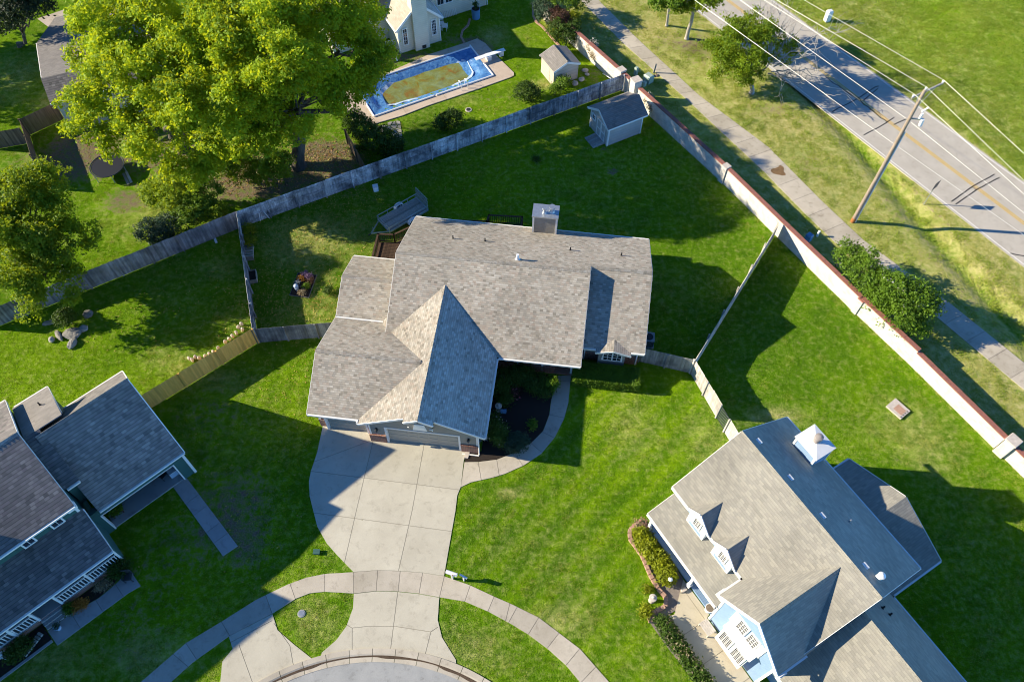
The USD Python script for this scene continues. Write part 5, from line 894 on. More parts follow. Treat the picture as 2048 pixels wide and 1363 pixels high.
# ------------------------------------------------------------------ plants
def leaf_cloud(lobes, n, size, clump=0.6, per=34, seed=0, shell_=(0.55, 1.0), up=0.3, flat=0.6, low=-0.5, sub=0):
    r = np.random.default_rng(seed); lobes = np.array(lobes, float)
    if lobes.shape[1] == 4: lobes = np.column_stack([lobes, lobes[:, 3], lobes[:, 3]])
    if sub:                                                               # each bough ends in many small rounded sprays
        out = []
        for q in lobes:
            for _ in range(int(sub * q[3] ** 1.6)):
                d = r.normal(size=3); d /= np.linalg.norm(d); d[2] = d[2] if d[2] > low else -d[2] * .6
                rr = r.uniform(.45, 1.0) ** .6; s = r.uniform(.5, 1.15) * (0.5 + 0.09 * q[3]); out.append((*(q[:3] + d * q[3:] * rr), s * 1.1, s * 1.1, s * .8))
        lobes = np.array(out)
    w = lobes[:, 3] * lobes[:, 4] + lobes[:, 4] * lobes[:, 5]; k = max(1, n // per)
    li = r.choice(len(lobes), k, p=w / w.sum()); d = r.normal(size=(k, 3)); d /= np.linalg.norm(d, axis=1, keepdims=True)
    bad = d[:, 2] < low; d[bad, 2] *= -1
    rad = r.uniform(*shell_, k) ** 0.7 * (0.70 + 0.6 * meshkit.fbm(d * 2.1 + li[:, None] * 5.1 + seed, 3, seed))
    c = lobes[li, :3] + d * lobes[li, 3:] * rad[:, None]
    C = np.repeat(c, per, 0); D = np.repeat(d, per, 0); m = len(C)
    g0 = r.normal(size=(m, 3)) * clump * np.array([1, 1, flat]) * 0.55; pos = C + g0
    nrm = D * 0.5 + np.array([0, 0, up]) + r.normal(size=(m, 3)) * 0.6; nrm /= np.linalg.norm(nrm, axis=1, keepdims=True)
    a = np.cross(nrm, r.normal(size=(m, 3))); a /= np.linalg.norm(a, axis=1, keepdims=True); b = np.cross(nrm, a)
    s = size * r.uniform(0.65, 1.35, m)[:, None]
    v = np.stack([pos - a * s, pos - b * s * .55 - nrm * s * .12, pos + a * s, pos + b * s * .55 - nrm * s * .12], 1).reshape(-1, 3)
    f = np.arange(m * 4).reshape(-1, 4); return v, np.vstack([f[:, [0, 1, 2]], f[:, [0, 2, 3]]])
def put(parent, name, vf, m, kind=None):
    p = fresh(parent, name); me = usdkit.mesh(stage, p, vf, M[m]); tag(me.GetPrim(), kind=kind); return p
def rough_trunk(pts, radii, n=10): return MB().tube(pts, radii, n)
def bend(a, b, k, amp, r):
    a, b = np.array(a, float), np.array(b, float); L = np.linalg.norm(b - a)
    return [a + (b - a) * t + r.normal(size=3) * amp * L * math.sin(math.pi * t) for t in np.linspace(0, 1, k)]
def tree(name, label, base, lobes, trunk_r, n, size, m, bark='bark', fork=0.3, clump=0.7, per=34, seed=0, group=None, limbs=True, twigs=0, cat='tree', **kw):
    base = np.array([base[0], base[1], 0.0]); r = np.random.default_rng(seed + 100)
    t = thing(name, label, cat, base, 0, group); L = np.array([q if len(q) == 6 else (*q, q[3], q[3]) for q in lobes], float); L[:, :3] -= base
    top = L[np.argmax(L[:, 2])][:3]; cen = L[:, :3].mean(0); fk = np.array([cen[0] * .35, cen[1] * .35, max(.6, fork * top[2])])
    mb = rough_trunk([(0, 0, -.15), (0, 0, .15), *[p for p in bend((0, 0, .3), fk, 4, .02, r)], *bend(fk, top * .86, 5, .05, r)[1:]], [trunk_r * 1.5, trunk_r * 1.15] + list(np.linspace(trunk_r, trunk_r * .8, 4)) + list(np.linspace(trunk_r * .7, trunk_r * .12, 4)))
    mb.build(t, 'trunk', bark, smooth=50)
    if limbs:
        for q in L:
            s = r.uniform(.0, .5); st = fk + (top * .86 - fk) * s; lm = MB(); e = q[:3] * .97 + st * .03
            lm.tube(bend(st, e, 6, .06, r), np.linspace(trunk_r * .5, trunk_r * .08, 6), 7)
            for _ in range(5):
                d = r.normal(size=3); d[2] = abs(d[2]) * .6; d /= np.linalg.norm(d); s2 = r.uniform(.45, .95); p0 = st + (e - st) * s2
                lm.tube(bend(p0, p0 + d * q[3] * r.uniform(.5, .95), 4, .08, r), np.linspace(trunk_r * .2, trunk_r * .03, 4), 5)
            lm.build(t, 'limb', bark)
    put(t, 'crown', leaf_cloud(L, n, size, clump, per, seed, **kw), m)
    return t
def lo(px, py, z, *r): return (*g(px, py, z), *r)
tree('maple_tree', 'huge yellow-green maple tree with a dark forked trunk by the back fence', g2(597, 332), [lo(560, 100, 11.8, 4.6, 4.6, 4), lo(680, 120, 8.5, 3.9, 3.9, 3), lo(455, 185, 9.8, 4.4, 4.4, 3.6), lo(600, 215, 7.5, 3.5, 3.5, 2.9), lo(735, 70, 8.3, 2.6), lo(640, 20, 11.7, 4.4, 4.4, 3.9), lo(490, 275, 6.2, 3, 3, 2.3), lo(500, 30, 13.2, 4.4, 4.4, 4), lo(745, 150, 6.5, 1.9), lo(690, 200, 6.2, 2.4, 2.4, 1.9), lo(550, 260, 5.6, 2.4, 2.4, 1.9)], .55, 100000, .125, 'maple', fork=.28, clump=.34, per=16, seed=1, low=-.3, flat=.8, sub=5.2, shell_=(.45, 1.05))
tree('maple_tree', 'bright yellow-green maple tree left of the huge one, over the bare yard', g2(365, 300), [lo(345, 130, 10.5, 4.5, 4.5, 3.8), lo(245, 180, 8.6, 3.5, 3.5, 2.9), lo(265, 70, 10.5, 4.0, 4.0, 3.6), lo(400, 60, 11.8, 4.2), lo(325, 250, 7.2, 3.4, 3.4, 2.6), lo(190, 255, 6.2, 1.9, 1.9, 1.6), lo(165, 215, 7, 1.5), lo(265, 295, 5.2, 1.9, 1.9, 1.5), lo(390, 330, 4.6, 2.4, 2.4, 1.7), lo(200, 120, 9, 2.0), lo(190, 40, 10, 1.8)], .42, 88000, .122, 'maple', fork=.25, clump=.34, per=16, seed=2, low=-.3, flat=.8, sub=5.2, shell_=(.45, 1.05))
tree('oak_tree', 'green rounded tree at the left edge behind the wavy fence', g2(75, 600), [lo(60, 440, 5.6, 3.2, 3.2, 2.6), lo(115, 490, 4.5, 2.3, 2.3, 2), lo(25, 540, 4.2, 2.8), lo(75, 380, 6.6, 2.2), lo(95, 570, 3.2, 2.4, 2.4, 1.8), lo(15, 420, 5.4, 2.6)], .26, 44000, .105, 'oak', seed=3, clump=.3, per=14, low=-.4, flat=.8, sub=7, shell_=(.45, 1.05))
tree('pine_tree', 'dark multi-stemmed tree beside the far drive at the top left corner', g2(40, 93), [lo(18, 25, 5.0, 1.7, 1.7, 1.1), lo(60, 10, 5.5, 1.8, 1.8, 1.1), lo(5, 45, 4.0, 1.3, 1.3, .9), lo(75, 15, 4.6, 1.2, 1.2, .7), lo(35, -10, 6.4, 2)], .2, 9000, .12, 'pine', fork=.12, seed=4, clump=.5, flat=.4)
tree('oak_tree', 'shade tree standing just beyond the left edge of the photo', (-57.5, 58.0), [(-57.5, 58, 5.5, 3.4), (-59, 55, 4.8, 2.8), (-58.5, 61, 4.8, 2.8), (-57, 63.5, 5, 2.2)], .25, 14000, .16, 'oak', seed=14, clump=.35, per=14, sub=6)
tree('roadside_tree', 'slim pale trunked tree at the top edge left of its twin', g2(1333, 52), [lo(1335, -5, 4.6, 2.0, 2.0, 1.5), lo(1320, 8, 4.0, 1.1), lo(1350, -20, 5.4, 1.8)], .13, 5200, .12, 'shrub_bright', 'pale_bark', fork=.55, seed=5, clump=.3, per=14, sub=6)
tree('roadside_tree', 'leaning pale trunked tree with thin leaves by the road', g2(1373, 78), [lo(1400, 12, 4.6, 1.5, 1.5, 1.2), lo(1362, 15, 4.2, 1.3), lo(1420, 0, 5.2, 1.4), lo(1395, -25, 6, 2)], .18, 5200, .12, 'oak', 'pale_bark', fork=.5, seed=6, clump=.3, per=14, sub=6)
RT = tree('roadside_tree', 'spreading yellow-green roadside tree with bare branches over the road', g2(1503, 186), [lo(1490, 95, 4.2, 2.3, 2.3, 2.0), lo(1455, 110, 3.0, 1.7), lo(1530, 85, 3.9, 1.7), lo(1470, 140, 2.1, 1.6, 1.6, 1.2), lo(1560, 112, 3.0, 1.3), lo(1510, 55, 4.9, 1.7), lo(1500, 150, 1.6, 1.2, 1.2, 1.0), lo(1440, 145, 1.9, 1.0), lo(1425, 100, 3.2, 1.0), lo(1585, 95, 3.4, .8), lo(1460, 60, 4.6, 1.1)], .2, 20000, .10, 'oak', 'pale_bark', fork=.22, seed=7, clump=.3, per=14, sub=7, shell_=(.3, 1.15))
r_ = np.random.default_rng(33); o3 = np.array([*g2(1503, 186), 0]); tw = MB()
for px, py, z in [(1560, 30, 5.5), (1600, 60, 5.2), (1540, 10, 6.2), (1620, 110, 4.2), (1640, 140, 3.2), (1600, 150, 2.8), (1580, 20, 6.0), (1650, 90, 4.6), (1615, 85, 5), (1480, 20, 6), (1520, 0, 6.6), (1575, 165, 2.2), (1630, 165, 2.4), (1660, 55, 5.4)]:
    e = g(px, py, z) - o3; s = np.array([.3, .3, 1.6]) + e * .25; b = bend(s, e, 7, .05, r_); tw.tube(b, np.linspace(.07, .02, 7), 5)
    for _ in range(7):
        i = r_.integers(2, 7); d = (e - s) / np.linalg.norm(e - s) + r_.normal(size=3) * .7; L = r_.uniform(.5, 1.5); p1 = b[i] + d * L; tw.tube(bend(b[i], p1, 4, .1, r_), np.linspace(.028, .012, 4), 4)
        for _ in range(2): tw.tube(bend(p1 - d * L * .4, p1 + r_.normal(size=3) * .5, 3, .1, r_), np.linspace(.018, .009, 3), 4)
tw.build(RT, 'bare_branch', 'pale_bark')

def shrub(label, lobes, m, n, size=.07, seed=0, clump=.22, group=None, stems=True, cat='shrub', name='shrub', more=(), **kw):
    L = np.array([l if len(l) == 6 else (*l, l[3], l[3]) for l in lobes], float); base = np.array([L[0, 0], L[0, 1], 0])
    t = thing(name, label, cat, base, 0, group); L[:, :3] -= base
    if stems:
        mb = MB(); r = np.random.default_rng(seed)
        for q in L:
            for _ in range(3): e = q[:3] + r.normal(size=3) * q[3] * .3; mb.tube([(q[0] + r.uniform(-.1, .1), q[1] + r.uniform(-.1, .1), -.05), tuple((q[:3] + e) / 2 * [1, 1, .6]), tuple(e)], [.03, .022, .01], 5)
        mb.build(t, 'stems', 'bark', kind='stuff')
    put(t, 'foliage', leaf_cloud(L, n, size, clump, 18, seed, **({'low': -.3} | kw)), m)
    for nm, mm, n2, s2 in more: put(t, nm, leaf_cloud(L + np.array([0, 0, .06, 0, 0, 0]), n2, s2, clump, 6, seed + 9, low=.0, shell_=(.95, 1.05)), mm, 'stuff')
    return t
# the wall shrubs
shrub('broad leafy green shrub spilling over the sunlit block wall by the roadside', [lo(1700, 520, 1.5, 1.25, 1.25, 1.3), lo(1725, 545, 1.9, 1.4), lo(1755, 575, 1.9, 1.5), lo(1785, 585, 2.3, 1.7), lo(1820, 600, 2.2, 1.7), lo(1800, 635, 1.6, 1.5), lo(1850, 610, 2.3, 1.2), lo(1760, 600, 1.5, 1.3), lo(1830, 655, 1.2, 1.0), lo(1690, 495, 2.2, .7), lo(1740, 515, 2.5, .7)], 'shrub_bright', 21000, .085, 11, .3, more=[('flowers', 'flower_white', 60, .06)])
shrub('dark green shrub at the top behind the curved flower border', [lo(1095, 30, 1.0, 1.2), lo(1085, 15, 1.0, 1.0)], 'shrub_blue', 4200, .075, 12)
shrub('rust-brown shrub in the top border', [lo(1122, 42, 1.5, 1.0, 1.0, .9), lo(1112, 28, 1.5, .7)], 'shrub_red', 3000, .07, 13)
shrub('yellow-green shrub at the right end of the top border', [lo(1147, 40, 1.4, .7, .7, .8)], 'shrub_yellow', 1800, .07, 14)
shrub('large dark shrub at the lower end of the top border', [lo(1130, 75, 1.0, 1.1), lo(1115, 60, 1.1, 1.0), lo(1142, 62, 1.2, .9)], 'shrub', 5200, .075, 15)
shrub('tall green shrub at the top edge beside the roadside walk', [lo(1130, 5, 1.8, 1.6), lo(1105, -8, 1.8, 1.4), lo(1155, 2, 1.6, 1.1)], 'shrub_bright', 6500, .08, 16)
shrub('low yellow plant along the top border edging', [lo(1112, 66, .4, .5), lo(1108, 52, .4, .45)], 'shrub_yellow', 1400, .06, 17)
shrub('white flowering climber on the block wall near the tan shed', [lo(1183, 98, .9, .55, .55, .75), lo(1192, 110, .7, .5)], 'dry_stalk', 1500, .06, 18, more=[('flowers', 'flower_white', 260, .06)])
shrub('pale flowering climber between the grey shed and the wall', [lo(1295, 200, .9, .4, .4, .7), lo(1302, 215, .7, .4)], 'dry_stalk', 1100, .06, 19, more=[('flowers', 'flower_white', 120, .06)])
shrub('dark round shrub at the fence left of the tan shed', [lo(1050, 185, .8, 1.05, 1.05, .9), lo(1062, 190, .7, .9)], 'shrub', 4200, .07, 20)
shrub('feathery green shrub in front of the tan shed', [lo(1125, 168, .7, .8, .8, .75), lo(1110, 180, .5, .6)], 'shrub_bright', 2200, .07, 21, shell_=(.3, 1.05))
shrub('tufted green shrub on the pool side of the board fence', [lo(905, 238, .7, 1.0, 1.0, .8), lo(885, 246, .5, .8)], 'shrub', 3600, .075, 22)
shrub('big dark shrub in the corner under the pool flagstones', [lo(745, 285, .9, 1.2), lo(765, 275, .8, 1.0), lo(725, 262, 1.3, 1.2), lo(710, 245, 1.5, 1.1)], 'shrub', 8000, .08, 23)
shrub('low leafy shrub along the fence right of the dark corner shrub', [lo(790, 290, .6, .9, .9, .6), lo(780, 300, .5, .8)], 'shrub', 2600, .075, 24)
shrub('bluish green shrub above the wavy grey fence', [lo(300, 462, .9, 1.1), lo(320, 470, .8, 1.0), lo(340, 452, 1.0, 1.1)], 'shrub_blue', 6000, .08, 25)
shrub('yellow-green shrub above the wavy grey fence', [lo(385, 420, 1.2, 1.3), lo(370, 440, 1.1, 1.1), lo(405, 410, 1.3, 1.0), lo(420, 385, 1.4, 1.1)], 'shrub_bright', 7000, .085, 26)
shrub('tall shaded shrub under the left maple', [lo(350, 395, 1.6, 1.6), lo(310, 390, 1.3, 1.2), lo(430, 430, .9, 1.0)], 'oak', 7000, .09, 27)
shrub('sunlit sapling by the fence corner under the huge maple', [lo(545, 345, 1.8, 1.4), lo(520, 350, 1.4, 1.0), lo(560, 330, 2.2, 1.2)], 'oak', 6000, .09, 28)
shrub('shaded undergrowth left of the maple trunk', [lo(490, 340, 1.4, 1.4), lo(460, 330, 1.6, 1.4)], 'oak', 5000, .09, 29)
shrub('small shrub on the rock heap in the left yard', [lo(130, 635, .7, .8, .8, .6)], 'shrub', 2400, .065, 30)
shrub('bushy plants in the fence corner beside the fallen leaves', [lo(497, 460, .4, .5), lo(499, 485, .4, .45)], 'shrub_yellow', 1700, .06, 31)
shrub('clump of green leaves on the patio of the left house', [(*ll(.35, .8, .6), .45)], 'shrub_bright', 900, .06, 32)
# hedge and bed in front of the main house
HG = thing('hedge', 'clipped green hedge under the right front windows of the main house', 'hedge', (HF[0], HF[1], 0), -6.21)
MB().box(12.95, 17.0, 5.95, 7.0, 0, .85).build(HG, 'inner_twigs', 'bark')
r_ = np.random.default_rng(8); k = 17000; q = np.column_stack([r_.uniform(12.75, 17.2, k), r_.uniform(5.75, 7.15, k), r_.uniform(.05, 1.03, k)])
fc = r_.integers(0, 4, k); q[fc < 2, 2] = 1.0 + r_.normal(size=(fc < 2).sum()) * .045; q[fc == 2, 1] = 5.78 + r_.normal(size=(fc == 2).sum()) * .04; s_ = fc == 3; q[s_, 0] = np.where(r_.random(s_.sum()) > .5, 17.18, 12.78) + r_.normal(size=s_.sum()) * .04
nn = r_.normal(size=(k, 3)) + [0, -.2, .8]; nn /= np.linalg.norm(nn, axis=1, keepdims=True); a_ = np.cross(nn, r_.normal(size=(k, 3))); a_ /= np.linalg.norm(a_, axis=1, keepdims=True); b_ = np.cross(nn, a_)
v_ = np.stack([q - a_ * .06, q - b_ * .035, q + a_ * .06, q + b_ * .035], 1).reshape(-1, 3); f_ = np.arange(4 * k).reshape(-1, 4); put(HG, 'leaves', (v_, np.vstack([f_[:, [0, 1, 2]], f_[:, [0, 2, 3]]])), 'shrub_bright')
single('mulch_bed', MB().prism(sg.Polygon(FI + [hl(6.15, .0)[:2], hl(7.2, .1)[:2], hl(7.2, 6.5)[:2]]).buffer(0).buffer(-.02), 0.0, .028), 'mulch', 'dark mulch planting bed inside the curved front walk', kind='structure')
shrub('wide dark shrub mass against the front porch', [lo(1010, 755, .7, 1.0, .8, .7), lo(1040, 752, .7, 1.0, .8, .7), lo(1070, 765, .6, .9, .8, .6), lo(1085, 780, .4, .8, .6, .5), lo(1000, 775, .5, .8)], 'shrub', 9000, .065, 34)
shrub('sunlit pale leaved shrub at the porch step', [lo(1104, 768, .6, .42, .6, .55)], 'shrub_bright', 1100, .07, 35)
shrub('bluish rounded shrub at the lower curve of the mulch bed', [lo(1035, 884, .5, .75, .75, .55), lo(1022, 890, .4, .5)], 'shrub_blue', 3000, .06, 36)
shrub('flowering bush beside the garage corner', [lo(993, 862, .7, .75), lo(985, 840, .7, .55), lo(1000, 875, .5, .6)], 'shrub', 3600, .06, 37, more=[('flowers', 'flower_white', 40, .06)])
shrub('small round green bush in the middle of the mulch bed', [lo(1009, 800, .4, .5)], 'shrub', 1400, .055, 38); shrub('tiny yellow-green plant at the right of the mulch bed', [lo(1065, 850, .25, .3)], 'shrub_bright', 500, .05, 39)
shrub('reddish plant at the top of the mulch bed', [lo(1028, 782, .35, .4)], 'shrub_red', 700, .055, 40, more=[('flowers', 'flower_pink', 12, .08)])
for i, (px, py, m, lab) in enumerate([(1036, 797, 'flower_pink', 'single pink flower clump in the dark mulch'), (1033, 776, 'flower_orange', 'orange flower clump by the reddish plant')]): shrub(lab, [lo(px, py, .15, .16)], m, 60, .05, 60 + i, .06, cat='flowers', name='flower_clump')
# beds of the right house
M['entry_concrete'] = concrete('entry_concrete', (0.46, 0.41, 0.30), (0.54, 0.48, 0.37), 0.2)
BR_ = [rl(*p)[:2] for p in [(-6.3, -2.3), (-6.26, -3.0), (-5.76, -3.3), (-4.57, -3.28), (-3.41, -3.55), (-2.43, -3.66), (-1.73, -3.55), (-1.4, -3.9), (-1.49, -5.04), (-1.08, -5.2), (.72, -5.15), (2.8, -4.97), (4.6, -4.9)]]
single('gravel_bed', MB().prism(sg.Polygon(BR_ + [rl(4.6, -4.25)[:2], rl(-.9, -4.25)[:2], rl(-.9, -2.9)[:2], rl(-2.2, -1.95)[:2], rl(-5.7, -1.95)[:2]]).buffer(0), 0, .026), 'gravel', 'gravel planting bed edged with blocks at the right house', kind='structure')
ED = thing('bed_edging', 'row of reddish edging blocks round the bed of the right house', 'edging')
ln = sg.LineString(BR_[:10]); nb = int(ln.length / .30); r_ = np.random.default_rng(5)
for i in range(nb):
    a = np.array(ln.interpolate((i + .06) / nb, True).coords[0]); b = np.array(ln.interpolate((i + .94) / nb, True).coords[0]); MB().bar((*a, .1), (*b, .1 + r_.uniform(-.02, .02)), .22 + r_.uniform(-.01, .02), .22).build(ED, 'block', 'edging')
paving('entry_slab', 'cream concrete entry slab beside the bay window of the right house', sg.Polygon([rl(*p)[:2] for p in [(-2.1, -2.0), (-.75, -3.7), (-.9, -4.3), (6, -4.3), (6, -2.2), (.4, -2.2), (.3, -1.95)]]).buffer(0), [[rl(.45, -5)[:2], rl(.45, -1.5)[:2]], [rl(2.3, -5)[:2], rl(2.3, -1.5)[:2]], [rl(4.2, -5)[:2], rl(4.2, -1.5)[:2]], [rl(-1.6, -2.35)[:2], rl(.5, -2.35)[:2]]], 'entry_concrete', top=.05)
shrub('long yellow-green ornamental grass hedge in front of the right house porch', [(*rl(x, -2.75 + .05 * math.sin(x * 3), .45), .5, .5, .5) for x in (-5.5, -5.1, -4.7, -4.3, -3.9, -3.5, -3.1, -2.75)], 'shrub_yellow', 15000, .085, 41, .2, stems=False)
shrub('long leafy green border beside the entry slab of the right house', [(*rl(x, -4.65, .3), .5, .42, .4) for x in (-.7, -.2, .3, .9, 1.5, 2.1, 2.7, 3.3, 3.9, 4.4)], 'shrub', 9000, .075, 42, .2, stems=False, more=[('dry_leaves', 'dry_stalk', 500, .06)])
shrub('pink and straw coloured flowers at the porch corner of the right house', [(*rl(-6.0, -2.35, .4), .4), (*rl(-5.75, -2.2, .35), .35)], 'dry_stalk', 900, .06, 43, more=[('flowers', 'flower_pink', 80, .06)])
shrub('yellow plant outside the edging blocks of the right house', [lo(1290, 1222, .25, .42), lo(1295, 1178, .2, .25)], 'shrub_yellow', 900, .06, 44)
# left house plants
shrub('leafy green shrub beside the white porch of the left house', [(*ll(-1.4, -2.75, .5), .5), (*ll(-.95, -2.65, .5), .45)], 'shrub', 1900, .06, 45)
shrub('orange-brown plant at the walk of the left house', [(*ll(-4.1, -2.9, .25), .33), (*ll(-3.8, -2.95, .2), .25)], 'flower_orange', 700, .055, 46); shrub('small round green plant beside the porch steps', [(*ll(-4.55, -2.72, .25), .28)], 'shrub_bright', 600, .05, 47)
shrub('dry tan plant in the bed below the porch railing', [(*ll(-2.6, -2.8, .2), .3), (*ll(-2.25, -2.78, .2), .25)], 'dry_stalk', 600, .05, 48); shrub('dark shrub at the bottom left corner by the porch', [(*ll(-7.4, -3.0, .4), .6), (*ll(-8.0, -3.0, .4), .5)], 'shrub', 2200, .06, 49)

# ------------------------------------------------------------------ utility pole, wires, sign, boxes
UPB = g2(1705, 443)
UPO = thing('utility_pole', 'tall wooden utility pole with a crossarm beside the road', 'utility pole', (*UPB, 0))
MB().tube([(0, 0, -.3), (0, 0, .05), (.02, 0, 6), (.0, 0, 13.0)], [.17, .165, .145, .11], 12).build(UPO, 'shaft', 'pole_wood', smooth=50); MB().tube([(0, 0, 0.0), (0, 0, .45)], [.175, .172], 12).build(UPO, 'pole_butt', 'rust', smooth=50)
a1, a2 = g(1825, 195, 12.25) - [*UPB, 0], g(1884, 167, 12.25) - [*UPB, 0]; dv = (a2 - a1) / np.linalg.norm(a2 - a1)
MB().bar(a1 - dv * .1, a2 + dv * .1, .1, .12).build(UPO, 'crossarm', 'plank_grey'); mid = (a1 + a2) / 2
MB().bar(a1 + dv * .55 + [0, 0, -.05], (0.05, .05, 11.4), .03, .05).build(UPO, 'brace', 'galv'); MB().bar(mid + dv * .9 + [0, 0, -.05], (0.05, .05, 11.4), .03, .05).build(UPO, 'brace', 'galv')
for p in (a1, a2, np.array([0, 0, 12.95])): MB().tube([p + [0, 0, .04], p + [0, 0, .12], p + [0, 0, .2], p + [0, 0, .26]], [.04, .07, .07, .03], 8).build(UPO, 'insulator', 'plastic_white', smooth=60)
rx = np.array([math.cos(-.35), math.sin(-.35)])
MB().tube([(.2 * rx[0], .2 * rx[1], .0), (.19 * rx[0], .19 * rx[1], 9.4)], .05, 8).build(UPO, 'riser_conduit', 'plastic_white', smooth=50)
MB().bar((.1 * rx[0], .1 * rx[1], 10.6), (.75 * rx[0], .75 * rx[1], 10.7), .08, .08).build(UPO, 'bracket', 'galv'); MB().tube([(.6 * rx[0], .6 * rx[1], 10.75), (.6 * rx[0], .6 * rx[1], 11.2)], .09, 10).tube([(.85 * rx[0], .85 * rx[1], 10.2), (.8 * rx[0], .8 * rx[1], 10.75)], .13, 10).tube([(.5 * rx[0], .5 * rx[1], 11.3), (.75 * rx[0], .75 * rx[1], 11.75)], .06, 8).build(UPO, 'surge_arrester', 'plastic_white', smooth=50)
for i in range(5): MB().box(.17 * rx[0] - .05, .17 * rx[0] + .05, .17 * rx[1] - .05, .17 * rx[1] + .05, .5 + i * 2.1, .56 + i * 2.1).build(UPO, 'conduit_strap', 'galv')
M['wire'] = plain('wire', (0.62, 0.62, 0.6), 0.4, 0.2, var=0.05)
def wire(label, pts, r=.010, sag=.35):
    q = []
    for a, b in zip(pts[:-1], pts[1:]):
        for s in np.linspace(0, 1, 9)[:-1]: q.append(np.array(a) * (1 - s) + np.array(b) * s - [0, 0, 4 * sag * s * (1 - s)])
    q.append(np.array(pts[-1])); single('power_line', MB().tube(q, r, 5), 'wire', label, 'wire')
U0 = np.array([*UPB, 0])
def span(pl, zl, mid_, pr, zr): 
    A_, B_ = g(*pl, zl), g(*pr, zr); return [mid_ + (A_ - mid_) * 2.0, mid_, mid_ + (B_ - mid_) * 2.2]
wire('bare power line on the far end of the crossarm', span((1608, 0), 12.2, U0 + a2 + [0, 0, .27], (2048, 307), 12.2), sag=.0)
wire('bare power line over the top of the utility pole', span((1553, 0), 12.6, U0 + [0, 0, 13.2], (2026, 340), 12.6), sag=.0)
wire('bare power line on the near end of the crossarm', span((1536, 5), 12.2, U0 + a1 + [0, 0, .27], (1995, 340), 12.2), sag=.0)
wire('neutral line below the crossarm of the utility pole', span((1536, 40), 10.2, U0 + [.0, .12, 10.35], (1941, 340), 10.3), r=.010, sag=.0)
wire('lowest cable on the utility pole', span((1536, 106), 7.9, U0 + [.0, .14, 8.1], (1948, 400), 8.0), r=.010, sag=.0)
SGN = thing('road_sign', 'road sign seen from behind on a thin steel post beside the road', 'sign', (*g2(1848, 407), 0), math.degrees(math.atan2(*rdir[::-1])) + 4)
MB().box(-.03, .03, -.025, .025, -.1, 2.5).build(SGN, 'post', 'galv'); MB().box(.031, .045, -.32, .32, 1.75, 2.5).build(SGN, 'panel', 'dark_metal'); MB().box(-.005, .0305, -.3, .3, 1.95, 1.98).box(-.005, .0305, -.3, .3, 2.25, 2.28).build(SGN, 'panel_bar', 'galv')
def pedestal(label, px, py, w, d, h, m, rot=0, lid=True):
    t = thing('utility_box', label, 'utility box', (*g2(px, py), 0), rot); MB().box(-w / 2, w / 2, -d / 2, d / 2, -.05, h * .86).build(t, 'cabinet', m)
    MB().hexa([(-w / 2 - .02, -d / 2 - .02, h * .86), (w / 2 + .02, -d / 2 - .02, h * .86), (w / 2 + .02, d / 2 + .02, h * .86), (-w / 2 - .02, d / 2 + .02, h * .86)], [(-w * .4, -d * .4, h), (w * .4, -d * .4, h), (w * .4, d * .4, h), (-w * .4, d * .4, h)]).build(t, 'lid', m); MB().box(-w * .3, w * .3, -d / 2 - .012, -d / 2 - .001, h * .15, h * .75).build(t, 'door', m); return t
pedestal('pale green utility cabinet behind the tall wall pillar', 1296, 163, .75, .6, .75, 'green_box', -50); pedestal('small green utility post box beside the wall pillar', 1271, 150, .28, .28, .85, 'green_box', -50); pedestal('tiny utility box in front of the pale green cabinet', 1288, 172, .3, .25, .5, 'green_box', -50)
pedestal('white utility pedestal standing in the rough field across the road', 1653, 42, .5, .45, 1.15, 'white_metal', 20); pedestal('pale blue utility box behind the block wall near the side fence', 1615, 480, .45, .4, .7, 'blue_plastic', -50)
t = thing('marker_post', 'short leaning wooden post by the roadside walk', 'post', (*g2(1307, 146), 0)); MB().bar((0, 0, -.1), (.1, .05, .95), .13, .13).build(t, 'stake', 'plank_grey'); MB().cyl((.25, -.35), .25, .1, 0, .12, 9).build(t, 'soil_heap', 'dirt')
t = thing('marker_post', 'short white plastic post at the edge of the roadside walk', 'post', (*g2(1634, 472), 0)); MB().tube([(0, 0, -.05), (0, 0, .55)], .09, 10).build(t, 'pipe', 'plastic_white', smooth=50); MB().tube([(0, 0, .55), (0, 0, .6)], [.1, .08], 10).build(t, 'cap', 'plastic_white')
t = thing('metal_pole', 'thin white pole leaning on the fence beyond the tan shed', 'pole', (0, 0, 0)); MB().bar(g(1205, 147, .1), g(1223, 158, 1.2), .04, .04).build(t, 'rod', 'plastic_white')

# ------------------------------------------------------------------ small things
MBX = thing('mailbox', 'white mailbox on a post beside the driveway', 'mailbox', (*g2(905, 1156), 0), -18)
MB().box(-.05, .05, -.05, .05, -.1, .95).build(MBX, 'post', 'trim'); bx = MB(); A = np.radians(np.linspace(0, 180, 9)); pr = [(.10 * math.cos(a), 1.12 + .10 * math.sin(a)) for a in A] + [(-.1, .98), (.1, .98)]
f1 = [(-.34, y, z) for y, z in pr]; f2 = [(.34, y, z) for y, z in pr]; bx.poly(f1).poly(f2[::-1])
for i in range(len(pr)): j = (i + 1) % len(pr); bx.poly([f1[i], f1[j], f2[j], f2[i]])
bx.build(MBX, 'box', 'plastic_white'); MB().box(.35, .36, -.09, .09, .99, 1.2).build(MBX, 'door', 'plastic_white'); MB().box(.1, .14, -.13, -.101, 1.05, 1.3).build(MBX, 'flag', 'rust'); MB().box(-.32, .32, -.04, .04, .9, .97).build(MBX, 'arm', 'trim')
NB = thing('newspaper_box', 'thin white newspaper holder next to the mailbox', 'newspaper box', (*g2(928, 1160), 0), -28); MB().box(-.04, .04, -.04, .04, -.05, .8).build(NB, 'post', 'trim'); MB().box(-.25, .25, -.05, .05, .8, .88).build(NB, 'tray', 'plastic_white')
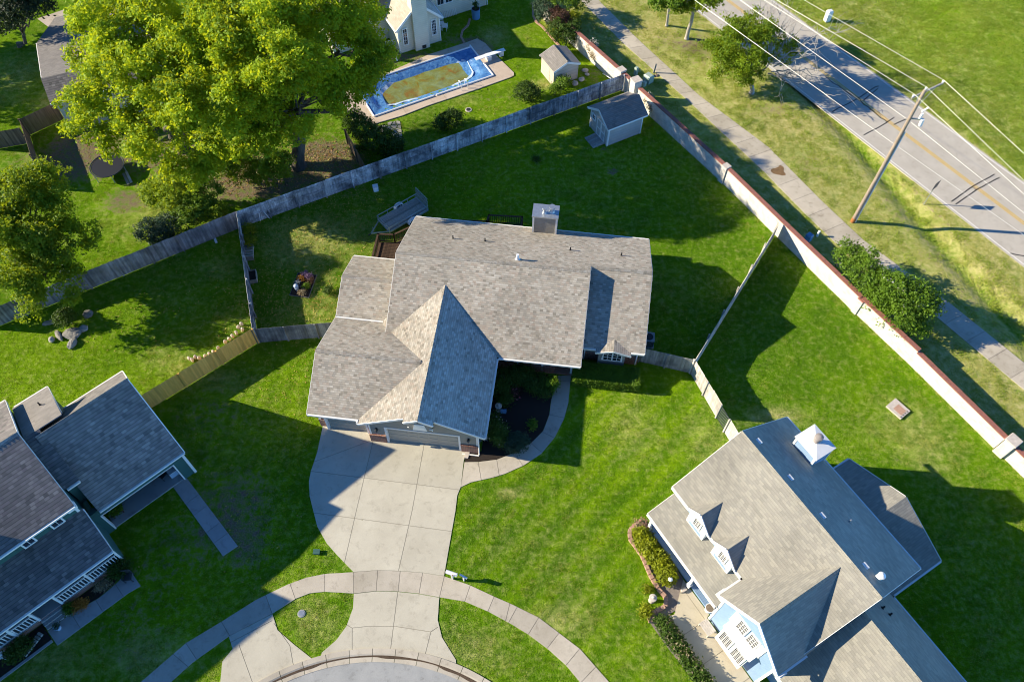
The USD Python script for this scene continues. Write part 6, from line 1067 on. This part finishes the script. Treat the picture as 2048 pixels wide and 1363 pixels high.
MH = thing('manhole_cover', 'square tan concrete manhole slab on the right lawn', 'manhole cover', (*g2(1795, 818), 0), -52)
MB().box(-.62, .62, -.5, .5, -.05, .13).build(MH, 'slab', 'cap_stone'); MB().box(-.2, .45, -.28, .28, .131, .137).build(MH, 'rust_patch', 'edging')
for i in range(4): MB().cyl((.52, -.38 + i * .22), .045, .045, .1, .16, 8).build(MH, 'bolt', 'dark_metal')
t = thing('drain_lid', 'small grey round lid in the left grass island', 'lid', (*g2(603, 1226), 0)); MB().cyl((0, 0), .24, .22, 0, .05, 16).build(t, 'rim', 'grey_concrete'); MB().cyl((0, 0), .17, .17, .05, .065, 16).build(t, 'cover', 'galv')
t = thing('sprinkler_box', 'small dark green valve box on the shaded lawn left of the driveway', 'box', (*g2(634, 1104), 0)); MB().box(-.18, .18, -.13, .13, 0, .16).build(t, 'box', 'green_siding'); MB().box(-.2, .2, -.15, .15, .16, .2).build(t, 'lid', 'green_siding')
t = thing('plastic_box', 'small white box standing on the back lawn near the board fence', 'box', (*g2(752, 380), 0), 15); MB().box(-.2, .2, -.2, .2, 0, .42).build(t, 'box', 'plastic_white'); MB().box(-.22, .22, -.22, .22, .42, .47).build(t, 'lid', 'plastic_white')
for lab, p0, p1 in (('white board leaning upright on the fence corner', (521, 441), (518, 425)), ('white board leaning sideways on the fence corner', (538, 436), (528, 424))): t = thing('leaning_board', lab, 'board', (0, 0, 0)); MB().bar(g(*p0, 0), g(*p1, .9), .16, .04).build(t, 'board', 'plastic_white')
t = thing('lawn_board', 'short white plank lying on the grass by the wavy fence', 'board', (*g2(430, 478), 0), -62); MB().box(-.45, .45, -.09, .09, 0, .05).build(t, 'plank', 'plastic_white')
t = thing('planter_crate', 'wooden slatted crate against the narrow fence', 'crate', (*g2(500, 508), 0), -80)
for i in range(5): MB().box(-.6 + i * .26, -.42 + i * .26, -.3, .3, .4, .44).build(t, 'slat', 'plank_grey')
for x in (-.62, .62): MB().box(x - .03, x + .03, -.32, .32, 0, .46).build(t, 'end_board', 'plank_grey')
for y in (-.31, .31): MB().box(-.6, .6, y - .02, y + .02, .15, .42).build(t, 'side_board', 'plank_grey')
t = thing('planter_box', 'low wooden planter box further down the narrow fence', 'planter', (*g2(507, 556), 0), -75)
for a in ((-.5, .5, -.3, -.26), (-.5, .5, .26, .3), (-.5, -.46, -.26, .26), (.46, .5, -.26, .26)): MB().box(*a, 0, .4).build(t, 'side_board', 'plank_grey')
MB().box(-.46, .46, -.26, .26, 0, .3).build(t, 'soil', 'mulch')
GP = thing('flower_plot', 'small rectangular flower plot with a blue white ornament on the back lawn', 'flower bed', (*g2(607, 570), 0), -8)
MB().box(-.7, .7, -1.05, 1.0, 0, .09).build(GP, 'soil', 'mulch'); MB().box(-.74, .74, -1.09, 1.04, 0, .06).build(GP, 'border', 'rock')
for (x, y), m_, n_ in (((.25, .7), 'flower_purple', 420), ((-.25, .35), 'flower_orange', 380), ((.3, -.2), 'shrub_bright', 420), ((-.4, -.1), 'flower_white', 90), ((.2, -.8), 'dry_stalk', 260), ((.5, .3), 'shrub_red', 260), ((-.1, .85), 'flower_purple', 260)): put(GP, 'flower_clump', leaf_cloud([(x, y, .22, .32, .28, .22)], n_, .05, .12, 10, int(n_)), m_)
MB().cyl((-.3, -.55), .1, .16, .08, .4).mesh((lambda m: (m.apply_translation([-.3, -.55, .55]), m)[1])(trimesh.creation.icosphere(2, .17))).build(GP, 'ornament', 'blue_trim', smooth=50)
shrub('small dark bush on the lawn right of the flower plot', [lo(657, 580, .25, .32)], 'shrub', 700, .055, 71); shrub('tiny dark bush alone in the shaded back lawn', [lo(1072, 318, .2, .25)], 'shrub', 450, .05, 72)
# bed ornaments
def statue(label, px, py, h, m, rot=0):
    t = thing('garden_ornament', label, 'ornament', (*g2(px, py), 0), rot); MB().cyl((0, 0), .2, .14, 0, .15, 12).cyl((0, 0), .11, .09, .15, h * .6, 10).build(t, 'pedestal', m, smooth=50); MB().cyl((0, 0), .1, .24, h * .6, h * .8, 14).cyl((0, 0), .24, .2, h * .8, h * .84, 14).build(t, 'bowl', m, smooth=50); MB().mesh((lambda q: (q.apply_translation([.0, 0, h * .95]), q)[1])(blob(.1, 3))).build(t, 'finial', m, smooth=60)
statue('white stone urn in the mulch bed beside the garage roof edge', 997, 820, .8, 'cap_stone'); statue('grey stone birdbath on the lawn by the edging blocks', 1303, 1200, .75, 'cap_stone'); statue('white ornament at the bottom left by the porch bed', 14, 1312, .6, 'plastic_white')
t = thing('garden_ornament', 'pale four-pointed garden spinner in the mulch bed', 'ornament', (*g2(993, 781), 0)); MB().bar((0, 0, 0), (0, 0, .8), .02, .02).build(t, 'stem', 'dark_metal')
for a in range(4): MB().bar((0, 0, .8), (.24 * math.cos(a * 1.57 + .5), .24 * math.sin(a * 1.57 + .5), .84), .1, .02).build(t, 'vane', 'cap_stone')
t = thing('garden_ornament', 'blue ornament beside the white stone urn', 'ornament', (*g2(1007, 824), 0)); MB().box(-.18, .18, -.12, .12, 0, .25).hexa([(-.2, -.14, .25), (.2, -.14, .25), (.2, .14, .25), (-.2, .14, .25)], [(-.2, -.01, .38), (.2, -.01, .38), (.2, .01, .38), (-.2, .01, .38)]).build(t, 'body', 'blue_plastic')
for i, (px, py) in enumerate([(959, 885), (972, 882)]): t = thing('garden_star', ['pale metal star ornament nearest the garage corner', 'blue grey star ornament right of the pale one'][i], 'ornament', (*g2(px, py), 0), i * 20); s5 = [((.2 if k % 2 == 0 else .08) * math.cos(k * .628), (.2 if k % 2 == 0 else .08) * math.sin(k * .628)) for k in range(10)]; MB().prism(s5, .35, .38).build(t, 'star', 'galv'); MB().box(-.01, .01, -.01, .01, 0, .35).build(t, 'stake', 'dark_metal')
t = thing('splash_stone', 'pale splash block below the garage downspout', 'stone', (*g2(934, 908), 0), 80); MB().hexa([(-.3, -.13, 0), (.3, -.16, 0), (.3, .16, 0), (-.3, .13, 0)], [(-.3, -.13, .1), (.3, -.16, .06), (.3, .16, .06), (-.3, .13, .1)]).build(t, 'block', 'cap_stone')
t = thing('globe_lamp', 'white globe garden lamp on a short post in the gravel bed', 'lamp', (*g2(1336, 1166), 0)); MB().cyl((0, 0), .04, .04, 0, .75, 10).build(t, 'post', 'dark_metal'); MB().mesh((lambda q: (q.apply_translation([0, 0, .88]), q)[1])(trimesh.creation.icosphere(3, .14))).build(t, 'globe', 'plastic_white', smooth=60)
t = thing('stone_block', 'small tan block on the gravel by the entry slab', 'stone', (*g2(1367, 1180), 0), 30); MB().box(-.16, .16, -.1, .1, 0, .22).build(t, 'block', 'cap_stone')
t = thing('flower_pot', 'white pot with brown soil on the porch corner of the right house', 'pot', rl(.1, -1.95, .3)); MB().cyl((0, 0), .2, .27, 0, .5, 18).build(t, 'pot', 'plastic_white', smooth=50); MB().cyl((0, 0), .23, .23, .44, .505, 16).build(t, 'soil', 'dirt')
t = thing('garden_bench', 'small tan slatted bench by the bay window', 'bench', rl(.85, -2.62), -58.03)
for i in range(5): MB().box(-.42, .42, -.3 + i * .12, -.2 + i * .12, .42, .45).build(t, 'seat_slat', 'cap_stone')
for x in (-.38, .38):
    for y in (-.26, .24): MB().box(x - .03, x + .03, y - .03, y + .03, 0, .42).build(t, 'leg', 'cap_stone')
for x in (1.0, 2.9): t = thing('path_light', ['black path light near the upper end of the entry slab', 'black path light lower down the entry slab'][x > 2], 'lamp', rl(x, -4.28)); MB().cyl((0, 0), .02, .02, 0, .4, 8).build(t, 'stake', 'black'); MB().cyl((0, 0), .1, .03, .4, .48, 12).build(t, 'shade', 'black')
# left house things
paving('side_walk', 'narrow concrete walk leading down from the covered patio', [ll(3.75, .05)[:2], ll(4.7, .05)[:2], ll(4.7, -6.03)[:2], ll(3.7, -5.95)[:2]], [[ll(3, y)[:2], ll(5, y)[:2]] for y in (-1.5, -2.5, -4.0, -4.9)], 'grey_concrete', top=.04)
paving('porch_walk', 'concrete walk along the front of the railed porch', [ll(-.86, -2.92)[:2], ll(-.85, -4.21)[:2], ll(-1.6, -4.1)[:2], ll(-6.0, -4.05)[:2], ll(-6.05, -2.95)[:2], ll(-4.7, -2.92)[:2], ll(-3.0, -3.2)[:2], ll(-1.8, -3.1)[:2]], [[ll(x, -2)[:2], ll(x, -5)[:2]] for x in (-4.6, -3.2, -1.9)], 'grey_concrete', top=.04)
single('mulch_bed', MB().prism([ll(-.9, -2.35)[:2], ll(-.95, -2.9)[:2], ll(-3.0, -3.15)[:2], ll(-4.7, -2.9)[:2], ll(-4.7, -2.35)[:2]], 0, .03), 'mulch', 'mulch bed between the porch and the walk of the left house', kind='structure')
single('mulch_bed', MB().prism([ll(-6.1, -2.35)[:2], ll(-6.1, -3.6)[:2], ll(-9.2, -3.6)[:2], ll(-9.2, -2.35)[:2]], 0, .03), 'mulch', 'dark bed left of the porch steps of the left house', kind='structure')
single('edge_strip', MB().bar(ll(-6.1, -3.62, .03), ll(-9.4, -3.62, .03), .16, .08), 'grey_concrete', 'concrete edging strip below the left porch bed', 'edging')
t = thing('log_pile', 'row of split logs laid in the left porch bed', 'logs', ll(-6.9, -3.05), 43.44 + 22)
for i in range(7): MB().tube([(-.7 + i * .2, -.14, .1), (-.7 + i * .2, .16, .1)], .09, 8).build(t, 'log', 'plank_grey')
def chair(label, loc, rot, m, h=.9):
    t = thing('chair', label, 'chair', loc, rot); MB().box(-.25, .25, -.25, .25, .4, .44).build(t, 'seat', m)
    for i in range(5): MB().box(-.24 + i * .105, -.17 + i * .105, .23, .26, .44, h).build(t, 'back_slat', m)
    MB().box(-.26, .26, .225, .265, h - .06, h + .01).build(t, 'back_rail', m)
    for x in (-.22, .22):
        for y in (-.22, .22): MB().box(x - .022, x + .022, y - .022, y + .022, 0, .4).build(t, 'leg', m)
        MB().box(x - .03, x + .03, -.25, .25, .6, .63).build(t, 'armrest', m)
chair('dark chair at the right end of the porch walk', ll(-1.1, -3.4, .04), 10, 'dark_metal'); chair('dark chair under the covered patio', ll(3.7, 1.0, .09), 60, 'dark_metal')
t = thing('cooler_box', 'pale blue storage box in the corner of the covered patio', 'box', ll(4.25, .95, .09), 43.44); MB().box(-.25, .25, -.4, .4, 0, .5).build(t, 'box', 'blue_trim'); MB().box(-.27, .27, -.42, .42, .5, .56).build(t, 'lid', 'white_metal')
t = thing('flower_pot', 'blue white pot at the foot of the porch steps', 'pot', ll(-5.5, -3.25, .04)); MB().cyl((0, 0), .13, .2, 0, .35, 14).build(t, 'pot', 'blue_trim', smooth=50); put(t, 'plant', leaf_cloud([(0, 0, .42, .2)], 160, .05, .1, 10, 3), 'shrub_blue')
t = thing('planter_shelf', 'dark planter shelf with pots at the left end of the covered patio', 'shelf', ll(.35, .75, .09), 43.44); MB().box(-.35, .35, -.2, .2, .3, .34).build(t, 'shelf', 'deck_wood')
for x in (-.3, .3): MB().box(x - .03, x + .03, -.18, .18, 0, .3).build(t, 'leg', 'deck_wood')
for x in (-.2, .1): MB().cyl((x, -.05), .08, .11, .34, .52, 10).build(t, 'pot', 'edging', smooth=50)
# rock heap, tyre ring, trampoline, planks, left yard
for i, (px, py, r0, sq, m_, lab) in enumerate([(147, 668, .62, (1, .8, .35), 'rock', 'largest flat blue grey boulder in the left yard heap'), (119, 672, .55, (.35, 1, .35), 'plank_grey', 'long narrow grey slab beside the large boulder'), (146, 688, .4, (1.1, .7, .55), 'rock', 'pale fluted stone at the lower edge of the heap'), (104, 680, .25, (1, .8, .7), 'rock', 'small round stone at the left of the heap'), (178, 630, .34, (1, 1, .8), 'rock', 'dark round stone at the upper right of the heap'), (100, 646, .4, (1.3, .5, .4), 'rock', 'flat brown stone at the upper left of the heap'), (168, 658, .3, (1, 1, .5), 'rock', 'grey stone among twigs right of the large boulder')]):
    t = thing('boulder', lab, 'rock', (*g2(px, py), 0), i * 40); MB().mesh((lambda q: (q.apply_translation([0, 0, r0 * sq[2] * .55]), q)[1])(blob(r0, i + 2, 3, .3, sq))).build(t, 'stone', m_)
TP = thing('trampoline', 'round black trampoline half hidden under the left maple', 'trampoline', (*g2(222, 345), 0)); MB().cyl((0, 0), 1.25, 1.25, .78, .8, 28).build(TP, 'mat', 'black'); MB().tube([(1.33 * math.cos(a), 1.33 * math.sin(a), .8) for a in np.linspace(0, 2 * math.pi, 30)], .05, 6, cap=False).build(TP, 'frame', 'dark_metal')
for i in range(6): a = i * 1.047; MB().bar((1.33 * math.cos(a), 1.33 * math.sin(a), 0), (1.33 * math.cos(a), 1.33 * math.sin(a), .8), .05, .05).build(TP, 'leg', 'galv')
t = thing('plank_stack', 'pair of pale planks leaning by the trampoline', 'planks', (*g2(255, 358), 0), -58)
for i in range(2): MB().box(-.7, .7, -.2 + i * .26, .0 + i * .26, .05 + .06 * i, .12 + .06 * i).build(t, 'plank', ['plank_grey', 'pale_fence'][i])
t = thing('water_barrel', 'grey barrel half hidden behind the left edge tree', 'barrel', (*g2(133, 548), 0)); MB().cyl((0, 0), .3, .3, 0, .8, 16).build(t, 'barrel', 'ac_grey', smooth=50); MB().cyl((0, 0), .31, .31, .8, .85, 16).build(t, 'lid', 'ac_grey')
ST = [(484, 650), (478, 656), (486, 661), (474, 668), (466, 674), (460, 680), (452, 686), (438, 698), (428, 706), (420, 710), (412, 714), (400, 718), (392, 716), (386, 722), (380, 719)]
sl15 = ['pale upright stone nearest the fence corner, first of the row behind the golden fence'] + [f'pale upright stone behind the golden fence, {w} from the fence corner' for w in 'second third fourth fifth sixth seventh eighth ninth tenth eleventh twelfth thirteenth fourteenth'.split()] + ['pale upright stone at the far lower end of the row behind the golden fence']
for i, (px, py) in enumerate(ST): t = thing('border_stone', sl15[i], 'stone', (*g2(px, py), 0), i * 37, 'stones behind the golden fence'); MB().mesh((lambda q: (q.apply_translation([0, 0, .16]), q)[1])(blob(.17, i + 20, 2, .3, (.8, .6, 1.3)))).build(t, 'stone', 'cap_stone')
# pool yard
for i, (u, v) in enumerate([(4.6, 1.6), (5.1, 1.9), (5.2, 1.3)]): 
    q = np.array(PO[:2]) + u * np.array([math.cos(math.radians(28.5)), math.sin(math.radians(28.5))]) + v * np.array([-math.sin(math.radians(28.5)), math.cos(math.radians(28.5))]); chair(['white chair nearest the pool house corner', 'white chair furthest right behind the pool house corner', 'white chair closest to the pool'][i], (*q, 0), 30 + i * 70, 'plastic_white')
t = thing('rain_barrel', 'blue plastic barrel planter against the cream house wall', 'barrel', (*g2(952, 36), 0)); MB().cyl((0, 0), .38, .42, 0, 1.0, 18).build(t, 'barrel', 'blue_plastic', smooth=50); MB().cyl((0, 0), .36, .36, .9, 1.01, 16).build(t, 'soil', 'mulch'); put(t, 'plant', leaf_cloud([(0, 0, 1.3, .22, .22, .4)], 220, .08, .15, 10, 5), 'shrub')
t = thing('patio_planter', 'white urn planter at the left corner of the pool house', 'planter', (*g2(794, 121), 0)); MB().cyl((0, 0), .1, .22, 0, .65, 14).build(t, 'urn', 'plastic_white', smooth=50); put(t, 'plant', leaf_cloud([(0, 0, .8, .35)], 260, .07, .2, 10, 6), 'shrub')
t = thing('metal_railing', 'white slatted railing left of the pool house corner', 'railing', (*g2(773, 100), 0), 20)
for i in range(12): MB().box(i * .16, i * .16 + .03, -.015, .015, 0, .9).build(t, 'baluster', 'trim')
for z in (.08, .86): MB().box(0, 1.95, -.02, .02, z, z + .05).build(t, 'rail', 'trim')
t = thing('vent_lattice', 'low pale lattice panel at the foot of the cream house wing', 'lattice', np.array(PO) * [1, 1, 0] + 4.3 * np.array([math.cos(math.radians(28.5)), math.sin(math.radians(28.5)), 0]) + 2.9 * np.array([-math.sin(math.radians(28.5)), math.cos(math.radians(28.5)), 0]), 28.5)
for i in range(16): MB().bar((.3 + i * .17, -.06, .05), (.2 + i * .17, -.06, .75), .03, .04).build(t, 'slat', 'trim')
ec = [np.array(g2(*p)) for p in [(940, 38), (936, 52), (925, 62), (922, 75), (930, 88)]]
t = thing('brick_path', 'thin curving brick edging from the cream house to the pool deck', 'edging')
ln = sg.LineString([tuple(p) for p in ec]); nb = int(ln.length / .24)
for i in range(nb): a = np.array(ln.interpolate((i + .05) / nb, True).coords[0]); b = np.array(ln.interpolate((i + .95) / nb, True).coords[0]); MB().bar((*a, .03), (*b, .03), .2, .1).build(t, 'brick', 'edging')
t = thing('border_edging', 'curved tan brick edging along the top flower border', 'edging')
ln = sg.LineString(P2([(1066, 8), (1066, 32), (1072, 45), (1085, 55), (1098, 70), (1108, 82), (1118, 92)])); nb = int(ln.length / .24)
for i in range(nb): a = np.array(ln.interpolate((i + .05) / nb, True).coords[0]); b = np.array(ln.interpolate((i + .95) / nb, True).coords[0]); MB().bar((*a, .04), (*b, .04), .2, .12).build(t, 'brick', 'edging')
t = thing('drain_lid', 'dark round drain in the grass beside the pool deck', 'lid', (*g2(937, 220), 0)); MB().cyl((0, 0), .3, .28, 0, .05, 16).build(t, 'rim', 'cap_stone'); MB().cyl((0, 0), .2, .2, .05, .06, 14).build(t, 'grate', 'dark_metal')
for i, (px, py, w_) in enumerate([(1170, 142, .3), (1163, 160, .32), (1150, 168, .34), (1174, 150, .22)]): t = thing('stepping_stone', ['pale stone at the back corner of the tan shed', 'pale stone beside the tan shed wall', 'grey stone in front of the tan shed', 'small stone near the dark pots by the tan shed'][i], 'stone', (*g2(px, py), 0), i * 50); MB().mesh((lambda q: (q.apply_translation([0, 0, .08]), q)[1])(blob(w_, i + 50, 2, .25, (1, .8, .4)))).build(t, 'stone', 'cap_stone')
t = thing('street', 'shaded grey street at the top left corner', kind='structure'); MB().hexa([(*g2(-40, 30), -.02), (*g2(150, -10), -.02), (*g2(200, -90), -.02), (*g2(-80, -60), -.02)], [(*g2(-40, 30), .02), (*g2(150, -10), .02), (*g2(200, -90), .02), (*g2(-80, -60), .02)]).build(t, 'carriageway', 'asphalt')
single('street_drive', MB().prism(P2([(75, 38), (128, 20), (130, 45), (98, 55)]), 0, .03), 'pool_concrete', 'pale concrete drive apron at the top left', kind='structure')

# ------------------------------------------------------------------ grass blades over the lawns, rough grass by the road
def blade_patch(n, half, h, w, seed, lean=.55):
    r = np.random.default_rng(seed); b = np.column_stack([r.uniform(-half, half, (n, 2)), np.full(n, -.01)]); a = r.uniform(0, 2 * np.pi, n); d = np.column_stack([np.cos(a), np.sin(a), np.zeros(n)]); hh = h * r.uniform(.5, 1.3, n)
    ln = r.normal(size=(n, 2)) * lean; tip = b + np.column_stack([ln * hh[:, None], hh]); v = np.stack([b - d * w, b + d * w, tip], 1).reshape(-1, 3)
    return v, np.arange(3 * n).reshape(-1, 3)
HOUSES = [sg.Polygon([hl(*p)[:2] for p in q]) for q in ([(-3.7, .5), (7.1, -.1), (7.1, 6.5), (13, 6.5), (17.2, 7.9), (17.2, 16.8), (.2, 16.8), (.2, 12.6), (-3.7, 12.6)],)] + [sg.Polygon([rl(*p)[:2] for p in [(-5.8, -2), (.4, -2), (.4, -2.3), (4.6, -2.3), (4.6, -1.5), (12.3, -1.5), (12.3, 6.3), (4.8, 6.3), (4.8, 10.3), (-2, 10.3), (-2, 7.6), (-5.8, 7.6)]]), sg.Polygon([ll(*p)[:2] for p in [(-12, -2.4), (-.7, -2.4), (-.7, 0), (5.5, 0), (5.5, 7.4), (1.4, 9.6), (-12, 9.6)]]), sg.Polygon(BR_ + [rl(4.6, -4)[:2], rl(-5.7, -1.9)[:2]]).buffer(0), sg.Polygon(FI + [hl(6, 0)[:2], hl(7.2, 6.5)[:2]]).buffer(0), court.buffer(.75), sg.LineString([rdp(-200, .05, 0)[:2], rdp(200, .05, 0)[:2]]).buffer(3.85), sg.Polygon(pool_pts)]
NOGRASS = unary_union([p.buffer(0) for p in PAVED] + [sg.Polygon(list(SL_) + list(SR_)[::-1]).buffer(.02) if False else sg.Point(500, 500).buffer(.1) for SL_, SR_ in [(SL, SR)]] + [h.buffer(0) for h in HOUSES])
import shapely
def scatter(name, label, m, step, half, n, h, w, keep, seed):
    r = np.random.default_rng(seed); xs_, ys_ = np.meshgrid(np.arange(-52, 52, step), np.arange(6.5, 73.5, step)); p = np.column_stack([xs_.ravel(), ys_.ravel()]) + r.uniform(-.25, .25, (xs_.size, 2)) * step
    pix = np.column_stack([p, np.zeros(len(p))]) - [0, 0, CAM_H]; wz = pix @ FW; u = 1024 + FOC * (pix @ RI) / wz; v = 681.5 - FOC * (pix @ UP) / wz
    p = p[(u > -40) & (u < 2090) & (v > -40) & (v < 1405)]
    ix = np.clip(np.searchsorted(xs, p[:, 0]), 0, len(xs) - 1); iy = np.clip(np.searchsorted(ys, p[:, 1]), 0, len(ys) - 1); z_ = GZ.reshape(GX.shape)[iy, ix]; dr = dry.reshape(GX.shape)[iy, ix]; ba = bare.reshape(GX.shape)[iy, ix]; by = beyond.reshape(GX.shape)[iy, ix]
    ok = keep(r, dr, ba, by, p); p, z_ = p[ok], z_[ok]
    ok = ~shapely.contains_xy(NOGRASS.buffer(half * .55), p[:, 0], p[:, 1]); p, z_ = p[ok], z_[ok]
    path = fresh('/World', name); pi = UsdGeom.PointInstancer.Define(stage, path); protos = []
    for i in range(3): protos.append(Sdf.Path(put(path, 'blades', blade_patch(n, half, h, w, seed + i), m)))
    pi.CreatePrototypesRel().SetTargets(protos); pi.CreateProtoIndicesAttr(Vt.IntArray.FromNumpy(r.integers(0, 3, len(p)).astype(np.int32)))
    pi.CreatePositionsAttr(Vt.Vec3fArray.FromNumpy(np.column_stack([p, z_]).astype(np.float32))); a = r.uniform(0, np.pi, len(p)); qh = np.zeros((len(p), 4)); qh[:, 0] = np.cos(a / 2); qh[:, 3] = np.sin(a / 2)
    pi.CreateOrientationsAttr(Vt.QuathArray([Gf.Quath(float(c), 0, 0, float(s)) for c, s in zip(np.cos(a), np.sin(a))])); sc = r.uniform(.8, 1.25, len(p)); pi.CreateScalesAttr(Vt.Vec3fArray.FromNumpy(np.column_stack([np.ones(len(p)), np.ones(len(p)), sc]).astype(np.float32)))
    tag(pi.GetPrim(), label, 'grass', None, 'stuff')
M['blade'] = leaves('blade', [(0.065, 0.17, 0.008), (0.125, 0.265, 0.006), (0.215, 0.365, 0.005), (0.34, 0.47, 0.008)], 0.35, patch=.5, stripe=math.atan2(sdir[1], sdir[0]))
M['dry_blade'] = leaves('dry_blade', [(0.24, 0.30, 0.03), (0.38, 0.40, 0.06), (0.50, 0.46, 0.15), (0.60, 0.53, 0.25)], 0.25, patch=.35)
M['field_blade'] = leaves('field_blade', [(0.16, 0.27, 0.015), (0.27, 0.39, 0.03), (0.40, 0.48, 0.06), (0.50, 0.50, 0.12)], 0.3, patch=.25)
scatter('lawn_grass', 'short green lawn grass of the yards', 'blade', .4, .26, 110, .06, .011, lambda r, d, b, by, p: (~by) & (r.random(len(p)) > np.clip(d * .9 - .1, 0, .7)) & (r.random(len(p)) > b * 1.3), 31)
scatter('dry_grass', 'dry straw coloured grass of the verge and worn lawn', 'dry_blade', .5, .32, 110, .07, .012, lambda r, d, b, by, p: (r.random(len(p)) < d * 1.1) & (r.random(len(p)) > b * .8), 41)
roffp = lambda p: (p - rd[0]) @ rnor
scatter('field_grass', 'rough green grass of the field and the roadside', 'field_blade', .55, .38, 110, .13, .016, lambda r, d, b, by, p: by & (r.random(len(p)) > np.where(roffp(p) > 4, .15, .62) + d * .25), 51)

# ------------------------------------------------------------------ fallen leaves
r_ = np.random.default_rng(21); pts = []
for (px, py, sx_, sy_, n_) in [(600, 480, 6.5, 4.5, 900), (540, 600, 3.5, 3.5, 500), (640, 600, 3, 3, 380), (700, 420, 5, 3, 380), (400, 560, 5, 4, 160), (420, 480, 3, 2, 120), (560, 760, 5, 4, 170), (800, 360, 8, 4, 160), (1100, 360, 9, 5, 60), (250, 640, 6, 4, 120), (450, 960, 5, 6, 60), (560, 340, 5, 3, 300), (650, 320, 4, 2, 260), (560, 1120, 4, 3, 30), (980, 220, 4, 1.5, 60)]:
    c = g2(px, py); pts.append(np.column_stack([r_.normal(c[0], sx_ / 2, n_), r_.normal(c[1], sy_ / 2, n_)]))
pts = np.vstack(pts); hx, hy = math.cos(-HA), math.sin(-HA); loc = np.column_stack([(pts[:, 0] - HF[0]) * hx - (pts[:, 1] - HF[1]) * hy, (pts[:, 0] - HF[0]) * hy + (pts[:, 1] - HF[1]) * hx])
pts = pts[~((loc[:, 0] > -3.4) & (loc[:, 0] < 13) & (loc[:, 1] > .7) & (loc[:, 1] < 16.5))]; k = len(pts)
q = np.column_stack([pts, np.full(k, .03)]); nn = r_.normal(size=(k, 3)) * .35 + [0, 0, 1]; nn /= np.linalg.norm(nn, axis=1, keepdims=True); a_ = np.cross(nn, r_.normal(size=(k, 3))); a_ /= np.linalg.norm(a_, axis=1, keepdims=True); b_ = np.cross(nn, a_); s_ = r_.uniform(.035, .075, k)[:, None]
v_ = np.stack([q - a_ * s_, q - b_ * s_ * .7, q + a_ * s_, q + b_ * s_ * .7], 1).reshape(-1, 3); f_ = np.arange(4 * k).reshape(-1, 4)
k2 = 2600; c2 = np.vstack([np.column_stack([r_.normal(g2(px, py)[0], sx_, n_), r_.normal(g2(px, py)[1], sy_, n_)]) for px, py, sx_, sy_, n_ in [(640, 310, 2.2, 1.2, 900), (560, 330, 2.5, 1.4, 700), (470, 370, 1.6, 1, 300), (330, 330, 2.5, 1.3, 400), (160, 300, 2, 1.6, 300)]])
q2 = np.column_stack([c2, np.full(len(c2), .035)]); n2 = r_.normal(size=q2.shape) * .4 + [0, 0, 1]; n2 /= np.linalg.norm(n2, axis=1, keepdims=True); a2_ = np.cross(n2, r_.normal(size=q2.shape)); a2_ /= np.linalg.norm(a2_, axis=1, keepdims=True); b2_ = np.cross(n2, a2_); s2_ = r_.uniform(.04, .08, len(q2))[:, None]
M['leaf_brown'] = leaves('leaf_brown', [(0.16, 0.085, 0.03), (0.30, 0.17, 0.05), (0.42, 0.27, 0.09)], 0.1)
v2_ = np.stack([q2 - a2_ * s2_, q2 - b2_ * s2_ * .7, q2 + a2_ * s2_, q2 + b2_ * s2_ * .7], 1).reshape(-1, 3); f2_ = np.arange(4 * len(q2)).reshape(-1, 4); mb_ = usdkit.mesh(stage, fresh('/World', 'leaf_litter'), (v2_, np.vstack([f2_[:, [0, 1, 2]], f2_[:, [0, 2, 3]]])), M['leaf_brown']); tag(mb_.GetPrim(), 'brown leaf litter on the bare soil under the maple trees', 'leaf litter', None, 'stuff')
me = usdkit.mesh(stage, fresh('/World', 'fallen_leaves'), (v_, np.vstack([f_[:, [0, 1, 2]], f_[:, [0, 2, 3]]])), M['leaf_fall']); tag(me.GetPrim(), 'yellow fallen leaves scattered over the lawns', 'fallen leaves', None, 'stuff')
